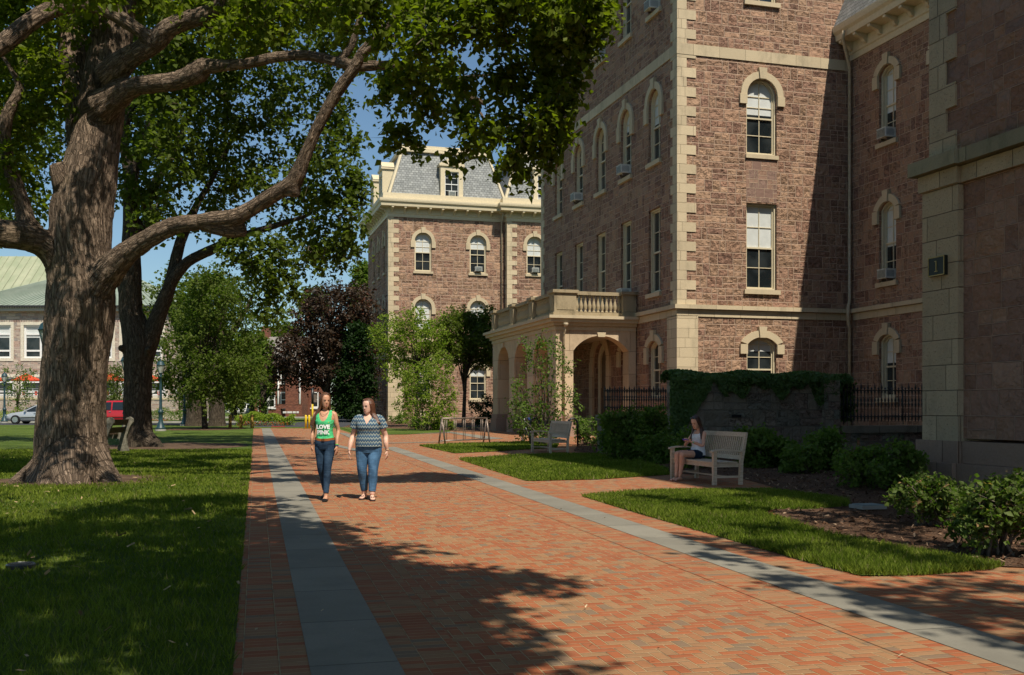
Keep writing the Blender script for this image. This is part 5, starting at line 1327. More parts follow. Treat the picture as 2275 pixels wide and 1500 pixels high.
# dogwoods before the mansard building
p = G(905, 945); p = Vector((p.x, 66, SL*66))
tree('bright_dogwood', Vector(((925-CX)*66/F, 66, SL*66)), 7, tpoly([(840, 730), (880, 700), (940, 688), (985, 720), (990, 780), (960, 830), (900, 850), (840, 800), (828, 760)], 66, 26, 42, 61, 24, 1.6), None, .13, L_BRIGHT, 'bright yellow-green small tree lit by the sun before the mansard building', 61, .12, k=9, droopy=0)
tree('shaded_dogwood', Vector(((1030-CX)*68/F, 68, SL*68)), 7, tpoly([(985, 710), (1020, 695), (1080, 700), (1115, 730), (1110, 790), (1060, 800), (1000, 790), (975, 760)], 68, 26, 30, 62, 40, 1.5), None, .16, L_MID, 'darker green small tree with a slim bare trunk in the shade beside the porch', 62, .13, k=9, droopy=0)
# upright shrub
def shrub(name, base, polys, r, n, sprays, leaf, size, label, seed, jy=.5, stems=7, cat='shrub', group=None, k=8, tf=.5, droopy=-.3, sr=.02, hgt=None, minz=0.0):
    e = empty(name, base, 0, label, cat, group); bl = tpoly(polys, base.y, r, n, seed, sprays, jy)
    bl = [b for b in bl if b[0][2] > base.z+minz]
    rr = random.Random(seed); lm = []
    for b in (rr.sample(bl, min(stems, len(bl)))):
        q = Vector(b[0])-Vector(base); lm.append([(rr.uniform(-.12, .12)*stems*.15, rr.uniform(-.1, .1), -.05, sr*1.3), (q.x*.4, q.y*.4, q.z*.5, sr), (q.x*.9, q.y*.9, q.z*1.0, sr*.5)])
    wood('stems', lm, M_BARKS, e, remesh=False, ridge=0)
    c, tw = crown(e, relb(e, bl), size, leaf, seed, name='foliage', k=k, droopy=droopy); twigs('twigs', tw, e, M_BARKS, tf, .006)
    return e
def GB(px, py): p = G(px, py); return Vector((p.x, p.y, SL*p.y))
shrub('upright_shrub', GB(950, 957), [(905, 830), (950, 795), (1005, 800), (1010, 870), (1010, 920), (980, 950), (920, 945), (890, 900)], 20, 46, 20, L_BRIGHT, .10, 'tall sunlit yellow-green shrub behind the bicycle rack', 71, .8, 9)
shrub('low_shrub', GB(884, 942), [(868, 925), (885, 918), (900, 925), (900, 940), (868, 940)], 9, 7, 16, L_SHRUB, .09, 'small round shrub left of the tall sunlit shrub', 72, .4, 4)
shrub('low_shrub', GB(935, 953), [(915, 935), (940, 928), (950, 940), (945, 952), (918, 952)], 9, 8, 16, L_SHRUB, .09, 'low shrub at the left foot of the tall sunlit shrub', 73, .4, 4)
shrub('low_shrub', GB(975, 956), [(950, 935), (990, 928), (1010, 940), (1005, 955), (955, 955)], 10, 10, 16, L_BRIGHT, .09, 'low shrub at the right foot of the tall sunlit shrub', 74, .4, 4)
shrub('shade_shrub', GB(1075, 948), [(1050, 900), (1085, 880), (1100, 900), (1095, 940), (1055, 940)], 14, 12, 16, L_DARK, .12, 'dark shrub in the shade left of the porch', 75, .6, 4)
# serviceberry in front of the porch
shrub('serviceberry', GB(1215, 990), [(1170, 760), (1200, 745), (1240, 750), (1262, 790), (1275, 860), (1285, 920), (1230, 970), (1180, 965), (1145, 930), (1150, 850)], 22, 44, 9, L_SHRUB, .085, 'tall sparse multi-stem shrub in front of the porch corner', 76, .7, 14, k=6, tf=.9, sr=.022)
shrub('serviceberry', GB(1180, 985), [(1140, 900), (1150, 840), (1165, 870), (1200, 900), (1210, 960), (1160, 965), (1135, 940)], 18, 14, 12, L_SHRUB, .085, 'lower leafy shrub at the left foot of the tall sparse shrub', 77, .5, 6, k=7, tf=.8)
shrub('low_shrub', GB(1300, 990), [(1275, 930), (1310, 920), (1330, 940), (1328, 985), (1280, 985)], 14, 12, 13, L_SHRUB, .08, 'loose open shrub right of the empty wooden bench', 78, .4, 5, k=7, tf=.8)
SB = 'rounded shrubs along the planting bed'
for i, (bx_, by_, poly, r, n, sp, lb, m_) in enumerate((
    (1385, 1024, [(1335, 935), (1370, 925), (1430, 925), (1450, 960), (1440, 1005), (1350, 1005), (1325, 975)], 18, 28, 22, 'large mid green shrub below the long iron fence', L_SHRUB),
    (1450, 1020, [(1420, 920), (1465, 915), (1485, 940), (1480, 985), (1430, 985)], 16, 16, 20, 'tall shrub between the long iron fence and the seated woman', L_SHRUB),
    (1470, 1030, [(1430, 985), (1470, 970), (1500, 990), (1500, 1025), (1440, 1025)], 14, 14, 18, 'low dark shrub left of the seated woman', L_SHRUB),
    (1545, 1040, [(1510, 960), (1560, 950), (1580, 990), (1570, 1030), (1520, 1035)], 16, 14, 20, 'shrub behind the bench back at the seated woman', L_SHRUB),
    (1680, 1040, [(1650, 965), (1690, 950), (1710, 975), (1708, 1030), (1655, 1035)], 16, 18, 24, 'bright green shrub just right of the occupied bench', L_SHRUB),
    (1735, 1040, [(1705, 985), (1745, 975), (1770, 1000), (1765, 1035), (1710, 1038)], 14, 14, 20, 'dark shrub second to the right of the occupied bench', L_SHRUB),
    (1785, 1052, [(1748, 1005), (1790, 990), (1815, 1010), (1810, 1045), (1755, 1048)], 14, 14, 18, 'low broad-leaved shrub third to the right of the occupied bench', L_SHRUB),
    (1835, 1045, [(1805, 985), (1835, 962), (1860, 975), (1862, 1030), (1815, 1040)], 15, 15, 18, 'tall leafy shrub at the right end of the old stone wall', L_SHRUB))):
    shrub('planted_shrub', GB(bx_, by_), [(x_, y_-6*(y_ < by_-30)) for x_, y_ in poly], r, n, sp, m_, .085, lb, 80+i, .35, 6, group=SB, k=8, tf=.4)
shrub('bed_shrub', GB(1960, 1085), [(1870, 1010), (1940, 1000), (2010, 990), (2045, 1010), (2040, 1060), (1960, 1075), (1880, 1060)], 22, 34, 22, L_SHRUB, .07, 'wide loose dark shrub before the carved plinth', 91, .6, 12, k=8, tf=.7)
shrub('bed_shrub', GB(2065, 1170), [(1985, 1085), (2030, 1066), (2100, 1070), (2150, 1095), (2150, 1125), (2080, 1130), (2000, 1120)], 22, 30, 12, L_TIP, .050, 'rounded shrub with twiggy stems in the right foreground bed', 92, .4, 16, k=12, tf=.9, sr=.012)
shrub('bed_shrub', GB(2205, 1235), [(2120, 1160), (2165, 1110), (2200, 1080), (2280, 1062), (2330, 1100), (2310, 1170), (2200, 1180), (2130, 1180)], 26, 32, 13, L_TIP, .058, 'large leaved shrub with brown flower tips at the right edge of the photo', 93, .4, 14, k=12, tf=.8, sr=.014)
# small plants by the left building
for i, (px, Y, poly, lb) in enumerate((
    (40, 88, [(0, 830), (30, 808), (70, 830), (75, 880), (50, 900), (10, 890)], 'airy small tree before the left edge umbrella'),
    (250, 86, [(222, 840), (250, 800), (275, 830), (280, 880), (255, 905), (222, 900)], 'small tree between the two big trunks, before the terrace'),
    (400, 90, [(375, 850), (400, 840), (440, 860), (440, 900), (390, 910)], 'small tree right of the tall lamp post by the stone wall'))):
    tree('terrace_tree', Vector(((px-CX)*Y/F, Y, SL*Y)), 4.3, tpoly(poly, Y, 18, 16, 100+i, 12 if i != 1 else 26, .8), None, .13, L_SHRUB if i != 1 else L_LIND, lb, 100+i, .07, group='small trees by the terrace wall', k=7, tf=.8)
# clipped hedge rows: one low strip each
def hedge(name, x0, x1, Y, h, dpt, mat, lb, n, size=.1, z0=0):
    c = np.stack([rt.uniform(x0, x1, n), rt.uniform(Y-dpt/2, Y+dpt/2, n), rt.rand(n)**.5*h], 1); c[:, 2] = SL*Y+z0+c[:, 2]*(.8+.25*np.sin(c[:, 0]*3.1)*np.sin(c[:, 0]*1.3))
    v, f = leafcloud(c, np.tile([0, -.4, .8], (n, 1)), size, 5); o = npmesh(name, v, f, mat); tag(o, lb, 'hedge', 'bright hedges along the street'); return o
hedge('hedge', -46, -37, 88, 1.15, 2.0, L_HEDGE, 'bright yellow-green hedge behind the silver car', 2600)
hedge('hedge', -31.5, -26, 82, 1.2, 1.6, L_SHRUB, 'dark green hedge behind the tall lamp post', 2400)
hedge('hedge', G(470, 950).x, G(608, 950).x, 71, .95, 1.6, L_HEDGE, 'bright low hedge with red flowers at the far end of the path', 3600)
def flowers(x0, x1, Y, n, lb):
    c = np.stack([rt.uniform(x0, x1, n), rt.uniform(Y-.3, Y+.3, n), SL*Y+rt.rand(n)*.3], 1); v, f = leafcloud(c, np.tile([0, -.6, .6], (n, 1)), .1, 6); o = npmesh('flowers', v, f, L_FLOWER); tag(o, lb, 'flowers', kind='stuff')
flowers(G(480, 950).x, G(605, 950).x, 69.6, 130, 'red flowers in front of the bright far hedge'); flowers(-32, -27, 80.8, 260, 'red flowers by the base of the tall lamp post')
# unseen tree behind the camera, clumps placed to shade the near lawn and path
st_ = empty('shade_tree', (-5.0, -7.5, -.04), 0, 'unseen leafy tree overhead, shaped to cast dappled shade on the near lawn and path', 'tree')
shd = []
def shade(px, py, r, z=None, n=None, sh=.35):
    g = G(px, py); z = z or rr_.uniform(8.5, 10.5); k = (z-g.z)/math.tan(ELEV)
    c = (g.x+SH.x*k, g.y+SH.y*k, z); shd.append((c, (r, r, .5), int((n or 95)*r*r+6)))
# solid shade over the left lawn
gx = np.arange(-15, -.6, 1.02)
for yy in np.arange(4.2, 16.8, .95):
    for xx in gx:
        if xx > -1.7-(yy-5)*.2 and False: continue
        wl = xx*math.cos(PHI)+yy*math.sin(PHI)
        if wl > .95-.5*(yy > 11.5) or (yy > 13 and wl > .05): continue
        if yy > 13.2+.9*math.sin(xx*1.7) : 
            if rr_.random() < .58: continue
        elif yy > 9.5 and rr_.random() < .05: continue
        px = CX+xx*F/yy; py = HY-F*SL+F*CH/yy
        z = rr_.uniform(8.5, 10.5); k = z/math.tan(ELEV); shd.append(((xx+SH.x*k+rr_.uniform(-.2, .2), yy+SH.y*k+rr_.uniform(-.2, .2), z), (.85, .85, .4), 46))
# the large blot on the path
for px, py, r in ((640, 1240, .7), (720, 1270, .75), (800, 1290, .7), (880, 1290, .55), (950, 1285, .5), (1000, 1292, .42), (1070, 1290, .35), (1130, 1290, .22), (1185, 1288, .10), (750, 1245, .4), (840, 1262, .4), (930, 1275, .35), (760, 1400, .7), (1000, 1300, .5), (860, 1330, .6), (900, 1310, .5), (740, 1310, .6), (820, 1410, .6), (700, 1400, .7), (640, 1340, .7), (620, 1470, .8), (900, 1400, .65), (920, 1385, .5), (660, 1300, .7), (640, 1400, .8), (700, 1450, .8), (860, 1480, .6), (890, 1475, .45), (700, 1340, .7), (800, 1360, .7), (900, 1350, .6), (950, 1340, .45), (1010, 1325, .32), (850, 1440, .6), (890, 1430, .5), (970, 1420, .36), (1010, 1400, .2), (760, 1470, .5), (940, 1480, .3), (900, 1500, .5), (1050, 1308, .28),
                  (610, 1190, .4), (640, 1170, .22), (690, 1200, .3), (600, 1130, .25), (590, 1110, .2)):
    shade(px, py, r)
for px, py, r in ((1700, 1225, .25), (1640, 1215, .2), (1560, 1200, .18), (1780, 1140, .4), (1620, 1135, .35), (1520, 1120, .28), (1700, 1180, .4), (1850, 1200, .35), (1930, 1225, .3), (1780, 1290, .2), (1900, 1320, .25), (1985, 1340, .35), (2080, 1350, .4), (2180, 1345, .45), (2260, 1370, .5), (2150, 1390, .4), (2060, 1320, .3), (2300, 1440, .3), (2040, 1250, .3), (1600, 1240, .14), (1830, 1160, .4), (2200, 1300, .4), (1900, 1150, .4), (1980, 1180, .35), (2080, 1210, .35), (1660, 1110, .3), (1430, 1110, .2)):
    shade(px, py, r*.75, None, 50)
v_, tws = crown(st_, relb(st_, shd), .17, L_BIG, 77, k=10)
wood('trunk', [[(0, 0, 0, .6), (0, 0, 1, .45), (.2, .1, 4, .4), (.5, .3, 7.5, .3), (1, .5, 11, .15)], [(.4, .2, 6, .25), (3, 2, 8.6, .16), (7, 3.5, 9.6, .08), (10, 4, 9.6, .04)], [(.3, .1, 5.5, .25), (-2, 3, 8.5, .16), (-4, 6, 9.5, .08)], [(.5, .3, 7, .22), (1, 4, 9, .14), (0, 9, 9.6, .06)]], M_BARK, st_, .06, .02, 4, 3)
# ================================================================ garden benches
def bench(loc, rot, label):
    e = empty('garden_bench', loc, rot, label, 'bench', 'wooden slatted benches on the short brick paths')
    hl, T = .92, M_TEAK
    m = MB(); 
    for i in range(5): m.box((-hl+.02, -.29+i*.105, .405), (hl-.02, -.20+i*.105, .43))
    m.build('seat', T, e)
    m = MB(); m.box((-hl+.03, -.27, .33), (hl-.03, -.24, .40)); m.box((-hl+.03, .24, .33), (hl-.03, .27, .40))
    for s in (-1, 1): m.box((s*(hl-.05)-.015, -.24, .33), (s*(hl-.05)+.015, .24, .40)); m.box((s*(hl-.03)-.02, -.24, .13), (s*(hl-.03)+.02, .25, .17))
    m.box((-hl+.05, -.015, .135), (hl-.05, .015, .165)); m.build('seat_frame', T, e)
    for s in (-1, 1):
        m = MB(); m.box((s*hl-.035, -.31, 0), (s*hl+.035, -.24, .63)); m.build('leg', T, e)
        m = MB(); m.hexa([(s*hl-.035, .235, 0), (s*hl+.035, .235, 0), (s*hl+.035, .30, 0), (s*hl-.035, .30, 0), (s*hl-.035, .25, .43), (s*hl+.035, .25, .43), (s*hl+.035, .31, .43), (s*hl-.035, .31, .43)])
        m.hexa([(s*hl-.035, .25, .431), (s*hl+.035, .25, .431), (s*hl+.035, .31, .431), (s*hl-.035, .31, .431), (s*hl-.033, .37, .985), (s*hl+.033, .37, .985), (s*hl+.033, .41, .985), (s*hl-.033, .41, .985)]); m.build('leg', T, e)
        m = MB(); pts = [(-.35, .635), (-.30, .655), (-.15, .672), (.05, .668), (.20, .65), (.30, .645)]
        for (a, b), (c, d) in zip(pts[:-1], pts[1:]): m.hexa([(s*hl-.05, a, b-.028), (s*hl+.05, a, b-.028), (s*hl+.05, c, d-.028), (s*hl-.05, c, d-.028), (s*hl-.05, a, b), (s*hl+.05, a, b), (s*hl+.05, c, d), (s*hl-.05, c, d)])
        m.build('armrest', T, e)
    bk = MB()
    def by(z): return .262+(z-.43)*.215
    def rail(z0, z1, t=.03): bk.hexa([(-hl+.035, by(z0), z0), (hl-.035, by(z0), z0), (hl-.035, by(z0)+t, z0), (-hl+.035, by(z0)+t, z0), (-hl+.035, by(z1), z1), (hl-.035, by(z1), z1), (hl-.035, by(z1)+t, z1), (-hl+.035, by(z1)+t, z1)])
    rail(.90, .985); rail(.47, .55)
    n = 22
    for i in range(n):
        x = -hl+.06+(2*hl-.12)*(i+.5)/n; w_ = .0165
        bk.hexa([(x-w_, by(.55)+.006, .551), (x+w_, by(.55)+.006, .551), (x+w_, by(.55)+.022, .551), (x-w_, by(.55)+.022, .551), (x-w_, by(.90)+.006, .899), (x+w_, by(.90)+.006, .899), (x+w_, by(.90)+.022, .899), (x-w_, by(.90)+.022, .899)])
    bk.build('backrest', T, e); return e
BC1 = Vector((3.80, 20.18, SL*20.18+.006)); BC2 = Vector((1.17, 31.97, SL*31.97+.006))
bench(BC1, RS, 'wooden slatted bench with a woman sitting on its far end'); bench(BC2, RS, 'empty wooden slatted bench beside the tall sparse shrub')

# ================================================================ concrete-ended park bench
a_, b_ = G(229, 1010), G(273, 1003.5); mid = (a_+b_)/2; ang = math.atan2((b_-a_).y, (b_-a_).x)
e = empty('park_bench', (mid.x, mid.y, SL*mid.y), ang, 'old park bench with curled concrete ends seen from behind the huge trunk', 'bench')
M_CEM = flat('old_concrete', (.17,.155,.12), .95, .1, var=.35, scale=7, bmp=.01); M_DKW = flat('dark_bench_wood', (.075,.05,.028), .8, .2, var=.3, scale=6)
hl = (b_-a_).length/2
prof = [(-.20, 0), (.10, 0), (.16, .1), (.10, .3), (.10, .42), (.30, .42), (.52, .44), (.56, .0), (.70, 0), (.68, .50), (.60, .56), (.14, .56), (.02, .75), (-.08, 1.0), (-.13, 1.09), (-.23, 1.12), (-.32, 1.06), (-.33, .95), (-.26, .85), (-.20, .7), (-.12, .45), (-.14, .2)]
for s in (-1, 1):
    m = MB(); m.prism([(s*hl-.06, -y_, z) for y_, z in [(-p_[0], p_[1]) for p_ in prof]], (.12, 0, 0)); 
    m.build('bench_end', M_CEM, e)
m = MB()
def plank(y0, z0, y1, z1, t=.045): m.hexa([(-hl+.06, y0, z0), (hl-.06, y0, z0), (hl-.06, y0+t, z0), (-hl+.06, y0+t, z0), (-hl+.06, y1, z1), (hl-.06, y1, z1), (hl-.06, y1+t, z1), (-hl+.06, y1+t, z1)])
plank(-.14, .86, -.21, 1.04); plank(-.02, .62, -.09, .80); m.build('backrest', M_DKW, e)
m = MB()
for i in range(3): m.box((-hl+.06, .12+.16*i, .565), (hl-.06, .25+.16*i, .605))
m.build('seat', M_DKW, e)

# ================================================================ bicycle rack
r0, r1 = G(982, 989), G(1081, 984); e = empty('bicycle_rack', ((r0.x+r1.x)/2, (r0.y+r1.y)/2, SL*r0.y), math.atan2((r1-r0).y, (r1-r0).x), 'empty grey steel pipe bicycle rack standing at the lawn edge', 'bicycle rack')
hl = (r1-r0).length/2; m = MB(); m.tube([(-hl, 0, .98), (hl, 0, .98)], .03, 8); m.tube([(-hl, -.09, .16), (hl, -.09, .16)], .022, 8); m.tube([(-hl, .09, .16), (hl, .09, .16)], .022, 8); m.build('rail', M_STEEL, e)
for s in (-1, 1):
    m = MB(); m.tube([(s*hl, -.16, 0), (s*hl, 0, .98)], .032, 8); m.tube([(s*hl, .16, 0), (s*hl, 0, .98)], .032, 8); m.build('leg', M_STEEL, e)
for i in range(10):
    x = -hl+.16+(i//2)*(2*hl-.3)/4.4+(i % 2)*.11; m = MB(); m.tube([(x, 0, .16), (x, 0, .98)], .013, 6); m.build('bar', M_STEEL, e)
for px, lb in ((1178, 'black steel hoop rack left of the empty bench, in front of the bicycle'), (1262, 'black steel hoop rack behind the back of the empty bench')):
    b = G(px, 990 if px < 1200 else 993); e = empty('hoop_rack', (b.x, b.y, SL*b.y), .35, lb, 'bicycle rack', 'black hoop racks')
    m = MB(); m.tube([(0, 0, 0), (0, 0, .8), (.03, 0, .92), (.12, 0, 1.0), (.25, 0, 1.0), (.34, 0, .92), (.37, 0, .8), (.37, 0, 0)], .035, 8); m.build('hoop', M_IRON, e)
# bicycle leaning by the hoop rack
b = G(1166, 984); e = empty('bicycle', (b.x+.1, b.y+.9, SL*b.y), 1.85, 'bicycle with a blue seat parked behind the leafy shrub', 'bicycle')
M_TYRE = flat('rubber', (.015,.015,.016), .85, .2); M_CHROME = flat('bright_metal', (.55,.56,.58), .25, .6, metal=.9)
for s in (-1, 1):
    m = MB(); m.tube([(s*.52+.33*math.cos(t), 0, .35+.33*math.sin(t)) for t in np.linspace(0, 2*math.pi, 33)], .02, 6, cap=False); w_ = m.build('wheel', M_TYRE, e)
    m = MB(); m.tube([(s*.52+.305*math.cos(t), 0, .35+.305*math.sin(t)) for t in np.linspace(0, 2*math.pi, 33)], .011, 5, cap=False); m.build('rim', M_CHROME, w_)
    m = MB()
    for k in range(16): t = k*math.pi/8; m.tube([(s*.52, .02*(-1)**k, .35), (s*.52+.3*math.cos(t), 0, .35+.3*math.sin(t))], .003, 4)
    m.build('spokes', M_CHROME, w_)
m = MB(); bbk = (-.05, 0, .30); hd_ = (.38, 0, .82); st2 = (-.16, 0, .78)
for a, c in ((bbk, hd_), (bbk, st2), (st2, hd_), (bbk, (-.52, 0, .35)), (st2, (-.52, 0, .35)), (hd_, (.52, 0, .35)), (hd_, (.36, 0, .95))): m.tube([a, c], .017, 8)
m.build('frame', flat('silver_paint', (.45,.47,.5), .35, .5), e)
m = MB(); m.tube([(.34, -.28, .98), (.38, -.12, .97), (.37, 0, .96), (.38, .12, .97), (.34, .28, .98)], .014, 6); m.build('handlebar', M_IRON, e)
m = MB(); m.tube([(-.19, 0, .78), (-.2, 0, .90)], .014, 6); m.build('seat_post', M_CHROME, e)
m = MB(); m.tube([(-.34, 0, .93), (-.26, 0, .94), (-.12, 0, .93), (-.02, 0, .92)], [.07, .085, .05, .02], 8, sq=.45); m.build('saddle', flat('blue_saddle', (.03,.06,.35), .6), e)

# ================================================================ lamp posts
def lamp_post(loc, label, H=3.92, s=1.0):
    e = empty('lamp_post', loc, 0, label, 'lamp post', 'green lantern lamp posts across the lawn'); m = MB()
    m.lathe([(.30, 0), (.30, .10)], n=12, smooth=False); m.build('footing', M_CONC, e)
    m = MB(); m.lathe([(.28, .10), (.27, .18), (.20, .26), (.17, .42), (.12, .52), (.115, .98), (.15, 1.02), (.15, 1.08), (.11, 1.14), (.085, 1.25), (.065, 2.6), (.055, H-.95), (.09, H-.93), (.09, H-.88), (.06, H-.84), (.10, H-.78), (.10, H-.74)], n=16); m.build('post', M_LAMPG, e)
    m = MB(); m.lathe([(.12, H-.74), (.13, H-.70), (.125, H-.69)], n=8); 
    for k in range(4):
        a = math.pi/4+k*math.pi/2; m.tube([(.12*math.cos(a), .12*math.sin(a), H-.70), (.225*math.cos(a), .225*math.sin(a), H-.28)], .013, 5)
    m.lathe([(.235, H-.29), (.245, H-.26), (.22, H-.24), (.17, H-.10), (.10, H-.04), (.03, H-.02), (.03, H+.02), (.045, H+.04), (.01, H+.10)], n=12); la = m.build('lantern', M_LAMPG, e)
    m = MB(); m.lathe([(.11, H-.69), (.215, H-.285)], n=8, smooth=False); m.build('lamp_glass', flat('frosted_glass', (.42,.43,.38), .35, .5), la)
for px, Y, lb in ((357, 57, 'tall green lantern lamp post standing right of the second dark trunk'), (10, 80, 'green lantern lamp post at the far left edge by the silver car'), (104, 29.5, 'lantern lamp post mostly hidden behind the huge trunk'), (279, 51, 'lamp post hidden along the left side of the second trunk'), (410, 70, 'lamp post in the shade left of the thick grey trunks')):
    lamp_post(Vector(((px-CX)*Y/F, Y, SL*Y)), lb)
Y = 101; e = empty('globe_lamp', ((574-CX)*Y/F, Y, SL*Y), 0, 'small white globe lamp on a pale pole before the brick building', 'lamp post')
m = MB(); m.tube([(0, 0, 0), (0, 0, 2.4)], .06, 8); m.build('pole', M_FRAMEW, e); m = MB(); m.lathe([(.05, 2.3), (.2, 2.4), (.24, 2.55), (.2, 2.7), (.05, 2.78)], n=12); m.build('globe', M_FRAMEW, e); m = MB(); m.lathe([(.42, 2.85), (.42, 2.9), (.1, 2.95)], n=14); m.build('cap', M_STEEL, e)

# ================================================================ bollards and poles
M_YEL = flat('yellow_paint', (.72,.52,.03), .5, .4, var=.1, scale=5); M_OCH = flat('worn_ochre_post', (.30,.19,.05), .8, .2, var=.4, scale=6)
for px, lb, k in ((511, 'worn ochre wooden post, leftmost of three before the far hedge', 0), (535, 'worn ochre wooden post, middle of three before the far hedge', 0), (560, 'worn ochre wooden post nearest the start of the brick path', 0), (679.5, 'yellow steel bollard, left of the pair at the path end', 1), (687, 'yellow steel bollard, right of the pair at the path end', 1)):
    b = G(px, 952.6 if px > 600 else 951.5); e = empty('bollard', (b.x, b.y, SL*b.y), 0, lb, 'bollard', 'yellow bollards at the path end' if k else 'ochre wooden posts before the hedge')
    m = MB()
    if k: m.lathe([(.068, 0), (.068, .76), (.055, .81), (.02, .83)], n=14)
    else: m.tube([(0, 0, 0), (.01, 0, .4), (0, .01, .78), (0, 0, .82)], [.11, .10, .10, .07], 8)
    m.build('post', M_YEL if k else M_OCH, e)
    if px == 535: m = MB(); m.lathe([(.105, .0), (.105, .28)], n=8); m.build('painted_band', M_YEL, e)
b = G(686, 951); e = empty('signal_pole', (b.x, b.y+1.2, SL*b.y), 0, 'tall yellow and black pole just behind the yellow bollards', 'pole')
m = MB(); m.tube([(0, 0, 0), (0, 0, 1.95)], .06, 10); m.build('pole', M_YEL, e); m = MB(); m.tube([(0, 0, 1.5), (0, 0, 2.5)], .075, 10); m.build('sleeve', M_IRON, e); m = MB(); m.box((.09, -.08, 1.6), (.26, .08, 2.1)); m.build('control_box', M_STEEL, e)

# ================================================================ cars
def car(loc, rot, label, paint, van=False, L=4.6, grp='cars parked on the street'):
    e = empty('parked_car', loc, rot, label, 'car', grp); W_ = .9
    if van: top = [(-2.35, .55, .62), (-2.30, .60, .78), (-2.0, .72, .95), (-1.45, .86, 1.06), (-.75, .88, 1.55), (-.3, .88, 1.72), (1.2, .88, 1.74), (2.05, .86, 1.66), (2.32, .84, 1.1), (2.38, .80, .6)]; belt = 1.02
    else: top = [(-2.3, .55, .58), (-2.25, .65, .68), (-1.9, .76, .80), (-1.0, .86, .93), (-.35, .87, 1.30), (.1, .87, 1.42), (.9, .87, 1.42), (1.5, .86, 1.20), (1.75, .85, 1.02), (2.2, .80, .95), (2.3, .74, .6)]; belt = .92
    vs = []; fs = []; n = 12
    for x, w_, zt in top:
        zb = .22 if abs(x) < 2.2 else .32; tz = min(zt, belt); cw = w_*(.74 if zt > belt+.1 else .9)
        ring = [(w_*.9, zb), (w_, zb+.15), (w_*1.0, (zb+tz)/2), (w_*.97, tz-.03), (cw+(w_*.95-cw)*.15, zt-.06 if zt > belt+.1 else tz-.01), (cw*.85, zt)]
        ring = ring+[(-a, b) for a, b in reversed(ring)]
        vs += [(x, a, b) for a, b in ring]
    k = len(top)
    for i in range(k-1):
        for j in range(n): fs.append((i*n+j, i*n+(j+1) % n, (i+1)*n+(j+1) % n, (i+1)*n+j))
    m = MB(); m.add(vs, fs+[tuple(range(n)), tuple(range((k-1)*n, k*n))], 0, True); bo = m.build('body', paint, e)
    MG = flat('car_glass', (.015,.02,.022), .08, .6)
    for s in (-1, 1):
        m = MB(); zt = top[5][2]; q = .9
        def sp(x, z, o=.012):   # point on the flank above the belt
            t = (z-belt)/(zt-belt); return (x, s*(.875*(1-t)+.70*t+o), z)
        a0, a1 = (-1.25, -.62) if van else (-.85, -.15)
        m.prism([sp(a0+.12, belt+.03), sp(.05, belt+.03), sp(.05, zt-.1), sp(a1+.1, zt-.12)], (0, -s*.01, 0)); m.prism([sp(.14, belt+.03), sp(1.05, belt+.03), sp(1.0, zt-.1), sp(.14, zt-.1)], (0, -s*.01, 0))
        m.prism([sp(1.13, belt+.03), sp(1.95 if van else 1.45, belt+.03), sp(1.85 if van else 1.15, zt-.12), sp(1.1, zt-.1)], (0, -s*.01, 0)); m.build('side_window', MG, e)
        m = MB(); m.box((-.78, s*.98, belt), (-.66, s*.86, belt+.13)); m.build('mirror', M_IRON if van else paint, e)
        m = MB(); m.box((-2.28, s*.45, .58), (-2.12, s*.74, .70)); m.build('headlight', M_CHROME, e)
        m = MB(); m.box((-1.2, s*.915, .48), (1.3, s*.89, .52)); m.build('side_trim', M_IRON, e)
        for x in (-.1, 1.0): m = MB(); m.box((x, s*.90, belt-.13), (x+.16, s*.875, belt-.09)); m.build('door_handle', M_CHROME if van else paint, e)
        for x in (-1.45, 1.45):
            m = MB(); m.tube([(x, s*.70, .33), (x, s*.92, .33)], .33, 20); w2 = m.build('wheel', M_TYRE, e)
            m = MB(); m.tube([(x, s*.921, .33), (x, s*.935, .33)], .21, 16); m.build('rim', M_CHROME, w2)
    m = MB(); xa, xb = (-1.35, -.62) if van else (-.92, -.25); za, zb2 = (1.12, 1.60) if van else (.98, 1.33)
    m.prism([(xa, -.72, za), (xa, .72, za), (xb, .62, zb2), (xb, -.62, zb2)], (-.02, 0, .03)); m.build('windscreen', MG, e)
    return e
M_SIL = flat('silver_car_paint', (.50,.52,.53), .3, .6, metal=.4, var=.03, coat=.5); M_REDC = flat('red_car_paint', (.42,.012,.018), .3, .5, var=.03, coat=.6); M_WHC = flat('white_car_paint', (.7,.7,.68), .3, .5, var=.03, coat=.5)
Yc = 76.2
car(((90-CX)*Yc/F, Yc, SL*Yc), 0, 'silver saloon car parked left of the huge trunk', M_SIL); car(((255-CX)*Yc/F, Yc, SL*Yc), 0, 'red minivan parked between the two dark trunks', M_REDC, True)
car(((545-CX)*125/F, 125, SL*125), .3, 'white car far away behind the hedge', M_WHC)

# ================================================================ old garden wall, low walls, iron fences, ivy
def Tuv(px, v):   # u for a pixel column on a plane v=const in the hall frame
    k = (px-CX)/F; X0 = T0.x-math.sin(TH)*v; Y0 = T0.y+math.cos(TH)*v; return (k*Y0-X0)/(math.cos(TH)-k*math.sin(TH))
GV = -12.6
M_OLD = ashlar('old_grey_stone', .80, .50, .010, [(.27,.23,.175),(.33,.275,.21),(.22,.19,.15),(.36,.29,.22),(.29,.21,.165),(.26,.25,.20)], (.20,.175,.135), rock=.11, p1=.6, p2=.55, tint=.25, seed=22.0, rs=4.0)
M_OLDC = smooth_stone('old_coping', (.24,.21,.16), 1.4, 9, .008, .02, .15, .5, dcol=(.05,.055,.035))
gw = empty('garden_wall', T0, TH, 'tall old grey stone wall draped with ivy behind the occupied bench', 'wall')
ua, ub = Tuv(1497, GV), Tuv(1868, GV)
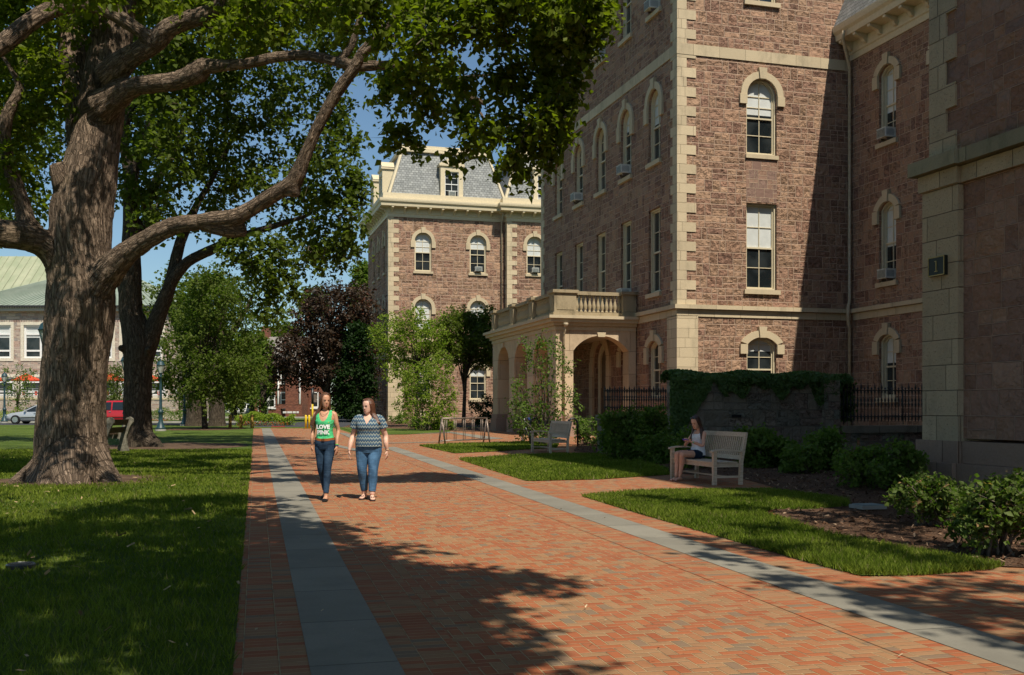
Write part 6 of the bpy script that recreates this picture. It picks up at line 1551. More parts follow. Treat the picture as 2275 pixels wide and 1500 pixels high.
m = MB(); m.box((ua, GV, -.2), (ub, GV+.5, 2.38)); m.build('masonry', M_OLD, gw)
m = MB(); m.box((Tuv(1826, GV), GV-.14, -.2), (Tuv(1860, GV), GV-.002, 2.40)); m.build('buttress', M_OLD, gw)
m = MB(); m.box((Tuv(1625, GV), GV-.04, 1.28), (Tuv(1645, GV), GV-.001, 1.36)); m.build('drain_slot', M_DARK, gw)
lw1 = empty('low_wall', T0, TH, 'low stone wall carrying the long iron fence left of the ivy', 'wall', 'low garden walls')
G1 = GV+3.0; l0, l1 = Tuv(1338, G1), Tuv(1530, G1)
m = MB(); m.box((l0, G1+.02, -.2), (l1, G1+.45, 1.15)); m.build('masonry', M_OLD, lw1); m = MB(); m.box((l0-.06, G1-.04, 1.152), (l1, G1+.5, 1.34)); m.build('coping', M_OLDC, lw1)
lw2 = empty('low_wall', T0, TH, 'low stone wall with a gap in its face, right of the ivy wall', 'wall', 'low garden walls')
m = MB(); u_a, u_b = ub+.01, Tuv(2150, GV); g0, g1 = Tuv(1905, GV), Tuv(1930, GV)
m.box((u_a, GV+.02, -.2), (g0, GV+.45, .78)); m.box((g1, GV+.02, -.2), (u_b, GV+.45, .78)); m.box((g0, GV+.022, -.2), (g1, GV+.44, .38)); m.box((g0, GV+.022, .62), (g1, GV+.44, .779)); m.build('masonry', M_OLD, lw2)
m = MB(); m.box((u_a, GV-.05, .782), (u_b, GV+.5, 1.0)); m.build('coping', M_OLDC, lw2)
def fence(u0, u1, z0, z1, label, dv=.2, stp=.085, gv=GV):
    e = empty('iron_fence', T0, TH, label, 'fence', 'black wrought iron fences'); h = z1-z0; v = gv+dv
    m = MB()
    for z in (z0+.12*h, z0+.80*h): m.box((u0, v-.02, z), (u1, v+.02, z+.03))
    m.build('rail', M_IRON, e); m = MB(); n = int((u1-u0)/stp)
    for i in range(n):
        x = u0+(i+.5)*stp; q = 1 if i % 2 == 0 else .9
        m.lathe([(.008, .0), (.022, .06*h), (.034, .14*h), (.016, .19*h), (.012, .25*h), (.013, .38*h), (.038, .45*h), (.016, .50*h), (.036, .56*h), (.013, .62*h), (.013, .72*h), (.036, .78*h), (.016, .83*h), (.036, .88*h), (.018, .94*h*q), (.001, 1.02*h*q)], (x, v, z0), 6)
    m.build('pickets', M_IRON, e)
    k = max(2, int((u1-u0)/1.2))
    for i in range(k): 
        x = u0+.15+(u1-u0-.3)*i/(k-1); m = MB(); m.tube([(x, v-.05, z0-.08), (x, v-.03, z0+.85*h)], .014, 6); m.build('post', M_IRON, e)
fence(Tuv(1346, G1), Tuv(1505, G1), 1.47, 2.26, 'long black wrought iron fence with spear tips below the porch', gv=G1); fence(ub+.05, u_b, 1.12, 2.34, 'black wrought iron fence between the ivy wall and the large pier', .2, .125)
def ivyat(name, n, fn, lb):
    c = []; o = []
    for i in range(n):
        p_, d_ = fn(); c.append(p_); o.append(d_)
    v, f = leafcloud(np.array(c), np.array(o), .10, 9); ob = npmesh(name, v, f, L_IVY); ob.location = T0; ob.rotation_euler = (0, 0, TH); tag(ob, lb, 'ivy', kind='stuff')
ri = random.Random(3)
def ivyf():
    t = ri.random()
    if t < .42:   # mound along the top
        u = ri.uniform(ua-.15, ub+.35); a = ri.uniform(0, math.pi); rr2 = .30+.05*math.sin(u*3)
        return (u, GV+.22-math.cos(a)*rr2*1.25, 2.33+math.sin(a)*rr2), (0, -math.cos(a), math.sin(a)+.2)
    if t < .72:   # front drape, ragged
        u = ri.uniform(ua-.1, ub+.2); s_ = (u-ua)/(ub-ua); d_ = (.28+.16*math.sin(u*4.3)+.10*math.sin(u*9.7+1))*(1.0 if .3 < s_ < .8 else 1.35)
        z = 2.42-d_*(1-ri.random()**1.7)*1.1; return (u, GV-.08-.05*ri.random(), z), (0, -1, .4)
    if t < .90:   # heavy curtain on the left end
        u = ua-.14+ri.random()**1.6*1.25; lim = 1.9*max(.1, 1-(u-ua)/1.35); z = 2.45-lim*ri.random(); return (u, GV-.08-.07*ri.random(), z), (-.4, -1, .3)
    u = ub-.3+ri.random()*.75+0; z = 1.15+1.3*ri.random(); return (u+.35*ri.random(), GV+.28+.2*ri.random(), z), (.2, -1, .3)
ivyat('ivy', 15000, ivyf, 'dark green ivy draped over the top of the old stone wall')
# little growth above the wall and details on the ground
b = G(46, 1262); e = empty('valve_cover', (b.x, b.y, SL*b.y), 0, 'round dark iron cover lying in the left lawn', 'manhole cover')
m = MB(); m.lathe([(.13, 0), (.13, .035), (.115, .045), (.11, .038)], n=24, smooth=False); m.build('cover', M_IRON, e); m = MB(); 
for k in range(5): m.box((-.08, -.07+k*.032, .039), (.08, -.06+k*.032, .045))
m.build('ribs', M_IRON, e)
b = G(1928, 1134); e = empty('utility_cover', (b.x, b.y, SL*b.y+.03), .25, 'pale grey square utility cover set in the mulch', 'utility cover')
m = MB(); m.box((-.20, -.17, 0), (.20, .17, .05)); m.build('frame', M_CONC, e); m = MB(); m.box((-.17, -.14, .052), (.17, .14, .062)); m.build('lid', flat('blue_grey_lid', (.20,.25,.25), .7), e)
b = G(938, 950); e = empty('plant_sign', (b.x, b.y, SL*b.y), -.3, 'small tilted beige sign among the shrubs', 'sign'); m = MB(); m.tube([(0, 0, 0), (0, 0, .8)], .02, 6); m.build('stake', M_STEEL, e); m = MB(); m.hexa([(-.2, -.02, .7), (.2, -.02, .62), (.2, .0, .62), (-.2, 0, .7), (-.16, .1, 1.12), (.22, .1, 1.04), (.22, .13, 1.04), (-.16, .13, 1.12)]); m.build('plate', M_HOOD, e)
# ================================================================ people
def skinmat(name, c):
    m, nt, out = newmat(name); v = objc(nt); n = noise(v, 9, 3)
    b = surf(nt, out, mix(n.step(.3, .7), [k*.92 for k in c], [min(1, k*1.06) for k in c]), .5, None, .35)
    b.inputs['Subsurface Weight'].default_value = .08; b.inputs['Subsurface Radius'].default_value = (.02, .008, .004); return m
SKIN1 = skinmat('tanned_skin', (.50,.26,.16)); SKIN2 = skinmat('fair_skin', (.66,.40,.30)); SKIN3 = skinmat('warm_skin', (.60,.33,.23))
def hairmat(name, a, b):
    m, nt, out = newmat(name); v = objc(nt); x, y, z = sep(v); n = noise(vec(nt, x*160, y*160, z*7), 1.0, 3, .6)
    surf(nt, out, mix(n.step(.3, .7), a, b), .42, bump(n, .004), .5); return m
H1 = hairmat('auburn_hair', (.045,.018,.009), (.15,.062,.026)); H2 = hairmat('chestnut_hair', (.045,.017,.009), (.14,.055,.026)); H3 = hairmat('dark_brown_hair', (.022,.010,.007), (.075,.03,.018))
def denim(name, a, b):
    m, nt, out = newmat(name); v = objc(nt); x, y, z = sep(v)
    fade = noise(vec(nt, x*2, y*2, z*1.2), 4, 3); wr = noise(vec(nt, x*6, y*6, z*26), 1.2, 3, .6); f = noise(v, 150, 2)
    c = mix(fade.step(.4, .65), a, b); c = mix(f*.25, c, [k*1.5 for k in b])
    surf(nt, out, c, .85, bump(wr, .009), .15); return m
J1 = denim('dark_denim', (.012,.026,.050), (.030,.058,.10)); J2 = denim('blue_denim', (.035,.085,.16), (.07,.15,.26)); J3 = denim('navy_shorts_cloth', (.012,.02,.04), (.02,.035,.06))
def cloth(name, c, wr=.010):
    m, nt, out = newmat(name); v = objc(nt); x, y, z = sep(v)
    n = noise(vec(nt, x*1.0+z*.7, y, z*1.4-x*.8), 11, 3, .55); surf(nt, out, c, .85, bump(n, wr*1.6), .15); return m
GREEN = cloth('green_jersey', (.075,.50,.20), .014); WHITE = cloth('white_cotton', (.72,.74,.80), .016); PRINT = flat('white_print', (.85,.87,.86), .7, var=.02); YELP = flat('yellow_print', (.8,.6,.05), .7)
def chevron():
    m, nt, out = newmat('zigzag_knit'); v = objc(nt); x, y, z = sep(v)
    xx = (x/.042).fmod(1.0)-.5; tri = xx.abs()*2.0
    t = ((z+tri*.030)/.062).fmod(1.0)
    c = ramp(t, [(0, (.55,.50,.38)), (.07, (.24,.25,.24)), (.16, (.05,.12,.17)), (.42, (.022,.06,.12)), (.58, (.10,.11,.14)), (.74, (.05,.15,.23)), (.90, (.16,.22,.23)), (.98, (.55,.50,.38))])
    surf(nt, out, c, .85, bump(noise(v, 12, 3), .012), .15); return m
CHEV = chevron()
def V(*a): return Vector(a)
def loft(mb, rings, n=18, mi=0):
    """ring = (center, rx, ry[, Xaxis, Yaxis])"""
    vs = []
    for r in rings:
        c, rx, ry = Vector(r[0]), r[1], r[2]; X = Vector(r[3]) if len(r) > 3 else V(1, 0, 0); Yx = Vector(r[4]) if len(r) > 4 else V(0, 1, 0)
        for k in range(n):
            a = 2*math.pi*k/n; ca, sa = math.cos(a), math.sin(a)
            ca2 = math.copysign(abs(ca)**.85, ca); sa2 = math.copysign(abs(sa)**.85, sa)
            vs.append(c+X*(rx*ca2)+Yx*(ry*sa2))
    m = len(rings); mb.add(vs, [(i*n+k, i*n+(k+1) % n, (i+1)*n+(k+1) % n, (i+1)*n+k) for i in range(m-1) for k in range(n)]+[tuple(range(n-1, -1, -1)), tuple((m-1)*n+k for k in range(n))])
def limb(mb, pts, n=14):
    S = spline([(*p[0], p[1]) for p in pts], .03); mb.tube([s[:3] for s in S], [max(.004, s[3]) for s in S], n)
def unite(mb, name, mat, parent, voxel=.007, sm=4, cut=None, solid=0):
    o = mb.build(name, mat, None); m = o.modifiers.new('r', 'REMESH'); m.mode = 'VOXEL'; m.voxel_size = voxel
    s = o.modifiers.new('s', 'SMOOTH'); s.factor = .5; s.iterations = sm; bpy.context.view_layer.update()
    me = bpy.data.meshes.new_from_object(o.evaluated_get(bpy.context.evaluated_depsgraph_get())); bpy.data.objects.remove(o); me.name = name
    if cut:
        import bmesh
        b = bmesh.new(); b.from_mesh(me); bmesh.ops.delete(b, geom=[f for f in b.faces if cut(f.calc_center_median())], context='FACES'); b.to_mesh(me); b.free()
    me.polygons.foreach_set('use_smooth', np.ones(len(me.polygons), bool)); me.materials.clear(); me.materials.append(mat); return link(name, me, parent)
def hand(mb, w, d, nrm, side=1, curl=.5, s=1.0):
    d = Vector(d).normalized(); nrm = Vector(nrm); nrm = (nrm-d*nrm.dot(d)).normalized(); b = d.cross(nrm)*side; w = Vector(w)
    loft(mb, [(w-d*.02*s, .021*s, .016*s, b, nrm), (w+d*.012*s, .023*s, .015*s, b, nrm), (w+d*.045*s, .034*s, .014*s, b, nrm), (w+d*.085*s, .036*s, .012*s, b, nrm), (w+d*.094*s, .030*s, .009*s, b, nrm)], 12)
    for i, (o, L) in enumerate(((-1.5, .058), (-.5, .070), (.5, .076), (1.5, .064))):
        p = w+d*.085*s+b*(o*.0185*s); dd = d; pts = [(p, .0085*s)]
        for k in range(3):
            ang = curl*(.5+.35*k+.08*i); dd = (d*math.cos(ang*1.1)+nrm*math.sin(ang*1.1)).normalized(); p = p+dd*(L*s/3); pts.append((p, (.0082-.0008*k)*s))
        mb.tube([q[0] for q in pts], [q[1] for q in pts], 8)
    p0 = w+d*.025*s+b*(.026*s); p1 = p0+(b*.6+d*.6+nrm*.35).normalized()*.035*s; p2 = p1+(b*.2+d*.9+nrm*.4).normalized()*.028*s
    mb.tube([p0, p1, p2], [.012*s, .0105*s, .008*s], 8)
def rotz(v, a): c, s = math.cos(a), math.sin(a); return Vector((v[0]*c-v[1]*s, v[0]*s+v[1]*c, v[2]))
def head(mb, c, yaw, pitch=0.0, wide=1.0, s=1.0):
    """c = chin-neck point (bottom of the head); returns transform"""
    M = Matrix.Translation(c) @ Matrix.Rotation(yaw, 4, 'Z') @ Matrix.Rotation(pitch, 4, 'X') @ Matrix.Diagonal((s*wide, s, s, 1))
    X = (M.to_3x3() @ V(1, 0, 0)).normalized(); Yx = (M.to_3x3() @ V(0, 1, 0)).normalized()
    R = [(-.004, .020, .020, -.056), (.008, .034, .034, -.046), (.028, .047, .053, -.032), (.055, .057, .070, -.018), (.085, .063, .081, -.009), (.115, .067, .087, -.002), (.145, .069, .091, .003), (.175, .067, .089, .007), (.200, .057, .077, .010), (.220, .038, .054, .013), (.230, .012, .018, .014)]
    loft(mb, [(M @ V(0, y, z), rx*s*wide, ry*s, X, Yx) for z, rx, ry, y in R], 22)
    def T(*a): return M @ V(*a)
    mb.tube([T(0, -.083, .118), T(0, -.093, .100), T(0, -.099, .083), T(0, -.086, .076)], [.006*s, .0075*s, .0105*s, .007*s], 8)   # nose
    for sx in (-1, 1):
        mb.tube([T(sx*.012, -.088, .133), T(sx*.045, -.072, .131)], [.006*s, .005*s], 6)   # brow ridge
        mb.tube([T(sx*.066, -.002, .085), T(sx*.072, .008, .105), T(sx*.070, .010, .125)], [.008*s, .011*s, .008*s], 6)   # ears
        mb.tube([T(sx*.034, -.062, .075), T(sx*.040, -.055, .09)], [.016*s, .014*s], 8)     # cheeks
    return M
M_EYEW = flat('eye_white', (.7,.68,.66), .3, .5, var=.02); M_EYED = flat('iris', (.07,.045,.03), .2, .5); M_LIP = flat('lips', (.42,.13,.11), .45, .4); M_BROW = flat('brow_hair', (.12,.06,.035), .8)
def face(parent, M, s=1.0, closed=False, lip=None):
    for sx in (-1, 1):
        e = MB(); c = M @ V(sx*.030, -.0815, .112)
        X = (M.to_3x3() @ V(1, 0, 0)).normalized(); Z = (M.to_3x3() @ V(0, 0, 1)).normalized(); Yd = (M.to_3x3() @ V(0, -1, 0)).normalized()
        loft(e, [(c-Yd*.004, .002, .001, X, Z), (c-Yd*.0, .0115*s, .0042*s, X, Z), (c+Yd*.0035, .006*s, .0025*s, X, Z)], 12); ey = e.build('eye', M_EYED if closed else M_EYEW, parent)
        if not closed:
            e = MB(); loft(e, [(c+Yd*.0025, .0052*s, .0050*s, X, Z), (c+Yd*.0048, .0035*s, .0035*s, X, Z)], 10); e.build('iris', M_EYED, ey)
        e = MB(); e.tube([M @ V(sx*.014, -.092, .130), M @ V(sx*.030, -.090, .134), M @ V(sx*.046, -.076, .130)], [.003*s, .0038*s, .002*s], 6); e.build('eyebrow', M_BROW, parent)
        e = MB(); e.tube([M @ V(sx*.017, -.088, .117), M @ V(sx*.030, -.088, .1195), M @ V(sx*.044, -.078, .116)], [.0015*s, .0026*s, .0015*s], 6); e.build('eyelash', M_BROW, parent)
    e = MB(); e.tube([M @ V(-.024, -.076, .046), M @ V(-.010, -.087, .049), M @ V(0, -.089, .0475), M @ V(.010, -.087, .049), M @ V(.024, -.076, .046)], [.0015*s, .0045*s, .0045*s, .0045*s, .0015*s], 8); e.tube([M @ V(-.020, -.078, .042), M @ V(0, -.0885, .038), M @ V(.020, -.078, .042)], [.0015*s, .006*s, .0015*s], 8); e.build('lips', lip or M_LIP, parent)
def hair(parent, M, mat, length, sweep, n=90, part=0.0, seed=1, flare=.02, wave=.006, ends=(0, 0)):
    """strands from a parting over the skull and down; sweep(phi)-> (dx,dy) drift of the ends in head space"""
    r = random.Random(seed); mb = MB()
    loft(mb, [(M @ V(0, .020, z), rx, ry, (M.to_3x3() @ V(1, 0, 0)).normalized(), (M.to_3x3() @ V(0, 1, 0)).normalized()) for z, rx, ry in ((.06, .058, .060), (.10, .070, .075), (.14, .076, .088), (.18, .075, .092), (.21, .062, .078), (.235, .038, .05), (.243, .01, .015))], 20)
    for i in range(n):
        u = (i+.5)/n; ph = (u*2-1)*math.pi*.70      # 0 = back, +-pi*.7 beside the face
        sx = math.sin(ph); cy = math.cos(ph); front = max(0, (abs(ph)-math.pi*.45)/(math.pi*.25))
        a = M @ V(part+sx*.010, .02+cy*.03-front*.055, .238-front*.016); b = M @ V(part*.5+sx*.056, .012+cy*.062-front*.012, .213-front*.010)
        c = M @ V(sx*.078, .010+cy*.094+front*.008, .150); d = M @ V(sx*.084, .018+cy*.085+front*.012, .070)
        dx, dy = sweep(ph); ln = length*(.88+.2*r.random())
        base = M @ V(0, 0, 0); q = M @ V(sx*.088, .022+cy*.072+front*.010, 0)
        w_ = wave*math.sin(i*1.7); e1 = q+V(dx*.4+sx*flare*.5+w_, dy*.4, -ln*.45); e2 = q+V(dx+sx*flare-w_, dy, -ln)
        limbp = [(a, .010), (b, .013), (c, .014), (d, .013), (q, .012), (e1, .011), (e2, .005)]
        S = spline([(*p, rr2) for p, rr2 in limbp], .03); mb.tube([s_[:3] for s_ in S], [max(.003, s_[3]) for s_ in S], 6)
    return unite(mb, 'hair', mat, parent, .0065, 2)

# ---------------- the woman in the green tank top
g1 = G(722, 1113); P1 = empty('person', (g1.x, g1.y, SL*g1.y+.012), math.radians(-4), 'slim woman walking in a green tank top, brown belt and dark jeans', 'person')
def walker(P_, K):
    """K: dict of sizes"""
    h, sw, hw = K['h'], K['sw'], K['hw']; th, kn, an = K['th'], K['kn'], K['an']; mb = MB()
    T_ = K['torso']   # z, rx, ry, y
    loft(mb, [((0, y, z), rx, ry) for z, rx, ry, y in T_], 24)
    zs = K['zs']
    for s in (-1, 1):
        limb(mb, [((s*(sw-.05), .01, zs-.01), K['ar']*1.05), ((s*sw, .01, zs-.03), K['ar']*1.15), ((s*K['ex']*.5+s*sw*.5, .015, zs-.16), K['ar']*1.0), ((s*K['ex'], .02+K['ey'][s], zs-.29), K['ar']*.82), ((s*(K['ex']+K['wx']*.5), -.005+K['wy'][s]*.5, zs-.40), K['ar']*.78), ((s*(K['ex']+K['wx']), K['wy'][s], zs-.52), K['ar']*.50)])
        hand(mb, (s*(K['ex']+K['wx']), K['wy'][s], zs-.525), (s*.02, -.10, -1), (-s*.95, .15, 0), -s, .42, K.get('hs', .98))
        hx, hy, kx, ky, ax, ay, kz, az = K['leg'][s]
        limb(mb, [((hx, hy, K['hz']+.02), th), ((hx*1.02, hy, K['hz']-.10), th*.98), (((hx+kx)/2, (hy+ky)/2, (K['hz']+kz)/2-.02), (th+kn)/2*1.02), ((kx, ky, kz), kn), ((kx*.6+ax*.4, ky*.55+ay*.45+.014, kz-.14), kn*.98), ((kx*.25+ax*.75, ky*.2+ay*.8+.006, kz-.28), (kn+an)/2*.92), ((ax, ay, az), an)])
        fd = Vector((K['toe'][s][0], -1, 0)).normalized(); fx = fd.cross(V(0, 0, 1)); A = V(ax, ay, az); tl = K['tilt'][s]
        def FP(t, z): return A+fd*t+V(0, 0, z-az+(max(0, -t)+.05)*tl*1.0)
        loft(mb, [(FP(-.055, .035), .022, .026, fx, V(0, 0, 1)), (FP(-.03, .045), .031, .040, fx, V(0, 0, 1)), (FP(.01, .048), .032, .043, fx, V(0, 0, 1)), (FP(.06, .036), .037, .030, fx, V(0, 0, 1)), (FP(.11, .026), .041, .020, fx, V(0, 0, 1)), (FP(.15, .020), .036, .014, fx, V(0, 0, 1)), (FP(.168, .018), .022, .010, fx, V(0, 0, 1))], 14)
    cn = V(0, K['hy'], K['chin'])
    limb(mb, [((0, .02, zs-.02), K['nk']*1.25), ((0, .012, zs+.04), K['nk']), ((cn.x, cn.y+.012, cn.z+.035), K['nk']*.98)])
    M = head(mb, cn, K['yaw'], K['pit'], K.get('wide', 1), K.get('hsz', 1.0))
    return mb, M
K1 = dict(h=1.69, sw=.150, hw=.15, th=.078, kn=.050, an=.034, zs=1.385, ar=.038, ex=.205, wx=.012, ey={-1: .035, 1: .02}, wy={-1: .03, 1: -.10}, hz=.90, hy=-.005, chin=1.465, nk=.046, yaw=math.radians(32), pit=.10,
    torso=[(.84, .125, .095, .0), (.90, .152, .112, .005), (.96, .150, .105, .005), (1.02, .126, .09, .0), (1.08, .113, .084, -.002), (1.14, .118, .088, -.004), (1.20, .132, .108, -.012), (1.25, .138, .112, -.012), (1.31, .146, .098, .0), (1.36, .142, .078, .008), (1.395, .10, .058, .012), (1.42, .05, .045, .012)],
    leg={-1: (-.080, .01, -.070, .03, -.045, .20, .50, .105), 1: (.080, -.01, .062, -.09, .045, -.12, .49, .075)}, toe={-1: (-.05,), 1: (.10,)}, tilt={-1: .35, 1: 0.0})
mb, M1 = walker(P1, K1); unite(mb, 'body', SKIN1, P1, .0065, 3)
def inflate(T_, d): return [((0, y, z), rx+d, ry+d) for z, rx, ry, y in T_]
mb = MB(); T_ = K1['torso']; loft(mb, [((0, .0, .955), .155, .115)]+inflate([t for t in T_ if 1.0 < t[0] < 1.40], .010), 24)
for s in (-1, 1): limb(mb, [((s*.085, -.07, 1.30), .03), ((s*.095, .0, 1.402), .028), ((s*.09, .06, 1.33), .03)])
unite(mb, 'tank_top', GREEN, P1, .0065, 4, cut=lambda c: (c.y < .03 and (c.x/.078)**2+((c.z-1.415)/.165)**2 < 1) or (abs(c.x) > .125 and c.z > 1.27) or (c.z > 1.36 and abs(c.x) < .075) or (c.z > 1.385 and abs(c.x) > .12) or c.z < .955+.02*abs(c.x)*6)
def jeans(P_, K, mat, zt, d=.009, cuff=.115, waist=None, rise=0.0):
    mb = MB(); T_ = [t for t in K['torso'] if t[0] < zt+.01]
    loft(mb, [((0, .0, K['hz']-.10), K['torso'][0][1]*.95, K['torso'][0][2]*.95)]+inflate(T_, d), 24)
    for s in (-1, 1):
        hx, hy, kx, ky, ax, ay, kz, az = K['leg'][s]; th, kn, an = K['th']+d, K['kn']+d*1.1, K['an']+d*1.1
        limb(mb, [((hx, hy, K['hz']+.02), th), ((hx*1.02, hy, K['hz']-.10), th*.98), (((hx+kx)/2, (hy+ky)/2, (K['hz']+kz)/2-.02), (th+kn)/2*1.02), ((kx, ky, kz), kn*1.02), ((kx*.6+ax*.4, ky*.55+ay*.45+.014, kz-.14), kn*.98), ((kx*.25+ax*.75, ky*.2+ay*.8+.006, kz-.28), (kn+an)/2*.94), ((kx*.05+ax*.95, ky*.04+ay*.96, az+.045), an)])
    return unite(mb, 'jeans', mat, P_, .0065, 3)
jeans(P1, K1, J1, .965)
mb = MB()
N_ = 40
vs = []
for zz, rr2 in ((.955, 0.0), (.995, 0.0)):
    for k in range(N_): a = 2*math.pi*k/N_; vs.append(((.150+.012)*math.cos(a), .004+(.112+.010)*math.sin(a), zz-.018*(math.sin(a) < 0)*abs(math.sin(a))**2+.0))
mb.add(vs, [(k, (k+1) % N_, N_+(k+1) % N_, N_+k) for k in range(N_)]); bt = mb.build('belt', flat('brown_leather', (.30,.10,.025), .5, .4, var=.2), P1)
mb = MB(); mb.box((-.022, -.130, .938), (.022, -.122, .980)); mb.build('buckle', flat('dark_leather', (.12,.045,.015), .5), bt)
face(P1, M1)
hair(P1, M1, H1, .27, lambda ph: (.035*math.sin(ph)+(-.06 if math.sin(ph) < 0 else .035), .0), 90, .005, 2, .05, .008)
def bend1(v): return (v.x, -.1305+1.9*v.x*v.x, v.y)
textmesh('printed_words', 'LOVE\nPINK', .088, PRINT, P1, (0, -.006, 1.135), (0, 0, 0), 0.0, .0045, bend=lambda v: (v.x*1.0, -.1290+1.6*v.x*v.x+abs(v.y-.0)*0+.15*max(0, .0-v.y), v.y*.98))
mb = MB(); loft(mb, [((.075, -.112, 1.235), .018, .010, V(1, 0, 0), V(0, 0, 1)), ((.075, -.118, 1.235), .015, .008, V(1, 0, 0), V(0, 0, 1))], 12); mb.build('printed_bird', YELP, P1)
M_BEAD = flat('bead', (.35,.25,.14), .3, .5)
mb = MB(); mb.tube([(.062*math.cos(a), -.02+.085*-math.sin(a)*1.0, 1.405-.045*math.sin(a)) for a in np.linspace(.15, math.pi-.15, 14)], .0035, 6); mb.build('necklace', M_BEAD, P1)
for s in (-1, 1): mb = MB(); mb.lathe([(.001, -.008), (.009, 0), (.001, .008)], M1 @ V(s*.078, -.004, .082), 8); mb.build('earring', PRINT, P1)
wr = (K1['ex']+K1['wx'])
mb = MB(); mb.lathe([(.026, 0), (.026, .012)], (wr, -.095, 1.385-.505), 12); mb.build('wristband', flat('green_band', (.05,.55,.08), .5), P1); mb = MB(); mb.lathe([(.0265, 0), (.0265, .010)], (wr, -.098, 1.385-.522), 12); mb.build('wristband', flat('blue_band', (.01,.03,.18), .5), P1)
mb = MB(); mb.lathe([(.025, 0), (.026, .008)], (-wr, .03, 1.385-.505), 12); mb.build('bracelet', M_CHROME, P1)
def flats(P_, K, s, mat):
    hx, hy, kx, ky, ax, ay, kz, az = K['leg'][s]; fd = Vector((K['toe'][s][0], -1, 0)).normalized(); fx = fd.cross(V(0, 0, 1)); A = V(ax, ay, 0); tl = K['tilt'][s]; mb = MB()
    def FP(t, z): return A+fd*t+V(0, 0, z+(max(0, -t)+.05)*tl)
    Z = V(0, 0, 1)
    loft(mb, [(FP(-.064, .022), .022, .022, fx, Z), (FP(-.03, .020), .036, .024, fx, Z), (FP(.02, .014), .035, .014, fx, Z), (FP(.07, .016), .040, .018, fx, Z), (FP(.11, .022), .045, .024, fx, Z), (FP(.155, .018), .040, .019, fx, Z), (FP(.182, .014), .024, .012, fx, Z)], 16)
    mb.build('shoe', mat, P_)
for s in (-1, 1): flats(P1, K1, s, flat('black_flats', (.012,.012,.013), .45, .4))

# ---------------- the woman in the zigzag blouse
g2 = G(819, 1110.5); P2 = empty('person', (g2.x, g2.y, SL*g2.y+.012), math.radians(-3), 'fuller-figured woman walking in a blue zigzag blouse, blue jeans and sandals', 'person')
K2 = dict(h=1.62, sw=.178, hw=.19, th=.106, kn=.066, an=.044, zs=1.30, ar=.052, ex=.262, wx=.030, ey={-1: .02, 1: .04}, wy={-1: -.10, 1: .04}, hz=.84, hy=-.01, chin=1.372, nk=.056, yaw=math.radians(-30), pit=.08, wide=1.10, hs=.95,
    torso=[(.76, .155, .125, .01), (.82, .185, .142, .01), (.90, .188, .145, .005), (.97, .172, .135, .0), (1.03, .165, .130, -.003), (1.09, .166, .132, -.008), (1.14, .172, .148, -.015), (1.19, .176, .148, -.013), (1.25, .180, .122, .0), (1.29, .170, .095, .008), (1.325, .115, .07, .012), (1.35, .06, .055, .012)],
    leg={-1: (-.095, .0, -.100, -.03, -.082, .08, .47, .088), 1: (.095, .0, .090, -.10, .078, -.12, .47, .085)}, toe={-1: (-.18,), 1: (.28,)}, tilt={-1: 0., 1: 0.0})
mb, M2 = walker(P2, K2); unite(mb, 'body', SKIN2, P2, .0068, 3)
mb = MB(); loft(mb, [((0, .0, .835), .215, .168), ((0, .0, .90), .212, .166), ((0, -.005, .97), .202, .160)]+inflate([t for t in K2['torso'] if 1.0 < t[0] < 1.33], .018), 26)
for s in (-1, 1): limb(mb, [((s*.09, .01, 1.285), .062), ((s*.128, .01, 1.290), .070), ((s*.178, .01, 1.270), .077), ((s*.222, .013, 1.19), .074), ((s*.246, .016, 1.13), .072)])
unite(mb, 'blouse', CHEV, P2, .0068, 4, cut=lambda c: (c.y < .02 and c.z > 1.20 and abs(c.x) < (c.z-1.20)*.55) or (c.z > 1.325 and abs(c.x) < .085) or c.z < .845 or (abs(c.x) > .215 and c.z < 1.115))
jeans(P2, K2, J2, .91, .010)
face(P2, M2)
hair(P2, M2, H2, .16, lambda ph: (.03*math.sin(ph)+.02, -.05 if math.sin(ph) > 0 else -.02), 96, -.03, 5, .045, .014)
M_SOLE = flat('dark_sandal', (.035,.022,.018), .6, .3)
for s in (-1, 1):
    hx, hy, kx, ky, ax, ay, kz, az = K2['leg'][s]; fd = Vector((K2['toe'][s][0], -1, 0)).normalized(); fx = fd.cross(V(0, 0, 1)); A = V(ax, ay, 0); mb = MB(); Z = V(0, 0, 1)
    loft(mb, [(A+fd*-.065, .025, .008, fx, Z), (A+fd*-.03, .038, .010, fx, Z), (A+fd*.05, .040, .010, fx, Z), (A+fd*.12, .048, .010, fx, Z), (A+fd*.175, .038, .009, fx, Z), (A+fd*.19, .02, .008, fx, Z)], 14)
    for q in (-1, 1): mb.tube([A+fd*.135+V(0, 0, .030), A+fd*.10+fx*(q*.02)+V(0, 0, .055), A+fd*.055+fx*(q*.046)+V(0, 0, .008)], .006, 6)
    mb.build('sandal', M_SOLE, P2)
mb = MB(); wr = K2['ex']+K2['wx']; mb.lathe([(.029, 0), (.033, .006), (.029, .014)], (wr, .038, 1.30-.515), 14); mb.build('bracelet', flat('beaded_gold', (.5,.36,.2), .4, .5), P2)

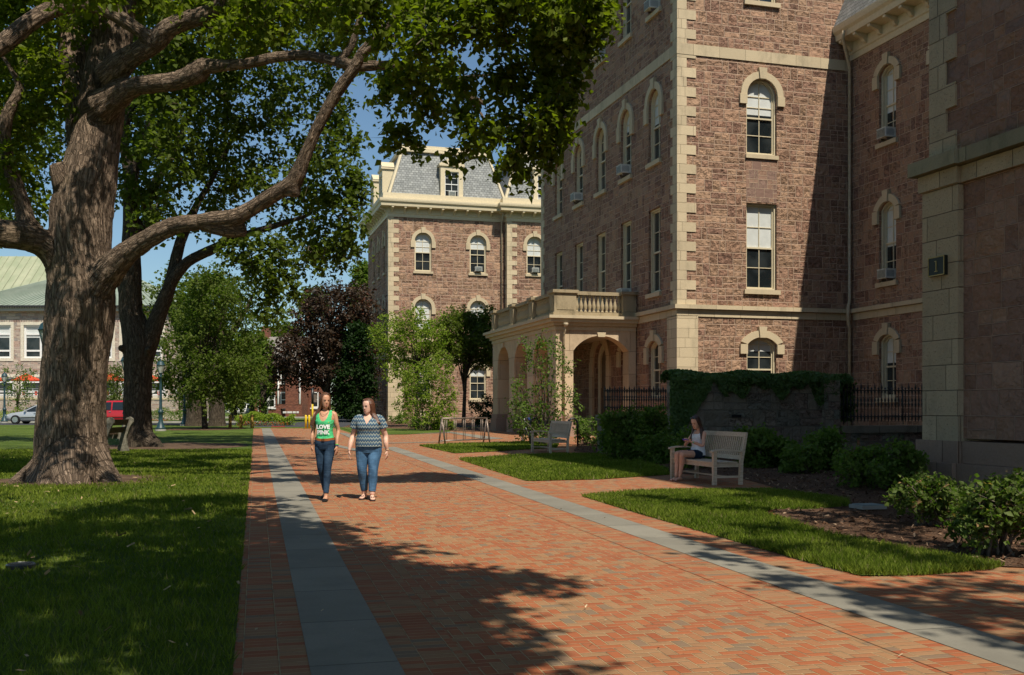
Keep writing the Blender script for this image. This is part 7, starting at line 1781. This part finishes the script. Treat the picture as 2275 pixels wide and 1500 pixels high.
# ---------------- the seated woman with a phone (bench frame: x to the camera, -y to the path)
_th3 = math.radians(20); _pv = V(-.50, .08, 0); P3 = empty('person', BC1+rotz(_pv, RS)-rotz(_pv, RS+_th3), RS+_th3, 'barefoot seated woman in a white top looking down at her phone', 'person'); mb = MB(); sz = .435
hipc = V(-.50, .08, sz+.10); sh = V(-.44, .06, sz+.52); fwd = V(0, -1, 0)
tor = [(V(-.50, .07, sz+.06), .165, .12), (V(-.50, .08, sz+.14), .150, .115), (V(-.49, .09, sz+.24), .122, .092), (V(-.475, .085, sz+.34), .128, .10), (V(-.46, .07, sz+.42), .136, .105), (V(-.45, .065, sz+.49), .145, .088), (V(-.445, .065, sz+.535), .12, .065), (V(-.44, .06, sz+.56), .06, .05)]
def txy(l, d=0): return [(c, rx+d, ry+d) for c, rx, ry in l]
loft(mb, txy(tor), 22)
legs = []
for s, kn_, ft in ((-1, V(-.60, -.40, sz+.10), V(-.585, -.44, .085)), (1, V(-.43, -.43, sz+.095), V(-.50, -.42, .085))):
    h0 = V(-.50+s*.085, .05, sz+.075); legs.append((h0, kn_, ft))
    limb(mb, [(h0, .082), ((h0*.6+kn_*.4)+V(0, 0, .006), .076), (kn_+V(0, .04, .0), .060), (kn_+V(0, 0, -.02), .053), (kn_*.65+ft*.35+V(0, .02, 0), .054), (kn_*.3+ft*.7+V(0, .012, 0), .042), (ft, .032)])
    fd = V(s*.05-.12, -1, 0).normalized(); fx = fd.cross(V(0, 0, 1)); Z = V(0, 0, 1); A = V(ft.x, ft.y, 0)
    loft(mb, [(A+fd*-.05+Z*.03, .022, .026, fx, Z), (A+fd*-.02+Z*.04, .031, .036, fx, Z), (A+fd*.03+Z*.04, .033, .036, fx, Z), (A+fd*.08+Z*.028, .038, .024, fx, Z), (A+fd*.12+Z*.018, .040, .015, fx, Z), (A+fd*.145+Z*.012, .034, .009, fx, Z)], 14)
    for q in range(5): mb.tube([A+fd*.13+fx*((q-2)*.0155)+Z*.011, A+fd*(.163-abs(q-(1 if s < 0 else 3))*.004)+fx*((q-2)*.0150)+Z*.009], [.0085, .0065], 6)
ph = V(-.455, -.30, sz+.37)
wl_, wr_ = ph+V(-.06, .085, -.035), ph+V(.075, .075, -.03)
for s, w_ in ((-1, wl_), (1, wr_)):
    s0 = V(-.445+s*.145, .065, sz+.50); el = V(-.46+s*.235, -.06, sz+.27)
    limb(mb, [(s0+V(-s*.03, 0, .008), .042), (s0, .043), ((s0+el)/2, .038), (el, .033), ((el+w_)/2, .030), (w_, .021)])
    hand(mb, w_, (ph+V(s*.035, -.01, .0))-w_, (-s*.6, .1, .8), -s, .75, .92)
cn = V(-.445, .015, sz+.615)
limb(mb, [(V(-.44, .065, sz+.54), .052), (V(-.44, .05, sz+.59), .042), (cn+V(0, .02, .035), .043)])
M3 = head(mb, cn, math.radians(8), .42, 1, 1.06); unite(mb, 'body', SKIN3, P3, .0068, 3)
mb = MB(); loft(mb, txy(tor[:1], .018)+txy(tor[1:6], .014), 24)
for s in (-1, 1): limb(mb, [(V(-.45+s*.085, -.02, sz+.47), .013), (V(-.445+s*.09, .055, sz+.565), .012), (V(-.445+s*.085, .12, sz+.47), .013)])
unite(mb, 'white_top', WHITE, P3, .007, 4, cut=lambda c: c.z < sz+.10 and c.y < .0)
mb = MB(); loft(mb, [(V(-.50, .07, sz+.015), .16, .13), (V(-.50, .07, sz+.06), .178, .135), (V(-.50, .08, sz+.13), .165, .128)], 22)
for (h0, kn_, ft) in legs: limb(mb, [(h0, .096), (h0*.75+kn_*.25+V(0, 0, .006), .094), (h0*.60+kn_*.40+V(0, 0, .004), .092)])
unite(mb, 'shorts', J3, P3, .008, 3)
face(P3, M3, closed=True)
hair(P3, M3, H3, .23, lambda p_: (.03*math.sin(p_), -.04 if abs(p_) > 1.2 else .03), 96, .0, 9, .035, .010)
mb = MB(); mb.tube([M3 @ V(-.075, .0, .19), M3 @ V(-.05, -.05, .225), M3 @ V(0, -.065, .232), M3 @ V(.05, -.05, .225), M3 @ V(.075, .0, .19)], .005, 6)
for s in (-1, 1): loft(mb, [(M3 @ V(s*.034, -.066, .215), .026, .006), (M3 @ V(s*.034, -.050, .238), .026, .006)], 12)
mb.build('sunglasses', flat('dark_lens', (.01,.01,.012), .15, .6), P3)
mb = MB(); mb.lathe([(.026, -.01), (.028, .0), (.026, .012)], wr_*.8+V(-.46+.235, -.06, sz+.27)*.2, 12); mb.build('wristwatch', flat('green_white_watch', (.12,.55,.25), .4), P3)
mb = MB(); mb.lathe([(.025, -.005), (.026, .005)], wl_*.85+V(-.46-.235, -.06, sz+.27)*.15, 12); mb.build('bracelet', M_IRON, P3)
M_RN = flat('red_nail_polish', (.55,.02,.03), .3, .5)
for s, ft in ((-1, legs[0][2]), (1, legs[1][2])):
    fd = V(s*.05-.12, -1, 0).normalized(); fx = fd.cross(V(0, 0, 1)); mb = MB()
    for q in range(5): c_ = V(ft.x, ft.y, 0)+fd*(.162-abs(q-(1 if s < 0 else 3))*.004)+fx*((q-2)*.0150)+V(0, 0, .0155); mb.box(c_-V(.005, .006, .002), c_+V(.005, .006, .003))
    mb.build('toenails', M_RN, P3)
pe = empty('phone', P3.location+rotz(ph, RS+_th3), RS+_th3, 'purple phone held in both hands by the seated woman', 'phone'); pe.rotation_euler = (math.radians(-35), 0, RS+_th3)
mb = MB(); mb.box((-.068, -.036, -.005), (.068, .036, .005)); mb.build('case', flat('purple_case', (.14,.07,.42), .4, .4), pe); mb = MB(); mb.box((-.058, -.031, .0052), (.058, .031, .0062)); mb.build('screen', flat('dark_screen', (.02,.02,.03), .1, .5), pe)
